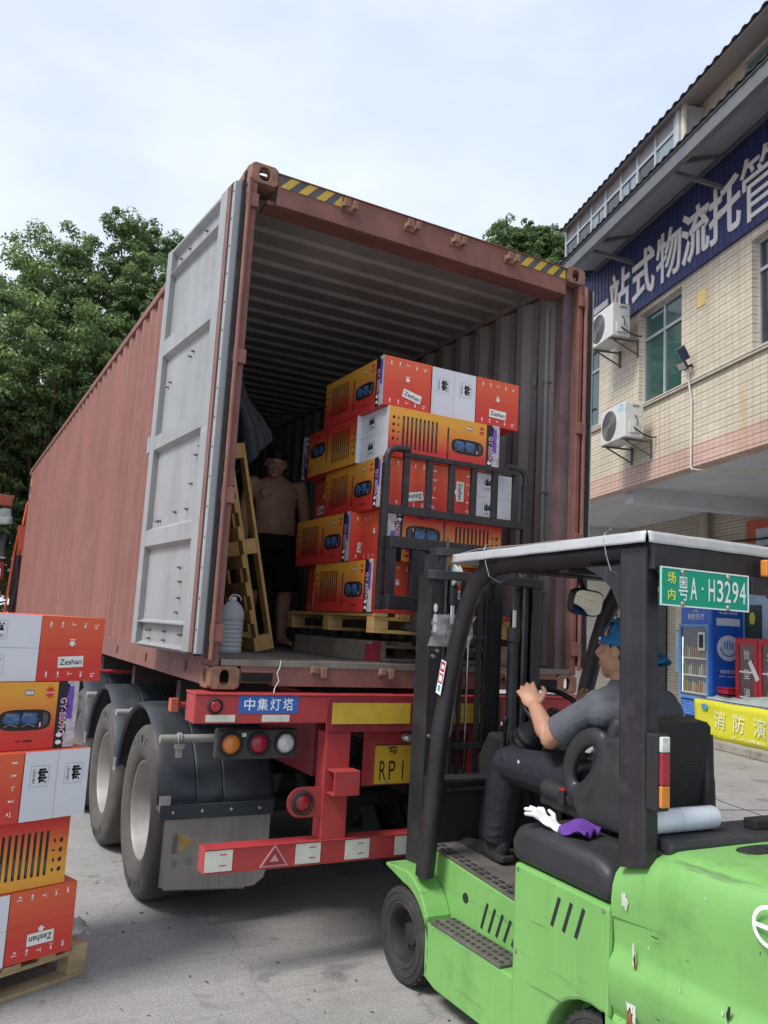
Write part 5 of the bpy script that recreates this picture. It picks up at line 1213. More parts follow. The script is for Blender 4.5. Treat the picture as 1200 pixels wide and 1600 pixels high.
jacket()
# ================================================================== people
skin = M('skin', (.43,.235,.155), .5, var=.1, scale=9, spec=.4); skin2 = M('skin_tanned', (.58,.33,.22), .42, var=.12, scale=7, spec=.5)
skin2.node_tree.nodes['Principled BSDF'].inputs['Subsurface Weight'].default_value = .1; skin.node_tree.nodes['Principled BSDF'].inputs['Subsurface Weight'].default_value = .1
hair = M('hair_black', (.012,.011,.011), .6, var=.3, scale=30)
def head(q, T, neck=True):
    """head in a local frame looking along -y, origin at the middle of the head; T places it"""
    T0 = q.T; q.T = T0 @ T
    q.ell((0, .012, .030), (.074, .092, .088), 20); q.ell((0, -.018, -.035), (.060, .070, .070), 18); q.ell((0, -.055, -.082), (.032, .026, .024), 12)
    q.ell((.036, -.048, -.028), (.026, .026, .024), 10); q.ell((-.036, -.048, -.028), (.026, .026, .024), 10)
    q.ell((0, -.078, .020), (.045, .016, .014), 12)   # brow
    q.tube([(0, -.084, .014), (0, -.098, -.012), (0, -.104, -.026)], [.008, .012, .015], 10); q.ell((.012, -.092, -.03), (.010, .011, .008), 8); q.ell((-.012, -.092, -.03), (.010, .011, .008), 8)
    q.ell((0, -.083, -.055), (.024, .012, .007), 10); q.ell((0, -.080, -.064), (.020, .012, .007), 10)
    for s in (-1, 1): q.ell((s*.073, .012, -.005), (.008, .018, .028), 10, rot=Euler((.15, 0, s*.25)).to_matrix())
    if neck: q.tube([(0, .02, -.03), (0, .035, -.16)], [.056, .060], 14)
    q.T = T0
def face_parts(par, T, open_=True):
    q = MB(); q.T = T
    for s in (-1, 1): q.ell((s*.030, -.0765, .004), (.010, .005, .0028), 10)
    q.build('eyes', M('eye_dark', (.03,.02,.02), .3), par)
    q = MB(); q.T = T
    for s in (-1, 1): q.tube([(s*.014, -.093, .024), (s*.032, -.090, .031), (s*.048, -.078, .026)], .0026, 6)
    q.build('eyebrows', hair, par)
    q = MB(); q.T = T; q.tube([(-.022, -.088, -.060), (0, -.096, -.058), (.022, -.088, -.060)], .003, 6); q.build('mouth', M('lips', (.28,.09,.07), .5), par)
def hand(q, T, curl=25, spread=6, side=1, thumb=45):
    """hand pointing along +y, palm facing -z, origin at the wrist"""
    T0 = q.T; q.T = T0 @ T
    q.ell((0, .0, 0), (.028, .03, .020), 12); q.ell((0, .045, 0), (.040, .050, .015), 14); q.ell((side*-.018, .03, -.006), (.020, .034, .016), 10); q.ell((side*.02, .05, .0), (.018, .04, .014), 10)
    for i, (x, L_, r_) in enumerate(((-.030, .070, .0088), (-.010, .078, .0090), (.011, .073, .0088), (.030, .058, .0078))):
        x *= side; a = R(-spread*(i-1.5))*side; c = R(curl*(1+.12*i)); p = Vector((x, .088-(.006 if i in (0, 3) else 0), 0)); pts = [p-Vector((0,.02,0)), p]; ang = 0
        for k, f in enumerate((.45, .30, .25)):
            ang += c*(1 if k else .8); d = Vector((math.sin(-a)*math.cos(ang), math.cos(a)*math.cos(ang), -math.sin(ang))); p = p+d*L_*f; pts.append(p)
        q.limb(pts, [r_*1.1, r_*1.1, r_, r_*.93, r_*.82], 8)
    t = R(thumb); p = Vector((-.030*side, .018, -.004)); pts = [p, p+Vector((-.022*side, .022, -.010)), p+Vector((-.034*side, .048, -.022)), p+Vector((-.034*side, .072, -.030))]
    q.limb(pts, [.014, .012, .0105, .009], 8); q.T = T0
def basis(o, y, z):   # matrix with +y along y and z roughly along z
    y = Vector(y).normalized(); z = Vector(z); x = y.cross(z).normalized(); z = x.cross(y); m = Matrix((x, y, z)).transposed().to_4x4(); m.translation = Vector(o); return m
def worker():
    base = (1.22, 2.5, FZ); r = empty('person', base, 0, label='shirtless man in black shorts standing in the container behind the leaning pallet', cat='person')
    q = MB()
    # torso rings: z, half width, half depth, y offset
    rings = [(.86, .150, .115, 0), (.93, .165, .130, -.01), (1.0, .165, .145, -.025), (1.08, .160, .145, -.025), (1.16, .160, .130, -.01), (1.25, .170, .125, .0), (1.33, .178, .120, .0), (1.39, .165, .10, .01), (1.43, .11, .075, .02), (1.46, .065, .058, .03)]
    q.loft([[(hw*math.cos(t*.2618)*1.0, yo+hd*math.sin(t*.2618), z) for t in range(24)] for z, hw, hd, yo in rings])
    for s in (-1, 1): q.ell((s*.078, -.085, 1.29), (.080, .030, .055), 14)
    q.ell((0, -.075, 1.02), (.125, .10, .12), 16)
    for s in (-1, 1): q.ell((s*.19, .005, 1.375), (.062, .062, .062), 12)
    TH = Matrix.Translation((-.035, -.05, 1.555)) @ Euler((R(12), R(5), R(-14))).to_matrix().to_4x4() @ Matrix.Scale(1.12, 4)
    head(q, TH, neck=False); q.tube([(0, .03, 1.40), (-.015, .015, 1.49), (-.035, -.01, 1.54)], [.075, .060, .058], 14)
    # arms: screen-left arm reaches down behind the pallet, screen-right hangs
    La = [(-.20, .0, 1.37), (-.255, -.005, 1.13), (-.24, -.06, .90)]; Ra = [(.20, .0, 1.37), (.262, .02, 1.12), (.27, -.05, .88)]
    for A in (La, Ra): q.limb([A[0], Vector(A[0]).lerp(Vector(A[1]), .5), A[1], Vector(A[1]).lerp(Vector(A[2]), .35), A[2]], [.056, .050, .040, .042, .027], 12)
    hand(q, basis(La[2], (0.02, -.25, -1), (-1, 0, .0)), 22, side=-1); hand(q, basis(Ra[2], (0, -.25, -1), (1, 0, 0)), 22, side=1)
    for s, fx in ((-1, -.03), (1, .02)):
        q.limb([(s*.085, 0, .86), (s*.10+fx, 0, .66), (s*.11+fx, -.01, .47), (s*.115+fx, .02, .34), (s*.115+fx, .03, .10), (s*.115+fx, .0, .06)], [.095, .082, .058, .056, .036, .038], 14)
        q.limb([(s*.115+fx, .03, .04), (s*.125+fx, -.06, .035), (s*.13+fx, -.14, .025)], [.036, .036, .026], 10)
    q.v = [(x*1.12 if z < 1.46 else x*1.04, y*1.05, z) for x, y, z in q.v]; q.build('body', skin2, r, remesh=.0065, sm_it=5)
    face_parts(r, TH)
    q = MB(); q.ell((-.095, -.126, 1.275), (.008,.003,.007), 8); q.ell((.095, -.126, 1.275), (.008,.003,.007), 8); q.ell((.0, -.182, 1.03), (.007,.004,.010), 8); split_build(q, 'skin_mark', M('skin_mark', (.16,.07,.05), .6), r)
    q = MB(); q.T = TH; q.ell((0, .012, .062), (.083, .102, .080), 20); q.build('hair', hair, r, remesh=.008)
    q = MB(); rings = [(.80, .19, .15, .0), (.88, .175, .145, 0), (.935, .170, .140, -.01), (.955, .165, .135, -.012)]
    q.loft([[(hw*math.cos(t*.2618), yo+hd*math.sin(t*.2618), z) for t in range(24)] for z, hw, hd, yo in rings])
    for s, fx in ((-1, -.03), (1, .02)): q.tube([(s*.09, 0, .86), (s*.10+fx, 0, .66), (s*.115+fx, -.01, .46)], [.115, .112, .105], 16)
    q.v = [(x*1.10, y*1.03, z) for x, y, z in q.v]; q.build('shorts', M('shorts_black', (.010,.010,.012), .85), r, remesh=.010)
    for s, fx in ((-1, -.03), (1, .02)):
        q = MB(); q.ell((s*.125+fx, -.05, .012), (.05, .135, .012), 16); q.build('sandal', rubber, r, smooth=60)
worker()
# ================================================================== vehicles ahead of the container at the left
def lorry():
    r = empty('parked_lorry', (-1.35, 14.8, 0), label='red lorry cab parked under the trees at the far left', cat='lorry')
    red = M('lorry_red', (.22,.02,.03), .4, dirt=.4, dcol=(.1,.04,.04)); W = 1.18
    q = MB(); q.prism([(-1.2, .55), (1.2, .55), (1.2, 3.1), (.9, 3.25), (-.9, 3.25), (-1.2, 2.7)], 'x', -W, W); q.build('cab', M('lorry_dark', (.02,.018,.02), .4), r, bevel=.04)
    q = MB(); q.box(-W-.005, W+.005, -1.23, -1.2, 2.28, 2.62); q.build('red_panel', red, r, bevel=.01)
    q = MB(); q.box(-W, W, -1.235, -1.225, 2.69, 2.72); q.build('bright_trim', alu, r)
    q = MB(); q.box(-W, W, -1.26, -1.2, 1.75, 2.05); q.build('lower_panel', M('lorry_pink', (.35,.14,.12), .5), r, bevel=.01)
    q = MB(); q.box(-W, W, -1.24, -1.2, 1.2, 1.7, 0); q.box(-W, W, -1.3, -1.2, .6, 1.1, 0); q.build('grille', red, r, bevel=.01)
    q = MB(); text(q, '东风.1', (.78, -1.233, 2.42), (1,0,0), (0,0,1), .2, .7, 0); q.build('door_lettering', ink_w, r)
    for x in (-.85, .85):
        q = MB(); q.lathe([(.25, -.12), (.48, -.12), (.5, 0), (.48, .12), (.25, .12)], (x, -.4, .5), 'x', 32); q.build('wheel', tyre_m, r, smooth=40)
    t = empty('roof_tarpaulin', (-1.1, 14.6, 3.3), label='pale plastic sheet with orange blocks on the roof of the parked lorry', cat='tarpaulin')
    q = MB(); q.grid(lambda u, v: (-1+2*u, -.9+1.6*v, .35*math.sin(v*2.6)*(.6+.4*math.sin(u*8))+.1*noise.noise(Vector((u*5, v*5, 0)))+.1), 30, 20); q.build('sheet', M('tarp_pale', (.16,.17,.17), .6, var=.4, scale=5), t, smooth=60, solid=.01)
    for x in (-.05, .82): q = MB(); q.box(x-.13, x+.13, -1.0, -.8, .45, .65); q.build('orange_block', M('orange_block', (.30,.07,.04), .7), t, bevel=.01)
lorry()
def tractor():
    r = empty('tractor_unit', (1.2, 14, 0), label='orange-red tractor unit just ahead of the container with its headboard edge showing', cat='tractor unit')
    org = M('tractor_orange', (.62,.10,.045), .45, var=.1, dirt=.3, dcol=(.3,.08,.05))
    q = MB(); q.prism([(-.9, .7), (1.1, .7), (1.1, 2.3), (.8, 3.3), (-.9, 3.4)], 'x', -1.1, 1.2); q.build('cab', org, r, bevel=.06)
    q = MB(); q.box(-1.0, 1.0, -2., -.9, .7, 1.05); q.build('chassis', undark, r)
    q = MB(); P = [(-1.10, -1.4, 3.82), (-1.155, -1.4, 3.7), (-1.19, -1.4, 3.3)]; q.tube(P, .022, 8)
    q.box(-1.24, -1.08, -1.42, -1.38, 2.72, 3.28); q.bar((-1.245, -1.4, 3.28), (-1.29, -1.4, 2.72), .03, .03); q.bar((-1.29, -1.4, 2.72), (-1.34, -1.4, 1.3), .035, .03)
    q.build('headboard', org, r, smooth=40)
    q = MB(); q.box(-1.27, -1.05, -1.37, -1.34, 1.3, 2.72); q.build('rear_panel', M('tractor_brown', (.06,.03,.03), .6), r)
    q = MB(); q.tube([(-1.19,-1.4,2.9), (-1.21,-1.43,2.6), (-1.17,-1.43,2.2), (-1.22,-1.42,1.7)], .015, 6); q.build('air_hose', rubber, r, smooth=60)
tractor()
# ================================================================== forklift
green = M('forklift_green', (.185,.42,.115), .45, var=.08, scale=2.2, streak=(.5, 7, (.12,.29,.075)), dirt=.45, dcol=(.10,.22,.065), dscale=4.5, dpos=.55, chips=.285, ccol=(.04,.07,.03), cscale=7, bump=.08, bscale=12, coat=.2, hs=(.75, 8, (.085,.15,.06)))
blk = M('forklift_black', (.016,.015,.017), .45, var=.25, scale=7, dirt=.5, dcol=(.05,.045,.045), dscale=5, chips=.29, ccol=(.09,.08,.08), cscale=12)
blk2 = M('overhead_guard_black', (.024,.021,.025), .42, var=.3, scale=5, dirt=.7, dcol=(.065,.055,.06), dscale=6, chips=.29, ccol=(.16,.15,.15), cscale=22, streak=(.4, 14, (.06,.055,.06)))
pvc = M('black_vinyl', (.03,.03,.034), .48, var=.15, scale=5, dirt=.5, dcol=(.07,.068,.068), dscale=7, bump=.1, bscale=50)
plas = M('black_plastic', (.022,.022,.024), .5, var=.2, scale=6, bump=.1, bscale=60)
mast_m = M('mast_dark_steel', (.028,.029,.032), .42, var=.3, scale=6, dirt=.4, dcol=(.05,.05,.05), dscale=6)
greased = M('greased_steel', (.14,.14,.145), .35, metal=.7, var=.25, scale=10)
plate_g = M('tread_plate', (.13,.12,.11), .6, metal=.3, var=.35, scale=9, dirt=.6, dcol=(.19,.15,.12), dscale=6)
chrome = M('chrome_rod', (.6,.6,.62), .18, metal=1.)
scratch = M('bare_scratch', (.55,.55,.50), .6, var=.3, scale=20); rustm = M('rust_patch', (.24,.09,.035), .9, var=.4, scale=20)
def forklift():
    RX = Vector((1.48, -1.1, 0)); root = empty('forklift', RX, 0, label='bright green and black forklift holding up the boxed load with its driver seated', cat='forklift')
    def P(mb, n, m, par=None, **k):
        o = mb.build(n, m, None, **k)
        if par: o.parent = par
        else: o.parent = root; o.matrix_parent_inverse = Matrix.Translation(-RX)
        return o
    def PS(mb, n, m, par=None, **k):
        for o in split_build(mb, n, m, None, **k):
            if par: o.parent = par
            else: o.parent = root; o.matrix_parent_inverse = Matrix.Translation(-RX)
    xl, xr = .98, 1.98
    # ---- front body between the steps
    q = MB(); q.prism([(-.30,.16), (-1.30,.16), (-1.30,.585), (-.36,.655), (-.30,.655)], 'x', 1.12, 1.84); fb = P(q, 'front_body', green, bevel=.012)
    q = MB()
    for k in range(6):
        y = -.90-k*.058; q.prism([(y, .53-k*.006), (y-.016, .525-k*.006), (y+.028, .405), (y+.044, .41)], 'x', 1.1185, 1.12)
    q.build('louvre', blackp, fb); 
    q = MB(); q.lathe([(0, -.002), (.022, -.002), (.024, .002)], (1.1185, -.73, .50), 'x', 16); q.build('plug', blackp, fb)
    for s in (0, 1):
        f = (lambda x: x) if s == 0 else (lambda x: 2.96-x); a, b = sorted((f(.98), f(1.1195)))
        # fender over the front wheel
        pts = [(-.185,.518), (-.185,.535), (-.40,.548), (-.47,.530), (-.54,.485), (-.585,.43), (-.61,.39), (-.62,.12), (-.60,.12)]
        pts += [(-.37-.255*math.cos(R(t)), .225+.255*math.sin(R(t))) for t in range(0, 96, 8)]+[(-.28,.500)]
        q = MB(); q.prism(pts, 'x', a, b); P(q, 'fender', green, bevel=.008)
        q = MB(); q.prism([(-.622,.12), (-.622,.372), (-1.28,.372), (-1.28,.10), (-.70,.10)], 'x', a, b); P(q, 'side_skirt', green, bevel=.006)
        q = MB(); q.prism([(-.645,.374), (-.645,.386), (-1.20,.386), (-1.20,.374)], 'x', a-.004, b-.002)
        st = P(q, 'step_plate', plate_g, bevel=.003)
        q = MB()
        for i in range(13):
            for j in range(3): q.lathe([(.012, .0), (.010, .004), (.006, .003), (0, -.001)][::-1], (a+.025+j*.045, -.67-i*.042-(.02 if j % 2 else 0), .386), 'z', 8)
        q.build('grip_stud', M('stud_worn', (.05,.045,.04), .6, metal=.3), st)
        # wheels
        def tyre(x, y, Rr, wd, n_):
            t = MB(); hw = wd/2; s_ = -1 if s == 0 else 1
            prof = [(Rr*.55, -hw*.6), (Rr*.58, -hw*.85), (Rr*.66, -hw), (Rr*.70, -hw*.93), (Rr*.72, -hw), (Rr*.84, -hw*1.02), (Rr*.86, -hw*.95), (Rr*.88, -hw), (Rr*.96, -hw*.92), (Rr*.995, -hw*.75), (Rr, -hw*.5), (Rr, hw*.7), (Rr*.94, hw), (Rr*.6, hw)]
            if s: prof = [(r, -h) for r, h in prof]
            t.lathe(prof, (f(x), y, Rr+.002), 'x', 48)
            for k in range(30):   # tread blocks at the shoulder
                a_ = k*.20944; c_, d_ = math.cos(a_), math.sin(a_); 
                T0 = t.T; t.T = Matrix.Translation((f(x), y, Rr+.002)) @ Matrix.Rotation(a_, 4, 'X'); t.box(-hw*.80, -hw*.15, -.012, .012, Rr-.004, Rr+.003); t.box(hw*.1, hw*.7, .012, .036, Rr-.004, Rr+.003); t.T = T0
            o = P(t, n_, tyre_f, smooth=35)
            t = MB(); prof = [(Rr*.565, -hw*.62), (Rr*.58, -hw*.72), (Rr*.54, -hw*.74), (Rr*.50, -hw*.4), (Rr*.48, hw*.2), (Rr*.25, hw*.25), (Rr*.24, -hw*.2), (Rr*.12, -hw*.35), (0, -hw*.35)]
            if s: prof = [(r, -h) for r, h in prof]
            t.lathe(prof, (f(x), y, Rr+.002), 'x', 36)
            for k in range(5):
                a_ = k*1.2566+.3; c_ = (f(x)-s_*-hw*.0, y+Rr*.36*math.cos(a_), Rr+Rr*.36*math.sin(a_)); t.cyl((f(x)+s_*hw*-.15, c_[1], c_[2]), (f(x)+s_*hw*.02, c_[1], c_[2]), .010, n=6)
            t.build('rim', M('forklift_rim', (.045,.047,.05), .5, metal=.4, dirt=.5, dcol=(.09,.085,.08), dscale=8), o, smooth=35)
        tyre(1.055, -.37, .226, .145, 'front_wheel'); tyre(1.075, -1.74, .205, .14, 'rear_wheel')
    # ---- floor plate
    q = MB(); q.prism([(-.36,.656), (-1.27,.588), (-1.27,.597), (-.36,.665)], 'x', 1.118, 1.842); fl = P(q, 'floor_plate', plate_g, bevel=.002)
    q = MB()
    for i in range(15):
        for j in range(2):
            y = -.42-i*.056; z = .665+(y+.36)*.0747; q.box(1.135+j*.035, 1.155+j*.035, y-.020, y+.014, z-.002, z+.003)
    q.build('grip_slot', M('slot_dark', (.03,.03,.03), .7), fl)
    # ---- battery housing with rear wheel arch
    def arch(y0, y1, z0, z1, n=12):
        pts = [(y0, z0), (y0, z1), (y1, z1-.012), (y1, z0+.08)]
        c = -1.74; r = .262
        pts += [(c-r*math.cos(R(t)), .185+r*math.sin(R(t))) for t in range(22, 181, 14)]+[(c+r, z0)]
        return pts
    q = MB(); q.prism(arch(-1.272, -1.826, .115, .822), 'x', xl, xl+.16); q.prism(arch(-1.272, -1.826, .115, .822), 'x', xr-.16, xr); q.box(xl+.16, xr-.16, -1.826, -1.30, .25, .80)
    bh = P(q, 'battery_housing', green, bevel=.014)
    q = MB()
    for k in range(3):
        y = -1.55-k*.068; q.prism([(y, .765), (y-.016, .76), (y+.026, .645), (y+.042, .65)], 'x', xl-.0015, xl)
    q.build('louvre', blackp, bh)
    q = MB()
    for y, z in ((-1.30,.80), (-1.795,.79), (-1.30,.16), (-1.30,.48)): q.cyl((xl-.004, y, z), (xl+.001, y, z), .008, n=6)
    split_build(q, 'panel_bolt', bolt_m, bh)
    q = MB(); hd = [(-1.245,.825), (-1.235,.90), (-1.26,.965), (-1.34,.99), (-1.75,.965), (-1.832,.93), (-1.832,.812)]
    q.prism(hd, 'x', xl-.004, xr+.004); P(q, 'battery_hood', pvc, bevel=.045, bseg=4, smooth=50)
    # ---- counterweight, lofted from rounded outlines
    def outline(ins, back, n=44):
        y1 = -1.832; hwid = .5-ins; yb = -2.84+back; pts = []
        # rounded rear (superellipse)
        Lc = y1-yb
        for i in range(n+1):
            t = math.pi*i/n; c_, s_ = math.cos(t), math.sin(t)
            x = -hwid*math.copysign(abs(c_)**.42, c_); y = y1-.25-(Lc-.25)*abs(s_)**.72
            if i == 0 or i == n: y = y1-.25
            pts.append((1.48+x, y))
        return [(1.48-hwid, y1)]+pts+[(1.48+hwid, y1)]
    def ztop(x, y, z):   # the hood dips near the battery housing and swells behind the pillar
        t = max(0, min(1, (-1.86-y)/.16)); t = t*t*(3-2*t); return z*(1-t)*0+z-(1-t)*.095
    rings = []
    for z, ins, back in ((.12,.02,.03), (.14,.0,.0), (.40,-.002,-.01), (.425,.006,.0), (.455,.022,.016), (.475,.016,.01), (.50,.0,-.004), (.60,-.008,-.016), (.635,-.006,-.012), (.665,.016,.012), (.70,.020,.016), (.80,.010,.010), (.88,.004,.006), (.93,.0,.0), (.985,.006,.01), (1.025,.022,.035), (1.05,.05,.07), (1.062,.09,.12)):
        rings.append([(x, y, (ztop(x, y, z) if z > .8 else z)) for x, y in outline(ins, back)])
    q = MB(); q.loft(rings)
    # wheel arch recess darkened by real geometry: the arch starts at the panel joint
    cw = P(q, 'counterweight', green, smooth=42)
    q = MB()
    for (y0, z0, y1, z1, w_) in (): pass
    q = MB(); sx = xl-.0025
    def patch(y, z, ry, rz, seed, m, x=None):
        rnd = random.Random(seed); n = 16; p0, p1 = rnd.uniform(0, 6), rnd.uniform(0, 6); rad = [(.72+.22*math.sin(2*t*.3927+p0)+.14*math.sin(5*t*.3927+p1))*rnd.uniform(.88, 1.08) for t in range(n)]; pts = [(y+ry*math.cos(t*.3927)*rad[t], z+rz*math.sin(t*.3927)*rad[t]) for t in range(n)]
        X_ = sx if x is None else x; q.add([(X_, a, b) for a, b in pts], [tuple(range(n))[::-1]], m)
    patch(-1.90,.855,.018,.045,1,0); patch(-1.945,.69,.010,.05,2,0); patch(-1.95,.67,.008,.03,22,1); patch(-1.905,.60,.012,.06,3,0); patch(-1.93,.53,.02,.05,4,0); patch(-1.925,.47,.018,.055,5,1); patch(-1.95,.50,.014,.04,6,0)
    for k in range(9): patch(-2.10-k*.035, .605-.004*k+.006*(k % 3), .018, .005, 30+k, 0 if k % 3 else 1)
    patch(-2.27,.60,.012,.010,8,1); patch(-2.33,.66,.010,.035,9,2); patch(-2.20,.46,.022,.006,12,1); patch(-2.04,.78,.02,.004,13,2)
    for k in range(26):
        rr = random.Random(200+k); patch(rr.uniform(-2.5,-1.86), rr.choice((rr.uniform(.30,.98), rr.uniform(.55,.66))), rr.uniform(.002,.014), rr.uniform(.002,.010), 60+k, rr.choice((0,2,2,1)))
    P(q, 'paint_damage', [scratch, rustm, blackp], cw if 0 else None)
    # emblem on the counterweight flank
    q = MB(); c_ = (-2.475, .955); R0 = .060; n = 36; X_ = xl-.003
    for k in range(n):
        a0, a1 = k*6.28318/n, (k+1)*6.28318/n
        q.add([(X_, c_[0]+r*math.cos(a), c_[1]+r*math.sin(a)) for r, a in ((R0, a0), (R0, a1), (R0*.80, a1), (R0*.80, a0))], [(0,1,2,3)])
    q.box(X_-.0005, X_, c_[0]-R0*.82, c_[0]+R0*.82, c_[1]-.010, c_[1]+.003)
    P(q, 'emblem', ink_w)
    q = MB(); q.prism([(1.10,-1.84), (1.90,-1.84), (1.92,-2.05), (1.50,-2.075), (1.04,-2.05)], 'z', 1.03, 1.078); P(q, 'rear_deck_pad', pvc, bevel=.014)
    q = MB(); q.prism([(1.36+.11*math.copysign(abs(math.cos(t*.5236))**.6, math.cos(t*.5236)), -2.16+.045*math.sin(t*.5236)) for t in range(12)], 'z', 1.058, 1.068); P(q, 'deck_cap', plas, bevel=.003)
    q = MB(); q.box(1.55, 1.9, -2.0, -1.94, 1.078, 1.115); P(q, 'deck_bar', blackp, bevel=.006)
    # ---- overhead guard
    leg = [(-.505,.550), (-.545,.90), (-.59,1.25), (-.645,1.50), (-.72,1.73), (-.79,1.90), (-.87,2.01), (-.98,2.07), (-1.16,2.088), (-1.95,2.10)]
    for s in (0, 1):
        x = 1.025 if s == 0 else 1.935
        q = MB(); q.tube([(x, y, z) for y, z in leg], [.050,.048,.047,.046,.046,.046,.047,.048,.048,.048], 16, flat=(.95, 1)); P(q, 'guard_leg', blk2, smooth=50)
        q = MB(); a, b = (.972, 1.042) if s == 0 else (1.918, 1.988); q.prism([(-1.868,.96), (-1.995,.99), (-1.985,2.11), (-1.855,2.11)], 'x', a, b); P(q, 'rear_pillar', blk2, bevel=.010)
        q = MB(); q.prism([(-1.86,1.86), (-1.86,2.04), (-1.66,2.04), (-1.75,2.0), (-1.81,1.95)], 'x', a+.01, b-.01); P(q, 'pillar_gusset', blk2)
    if 1:
        q = MB(); q.box(.99, 1.97, -2.01, -1.94, 2.02, 2.125); P(q, 'rear_header', blk2, bevel=.006)
        q = MB(); q.box(1.0, 1.96, -.98, -.90, 2.06, 2.11); P(q, 'front_header', blk2, bevel=.006)
        for k in range(8):
            y = -1.08-k*.11; q = MB(); q.box(1.04, 1.92, y-.012, y+.012, 2.055, 2.105); P(q, 'guard_slat', blk2)
        q = MB(); q.box(1.04, 1.92, -1.50, -1.44, 2.03, 2.055); P(q, 'guard_slat', blk2)
    q = MB()
    def rf(u, v):
        x = .955+1.05*u; y = -2.01+1.26*v; return (x, y, 2.150+.010*math.sin(u*3.14)+.004*noise.noise(Vector((u*6, v*6, 1)))-.02*max(0, v-.85)/.15)
    q.grid(rf, 30, 30); P(q, 'rain_cover', M('rain_cover_top', (.22,.20,.185), .6, var=.2, scale=4, dirt=.5, dcol=(.3,.28,.26), dscale=6), smooth=60, solid=.006)
    trim = M('cover_edge_white', (.50,.51,.52), .35, metal=.25, var=.08, scale=6, dirt=.3, dcol=(.35,.34,.33), dscale=9)
    q = MB()
    def edge_strip(pA, pB, nx, ny):
        def fn(u, v):
            p = Vector(pA).lerp(Vector(pB), u); return (p.x+nx*(.004+.006*v+.003*noise.noise(Vector((u*14, v, 4)))), p.y+ny*(.004+.006*v+.003*noise.noise(Vector((u*14, v, 9)))), p.z-.042*v+.003*noise.noise(Vector((u*9, 2, 2))))
        q.grid(fn, 40, 4)
    edge_strip((.955,-2.01,2.158), (.955,-.75,2.135), -1, 0); edge_strip((2.005,-2.01,2.158), (.955,-2.01,2.158), 0, -1); edge_strip((.955,-.75,2.135), (2.005,-.75,2.135), 0, 1); edge_strip((2.005,-.75,2.135), (2.005,-2.01,2.158), 1, 0)
    P(q, 'cover_edge', trim, smooth=50, solid=.003)
    for y in (-1.02, -1.80):
        q = MB(); q.tube([(.96, y+.01, 2.165), (.945, y, 2.14), (.95, y-.01, 2.08), (.965, y-.02, 2.02), (1.02, y-.03, 1.995), (1.08, y-.02, 2.03)], .0022, 5); q.tube([(.96, y+.01, 2.165), (1.0, y+.03, 2.18), (.97, y-.01, 2.185), (.95, y-.03, 2.175)], .002, 5); P(q, 'tie_wire', steel)
    # number plate at the rear header
    q = MB(); q.box(.998, 1.470, -2.034, -2.028, 1.893, 2.033, 0)
    for x0, x1, z0, z1 in ((.998,1.470,1.893,1.898), (.998,1.470,2.028,2.033), (.998,1.003,1.898,2.028), (1.465,1.470,1.898,2.028)): q.box(x0, x1, -2.0355, -2.034, z0, z1, 1)
    yy = -2.0358
    text(q, '场', (1.052, yy, 1.995), (1,0,0), (0,0,1), .042, .042, 2, bold=.01); text(q, '内', (1.052, yy, 1.935), (1,0,0), (0,0,1), .040, .038, 2, bold=.01)
    text(q, '粤', (1.112, yy, 1.963), (1,0,0), (0,0,1), .095, .048, 1)
    for ch, x in (('A', 1.166), ('H', 1.262), ('3', 1.308), ('2', 1.350), ('9', 1.392), ('4', 1.434)): text(q, ch, (x, yy, 1.963), (1,0,0), (0,0,1), .082, .034, 1, bold=.008)
    q.ell((1.213, yy, 1.965), (.005, .001, .005), 10, 1)
    o = P(q, 'number_plate', [M('plate_green', (.0,.30,.19), .4, var=.05), ink_w, M('plate_yellow_ink', (.75,.75,.05), .4)])
    q = MB()
    for x, z in ((1.108, 2.018), (1.352, 2.018), (1.108, 1.903), (1.350, 1.903)): q.ell((x, -2.037, z), (.011, .006, .011), 12)
    split_build(q, 'plate_screw', bolt_m, o, smooth=60)
    q = MB(); q.box(1.53, 1.59, -2.07, -2.04, 2.035, 2.10); P(q, 'turn_lamp', lens_o, bevel=.006)
    q = MB(); q.box(1.485, 1.96, -2.04, -1.99, 1.965, 2.03); P(q, 'lamp_rail', blk2, bevel=.004)
    # rear lamp on the pillar
    q = MB(); q.box(.978, 1.036, -2.045, -1.99, 1.185, 1.445); o = P(q, 'rear_lamp', plas, bevel=.006)
    for z0, z1, m_ in ((1.385,1.438, lens_w), (1.275,1.383, lens_r), (1.20,1.273, lens_o)): q = MB(); q.box(.984, 1.024, -2.060, -2.045, z0, z1); q.build('lamp_lens', m_, o, bevel=.004)
    # mirror
    q = MB(); T = ang_mat(10, 3, 8, (1.375, -1.24, 1.925)); q.T = T
    pts = [(.108*math.copysign(abs(math.cos(t*.2618))**.5, math.cos(t*.2618)), .062*math.copysign(abs(math.sin(t*.2618))**.5, math.sin(t*.2618))) for t in range(24)]
    q.prism(pts, 'y', -.012, .02); o = P(q, 'mirror', plas, bevel=.006)
    q = MB(); q.T = T; q.prism([(x*.92, z*.88) for x, z in pts], 'y', -.014, -.012); q.build('mirror_glass', M('mirror_glass', (.75,.77,.78), .03, metal=1., var=.02), o)
    q = MB(); q.tube([(1.385,-1.22,1.97), (1.39,-1.18,2.03), (1.39,-1.19,2.08)], .012, 8); q.build('mirror_arm', plas, o, smooth=60)
    # ---- mast
    def rail(x0, x1, y0, y1, z0, z1, nm='mast_rail', m=mast_m):
        q = MB(); q.box(x0, x1, y1-.018, y1, z0, z1); q.box(x0, x1, y0, y0+.018, z0, z1); xm = (x0+.0, x0+.018) if x0 < 1.48 else (x1-.018, x1); q.box(xm[0], xm[1], y0+.018, y1-.018, z0, z1); P(q, nm, m, bevel=.002)
    rail(1.098, 1.158, -.33, -.19, .12, 2.06); rail(1.802, 1.862, -.33, -.19, .12, 2.06)
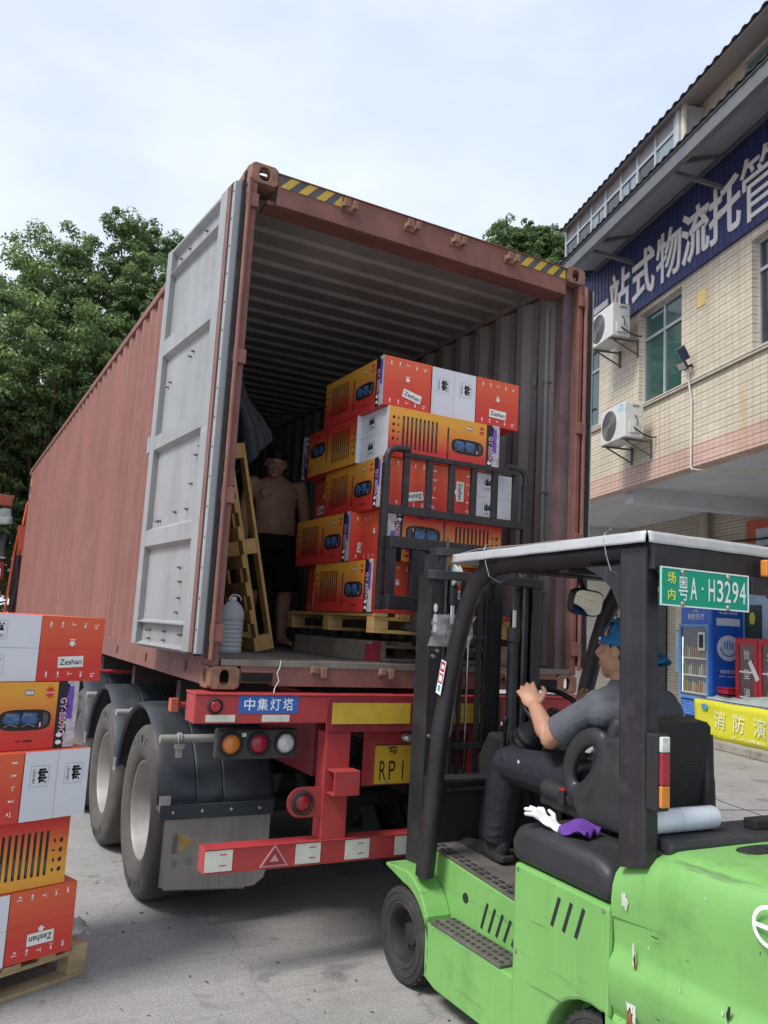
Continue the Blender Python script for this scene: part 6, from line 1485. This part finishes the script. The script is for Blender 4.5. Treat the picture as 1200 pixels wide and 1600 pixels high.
    rail(1.166, 1.215, -.30, -.18, .30, 2.22, 'inner_rail'); rail(1.745, 1.794, -.30, -.18, .30, 2.22, 'inner_rail')
    for x in (1.207, 1.753): q = MB(); q.box(x-.008, x+.008, -.304, -.300, .3, 2.28); P(q, 'rail_edge', greased)
    for x in (1.262, 1.698):
        q = MB(); q.cyl((x,-.285,.30), (x,-.285,1.72), .033, n=18, m=0); q.cyl((x,-.285,1.72), (x,-.285,1.80), .040, n=18, m=0); q.cyl((x,-.285,1.80), (x,-.285,2.0), .018, n=14, m=1); q.cyl((x,-.285,1.9), (x,-.285,2.05), .03, n=14, m=0); P(q, 'lift_cylinder', [mast_m, chrome], smooth=40)
        q = MB(); q.lathe([(0,-.02), (.058,-.02), (.062,-.012), (.050,-.008), (.050,.008), (.062,.012), (.058,.02), (0,.02)], (x, -.30, 2.07), 'x', 24); P(q, 'chain_pulley', M('pulley_pale', (.42,.43,.42), .4, var=.1) if x < 1.4 else mast_m, smooth=40)
    def cross(z, h, bul, x0, x1, y, nm):
        q = MB(); n = 24; out = [(x0+(x1-x0)*i/n, y-bul*math.sin(math.pi*i/n)**.6) for i in range(n+1)]; inn = [(a, b+.022) for a, b in out]; q.prism(out+inn[::-1], 'z', z, z+h); P(q, nm, mast_m, bevel=.004)
    cross(2.035, .05, .085, 1.075, 1.885, -.325, 'mast_crossbar'); cross(2.17, .045, .05, 1.14, 1.82, -.30, 'mast_crossbar')
    q = MB(); q.box(1.12, 1.84, -.28, -.24, 1.12, 1.15); P(q, 'mast_tie', mast_m); q = MB(); q.box(1.10, 1.86, -.29, -.22, .72, .80); P(q, 'mast_tie', mast_m)
    for x in (1.355, 1.475):   # leaf chains
        q = MB(); z = .5
        while z < 2.08: q.box(x-.014, x+.014, -.262, -.250, z, z+.014); q.box(x-.010, x+.010, -.258, -.246, z+.014, z+.022); z += .022
        P(q, 'lift_chain', undark)
    q = MB(); q.cyl((1.405,-.25,.45), (1.405,-.25,1.95), .007, n=8); P(q, 'guide_rod', chrome, smooth=40)
    q = MB(); q.box(1.55, 1.66, -.22, -.20, .4, 1.95); P(q, 'hose_guard', M('hose_guard_black', (.009,.009,.01), .7))
    for k, x in enumerate((1.50, 1.53)): q = MB(); q.tube([(x,-.23,.5), (x,-.235,1.2), (x+.005,-.23,2.0), (x,-.20,2.1)], .010, 8); P(q, 'hydraulic_hose', rubber, smooth=50)
    q = MB(); q.tube([(1.20,-.345,1.78), (1.24,-.36,1.80), (1.265,-.365,1.72), (1.26,-.37,1.45), (1.235,-.37,1.22), (1.21,-.36,1.16), (1.15,-.345,1.165)], .011, 8); P(q, 'hydraulic_hose', rubber, smooth=50)
    for z in (1.62, 1.2, .92):
        q = MB(); q.cyl((1.12,-.345,z), (1.12,-.325,z), .011, n=6); q.cyl((1.145,-.345,z+.03), (1.145,-.325,z+.03), .009, n=6); PS(q, 'mast_bolt', bolt_m)
    # ---- carriage, load guard, forks
    q = MB(); q.box(.975, 1.985, -.06, .0, 2.215, 2.285); P(q, 'carriage_bar', blk2, bevel=.005)
    q = MB(); q.box(.975, 1.985, -.06, .0, 1.865, 1.945); P(q, 'carriage_bar', blk2, bevel=.005)
    for a, b in ((.978,1.02), (1.13,1.215), (1.745,1.83), (1.94,1.982)): q = MB(); q.box(a, b, -.05, -.01, 1.945, 2.215); P(q, 'carriage_post', blk2)
    for a, b in ((1.20,1.31), (1.66,1.77)):
        q = MB(); q.box(a, b, .002, .05, 1.752, 2.29); q.prism([(.05,1.752), (.05,1.792), (1.10,1.768), (1.12,1.756)], 'x', a, b); P(q, 'fork', greased, bevel=.003)
    for s in (0, 1):
        f = (lambda x: x) if s == 0 else (lambda x: 2.96-x)
        q = MB(); q.box(min(f(.945), f(.985)), max(f(.945), f(.985)), .002, .045, 1.86, 2.72); P(q, 'guard_upright', blk2, bevel=.004)
        q = MB(); q.tube([(f(.965), .024, 2.70), (f(.968), .024, 2.76), (f(.985), .024, 2.80), (f(1.02), .024, 2.815), (f(1.12), .024, 2.818)], .021, 10); P(q, 'guard_corner', blk2, smooth=60)
        q = MB()
        for z in (1.92, 1.97, 2.17, 2.22): q.cyl((f(.965), -.008, z), (f(.965), .002, z), .011, n=6)
        PS(q, 'guard_bolt', blk2)
    q = MB(); q.box(1.08, 1.93, .006, .040, 2.770, 2.800); P(q, 'guard_bar', blk2, bevel=.003)
    q = MB(); q.box(.985, 1.975, .006, .040, 2.425, 2.475); P(q, 'guard_bar', blk2, bevel=.003)
    for k in range(6): x = 1.10+k*.162; q = MB(); q.box(x-.019, x+.019, .008, .038, 2.476, 2.769); P(q, 'guard_bar', blk2, bevel=.003)
    # ---- dash, column, wheel
    q = MB(); q.prism([(-.38,.655), (-.43,.985), (-.40,1.0), (-.33,1.0), (-.33,.655)], 'x', 1.10, 1.86); P(q, 'toe_board', plas, bevel=.008)
    q = MB(); q.bar((1.10,-.42,.985), (1.45,-.42,.985), .05, .02); q.bar((1.13,-.425,.94), (1.42,-.44,.94), .01, .02); q.cyl((1.20,-.44,.935), (1.20,-.425,.935), .011, n=8); P(q, 'toe_board_rail', blk2, bevel=.004)
    q = MB(); q.prism([(-.38,.66), (-.55,.66), (-.58,1.0), (-.66,1.13), (-.60,1.22), (-.45,1.24), (-.36,1.1)], 'x', 1.42, 1.86); P(q, 'dashboard', plas, bevel=.02)
    q = MB(); q.limb([(1.50,-.55,1.06), (1.49,-.66,1.17), (1.48,-.75,1.26)], [.10,.095,.07], 16); q.limb([(1.48,-.75,1.26), (1.48,-.90,1.36)], [.065,.045], 14)
    for k in range(5): p = Vector((1.49,-.62,1.14)).lerp(Vector((1.48,-.74,1.255)), k/4); q.tube([p+Vector((0,.006,-.006)), p-Vector((0,.006,-.006))], .105-.006*k, 20)
    P(q, 'steering_column', plas, remesh=.008, sm_it=3)
    Tw = basis((1.48,-.935,1.395), (0,.82,.57), (0,-.57,.82))
    q = MB(); q.T = Tw; q.tube([(.185*math.cos(t*.19635), .185*math.sin(t*.19635), 0) for t in range(32)], .014, 10, closed=True)
    q.limb([(0,0,-.02), (.175,0,0)], [.016,.010], 8); q.limb([(0,0,-.02), (-.175,0,0)], [.016,.010], 8); q.limb([(0,0,-.02), (0,-.175,0)], [.016,.010], 8); q.ell((0,0,-.015), (.045,.045,.02), 14)
    P(q, 'steering_wheel', M('wheel_black', (.012,.012,.014), .35), smooth=50)
    q = MB(); q.tube([(1.40,-.62,1.15), (1.36,-.68,1.28), (1.345,-.70,1.31)], .009, 8); q.limb([(1.345,-.70,1.31), (1.33,-.72,1.335)], [.016,.018], 10); P(q, 'direction_lever', plas, smooth=50)
    q = MB()
    for k in range(3): q.tube([(1.75+k*.045,-.60,1.2), (1.76+k*.045,-.68,1.36)], .007, 6); q.ell((1.76+k*.045,-.685,1.37), (.018,.018,.022), 10)
    PS(q, 'control_lever', plas, smooth=50)
    # ---- seat
    q = MB(); q.T = ang_mat(4, 0, 0, (1.48, -1.33, 1.035)); q.boxT(Matrix.Identity(4), .46, .46, .09)
    for s in (-1, 1): q.limb([(s*.21,-.2,.03), (s*.21,.2,.03)], [.045,.045], 10)
    P(q, 'seat_cushion', pvc, remesh=.010, sm_it=6)
    q = MB(); q.T = ang_mat(9, 0, 0, (1.48, -1.55, 1.22)); q.boxT(Matrix.Identity(4), .42, .07, .42)
    for s in (-1, 1): q.limb([(s*.20,.03,-.2), (s*.215,.05,0), (s*.20,.03,.19)], [.035,.045,.035], 10)
    q.limb([(-.19,.0,.20), (.19,.0,.20)], [.035,.035], 10); P(q, 'seat_back', pvc, remesh=.010, sm_it=6)
    q = MB(); q.T = ang_mat(7, 0, 0, (1.455, -1.61, 1.225)); q.prism([(-.22,.215), (.225,.215), (.25,.195), (.256,.14), (.225,-.20), (-.22,-.20)], 'y', -.03, .035); q.box(.10, .22, -.034, -.028, .0, .05, 0); P(q, 'seat_shell', plas, bevel=.02, bseg=3)
    for s in (-1, 1):    # hip restraints: a flat moulded wing with an oval opening
        x = 1.48+s*.245; q = MB(); pts = []; rs = []
        for t in range(20):
            a_ = t*.31416; pts.append((x+s*.012*math.sin(a_), -1.425+.108*math.cos(a_)-.050*math.sin(a_), 1.225+.130*math.sin(a_))); rs.append(.042+.030*max(0, math.cos(a_-3.7)))
        q.tube(pts, rs, 12, closed=True); q.v = [(x+(p[0]-x)*.62, p[1], p[2]) for p in q.v]
        q.prism([(-1.66,1.0), (-1.40,1.0), (-1.36,1.06), (-1.42,1.13), (-1.50,1.16), (-1.55,1.36), (-1.64,1.38)], 'x', x-.03, x+.03)
        P(q, 'hip_restraint', M('moulded_vinyl', (.035,.035,.038), .34, var=.15, scale=6, dirt=.3, dcol=(.07,.07,.07), dscale=6), remesh=.010, sm_it=8)
    q = MB(); q.box(1.215, 1.24, -1.30, -1.26, 1.04, 1.10, 0); q.box(1.216, 1.239, -1.295, -1.265, 1.10, 1.106, 1); P(q, 'belt_buckle', [plas, M('buckle_red', (.5,.02,.02), .4)], bevel=.002)
    # ---- sticker on the front leg, reflectors on the mast
    q = MB(); q.T = basis((.975,-.655,1.53), (0,.26,-1), (-1,0,0)); q.box(-.022, .022, -.085, .085, 0, .002, 0); q.box(-.018, .018, -.08, -.03, .002, .003, 1); q.box(-.018, .018, -.02, .03, .002, .003, 1); q.box(-.012, .012, -.01, .02, .003, .0036, 0); q.box(-.014, .010, -.065, -.045, .003, .0036, 0); q.box(-.01, .01, .04, .07, .002, .003, 2)
    P(q, 'warning_sticker', [ink_w, M('sticker_red', (.45,.04,.04), .5), M('sticker_teal', (.1,.3,.3), .5)])
    q = MB()
    for k in range(3): q.prism([(1.128+.012*math.cos(t*.5236), 1.88-.055*k+.024*math.sin(t*.5236)) for t in range(12)], 'y', -.3325, -.3305)
    PS(q, 'round_mark', ink_w)
    # film wrapped round the leg
    q = MB(); rnd = random.Random(4)
    def fm(u, v):
        a = 6.283*u; r_ = .070+.014*noise.noise(Vector((math.cos(a)*2, math.sin(a)*2, v*6)))+.01*math.sin(a*3+v*8); z = 1.68+.16*v; return (1.06+(r_+.045)*math.cos(a), -.655-.05*(v-.5)+r_*math.sin(a)+.05, z)
    q.grid(fm, 36, 14); P(q, 'wrapped_film', M('wrap_film', (.75,.76,.78), .06, trans=.5, alpha=.16, spec=1., var=.1), smooth=40, solid=.001)
    return root
tyre_f = M('forklift_tyre', (.035,.034,.034), .85, var=.25, scale=8, dirt=.6, dcol=(.085,.08,.078), dscale=8, bump=.15, bscale=70)
forklift()
# things lying on the forklift
q = MB(); q.lathe([(.014, 1.055), (.016, 1.05), (.041, 1.05), (.0425, 1.053), (.0425, 1.20), (.0418, 1.203), (.0425, 1.21), (.0425, 1.388), (.041, 1.392), (.016, 1.392)], (0,0,0), 'x', 32); o = q.build('film_roll', M('film_roll_pale', (.66,.71,.80), .25, var=.04, coat=.4), None, smooth=40); o.location = (0, -1.93, 1.122); tag(o, 'pale roll of stretch film lying on the black deck behind the pillar', 'film roll')
def glove(name, loc, rz, m, lab, crumple=0):
    q = MB(); q.ell((0, .0, .014), (.045, .055, .014), 14); q.ell((0, -.05, .012), (.036, .04, .013), 12)
    for i, (a, L_) in enumerate(((28, .070), (9, .082), (-9, .078), (-28, .062))):
        aa = R(a); p = Vector((math.sin(aa)*-.045, .04*math.cos(aa), .014)); d = Vector((-math.sin(aa), math.cos(aa), 0)); q.limb([p, p+d*L_*.5+Vector((0,0,.008*(i % 2+crumple))), p+d*L_+Vector((0,0,-.002))], [.013, .012, .010], 8)
    q.limb([(.03,-.01,.014), (.065,.015,.02), (.085,.05,.014)], [.014,.013,.010], 8)
    o = q.build(name, m, None, remesh=.004, sm_it=3); o.location = loc; o.scale = (.86,.86,.86); o.rotation_euler = (R(22), R(-8), R(rz)); return tag(o, lab, 'glove')
glove('work_glove', (1.03, -1.42, 1.002), 20, M('cotton_white', (.70,.71,.73), .9, var=.06, bump=.3, bscale=90), 'white knitted work glove lying on the black battery hood', 1)
q = MB(); q.grid(lambda u, v: (-.07+.14*u, -.06+.12*v, .012+.035*math.sin(u*3.1)*math.sin(v*3.1)+.014*math.sin(u*14+v*6)), 24, 20); o = q.build('purple_cloth', M('cloth_purple', (.11,.035,.26), .85, var=.2, scale=20), None, smooth=60, solid=.005); o.location = (1.10, -1.53, .985); o.rotation_euler = (0, 0, R(20)); tag(o, 'crumpled purple cloth beside the white glove on the battery hood', 'cloth')
# ================================================================== driver
def driver():
    O = Vector((1.48, -1.38, 1.09)); r = empty('person', O, 0, label='driver in grey shirt and blue cap seated on the forklift, hand on the wheel', cat='person')
    def B(q, n, m, **k):
        q_ = q.build(n, m, None, **k); q_.parent = r; q_.matrix_parent_inverse = Matrix.Translation(-O); return q_
    TH = Matrix.Translation((1.478, -1.375, 1.715)) @ Euler((R(-4), R(0), R(180+14))).to_matrix().to_4x4() @ Matrix.Scale(1.24, 4)
    # left arm (towards the yard) and right arm
    Ls, Le, Lw = Vector((1.295,-1.415,1.485)), Vector((1.245,-1.165,1.30)), Vector((1.285,-1.005,1.425))
    Rs, Re, Rw = Vector((1.668,-1.43,1.49)), Vector((1.735,-1.18,1.29)), Vector((1.66,-1.02,1.40))
    q = MB()
    q.tube([(1.48,-1.40,1.48), (1.48,-1.375,1.58), (1.477,-1.36,1.66)], [.068,.056,.054], 14); head(q, TH, neck=False)
    for S, E_, W_ in ((Ls, Le, Lw), (Rs, Re, Rw)):
        q.limb([S, S.lerp(E_, .5), E_, E_.lerp(W_, .3), E_.lerp(W_, .8), W_], [.052,.048,.046,.050,.038,.033], 12)
    hl = basis(Lw, (.05,.62,.62), (-.60,-.45,.55)) @ Matrix.Scale(1.22, 4); hand(q, hl, 30, spread=7, side=-1, thumb=40)
    hr = basis(Rw, (-.10,.72,.55), (.3,.4,-.8)); hand(q, hr, 38, spread=6, side=-1)
    q.tube([(1.48,-1.40,1.12), (1.48,-1.40,1.46)], [.10,.12], 14)
    for s in (-1, 1):
        an = Vector((1.48+s*.135, -.66, .70)); q.limb([(1.48+s*.08,-1.34,1.12), (1.48+s*.14,-.76,1.10), an+Vector((0,0,.12))], [.07,.05,.04], 10); q.limb([an+Vector((0,0,.14)), an, an+Vector((0,.02,-.05))], [.040,.034,.034], 10)
    B(q, 'body', skin, remesh=.0058, sm_it=4)
    # shirt
    q = MB(); rings = [(1.08,.185,.150,-1.40), (1.16,.185,.150,-1.415), (1.26,.180,.140,-1.43), (1.36,.200,.140,-1.44), (1.46,.205,.128,-1.44), (1.52,.170,.100,-1.425), (1.555,.115,.082,-1.41), (1.585,.074,.068,-1.395)]
    q.loft([[(1.48+hw*math.cos(t*.2618), yo+hd*math.sin(t*.2618), z) for t in range(24)] for z, hw, hd, yo in rings])
    for S, E_ in ((Ls, Le), (Rs, Re)):
        q.ell(S, (.062,.068,.062), 14); q.limb([S+Vector((0,-.01,-.01)), S.lerp(E_, .42)], [.066,.066], 14); q.tube([S.lerp(E_, .38), S.lerp(E_, .78)], [.066,.076], 16); q.limb([(1.48,-1.42,1.52), S+Vector((0,-.01,.0))], [.085,.060], 14); q.limb([(1.48,-1.47,1.42), S+Vector((0,-.03,-.04))], [.10,.07], 14)
    # folds
    for k in range(7): z = 1.14+k*.045; q.tube([(1.30,-1.40+.01*k,z), (1.32,-1.52,z-.03), (1.42,-1.585,z-.05)], .010, 6); q.tube([(1.66,-1.44,z), (1.60,-1.56,z-.04)], .010, 6)
    B(q, 'shirt', M('shirt_grey', (.095,.10,.122), .85, var=.12, scale=5, bump=.35, bscale=60), remesh=.0062, sm_it=4)
    # trousers and shoes
    q = MB(); q.ell((1.48,-1.38,1.11), (.185,.15,.10), 18)
    for s in (-1, 1):
        h = Vector((1.48+s*.095,-1.32,1.12)); k = Vector((1.48+s*.140,-.735,1.115 if s < 0 else 1.10)); a = Vector((1.48+s*.135,-.665,.735))
        q.limb([h, h.lerp(k, .5), k], [.105,.102,.086], 14); q.limb([k, k.lerp(a, .35)], [.084,.084], 14); q.tube([k.lerp(a, .3), a], [.083,.074], 16)
        for t in (.2,.32,.44,.9): p = h.lerp(k, t); q.tube([p+Vector((-.08,0,.04)), p+Vector((-.05,.03,.085)), p+Vector((.03,.02,.09))], .010, 6)
        for t in (.1,.2,.6,.8,.92): p = k.lerp(a, t); q.tube([p+Vector((-.072,-.02,.0)), p+Vector((-.05,-.06,.015)), p+Vector((.02,-.072,.0))], .009, 6)
        q.box(k.x-.10*(1 if s < 0 else 0)-.0, k.x, -1.02, -.90, 1.05, 1.16) if 0 else None
    B(q, 'trousers', M('trousers_black', (.013,.015,.022), .75, var=.2, scale=6, bump=.35, bscale=50), remesh=.0068, sm_it=4)
    q = MB(); c_ = Vector((1.243,-.945,1.165))
    for k in range(10):
        a0 = k*.6283; rr = .012 if k % 2 == 0 else .004; a1 = a0+.6283; r2 = .004 if k % 2 == 0 else .012
        q.add([c_, c_+Vector((-.001, rr*math.cos(a0), rr*math.sin(a0))), c_+Vector((-.001, r2*math.cos(a1), r2*math.sin(a1)))], [(0,1,2)])
    B(q, 'star_mark', ink_w)
    for s in (-1, 1):
        x = 1.48+s*.135; q = MB()
        q.limb([(x,-.70,.665), (x,-.60,.668), (x,-.48,.655), (x+s*.004,-.405,.652)], [.048,.047,.040,.034], 12); q.ell((x,-.66,.71), (.047,.055,.045), 14); q.limb([(x,-.71,.71), (x,-.70,.75)], [.042,.042], 10)
        sh = B(q, 'shoe', M('shoe_black', (.014,.014,.016), .7, var=.3, scale=15, bump=.3, bscale=80), remesh=.006, sm_it=3)
        q = MB(); pts = [(x-.046,-.74), (x-.035,-.765), (x+.035,-.765), (x+.046,-.74), (x+.044,-.60), (x+.05,-.47), (x+.038,-.39), (x,-.365), (x-.038,-.39), (x-.05,-.47), (x-.044,-.60)]
        q.prism(pts, 'z', .0, .03); o = q.build('sole', M('sole_black', (.02,.02,.022), .8), None, bevel=.008); o.parent = sh; o.location = (0, -.0, .636); o.rotation_euler = (R(-1), 0, 0)
    # hair and cap (worn backwards: brim behind)
    q = MB(); q.T = TH; q.ell((0, .022, .035), (.079, .094, .090), 20); q.ell((0, .07, -.035), (.060, .040, .045), 14); B(q, 'hair', hair, remesh=.006)
    q = MB(); q.T = TH; zb = .018; n = 40
    def capf(u, v):
        a = 6.28318*u; rz_ = (1-v)**.5 if 0 else math.cos(v*1.5708); c_ = math.cos(a); s_ = math.sin(a); zz = zb+.105*math.sin(v*1.5708)
        return (.088*rz_*c_, .012+.104*rz_*s_, zz)
    vs = []; fs = []; nv = 12
    for j in range(nv+1):
        for i in range(n): vs.append(capf(i/n, j/nv))
    for j in range(nv):
        for i in range(n):
            a = 360*(i+.5)/n; v = (j+.5)/nv
            if abs(a-312) < 30 and .18 < v < .60: continue   # strap opening over the forehead
            fs.append((j*n+i, j*n+(i+1) % n, (j+1)*n+(i+1) % n, (j+1)*n+i))
    q.add(vs, fs)
    for k in range(13):
        pass
    def brim(u, v): a = R(58+118*u); rr = 1+.62*v; return (.088*math.cos(a)*(1+.20*v), .012+.104*math.sin(a)*rr, zb+.004-.030*v-.02*v*abs(math.cos(a))*2)
    q.grid(brim, 20, 6)
    cp = B(q, 'cap', M('cap_blue', (.012,.14,.32), .8, var=.25, scale=12, dirt=.7, dcol=(.008,.035,.10), dscale=28, dpos=.5, bump=.2, bscale=120), smooth=60, solid=.004)
    q = MB(); q.T = TH; q.ell((.062, -.058, .036), (.006, .008, .006), 10, 0); q.ell((.066, -.053, .028), (.006, .009, .004), 10, 1); o = q.build('cap_badge', [ink_w, burst], None); o.parent = r; o.matrix_parent_inverse = Matrix.Translation(-O)
driver()
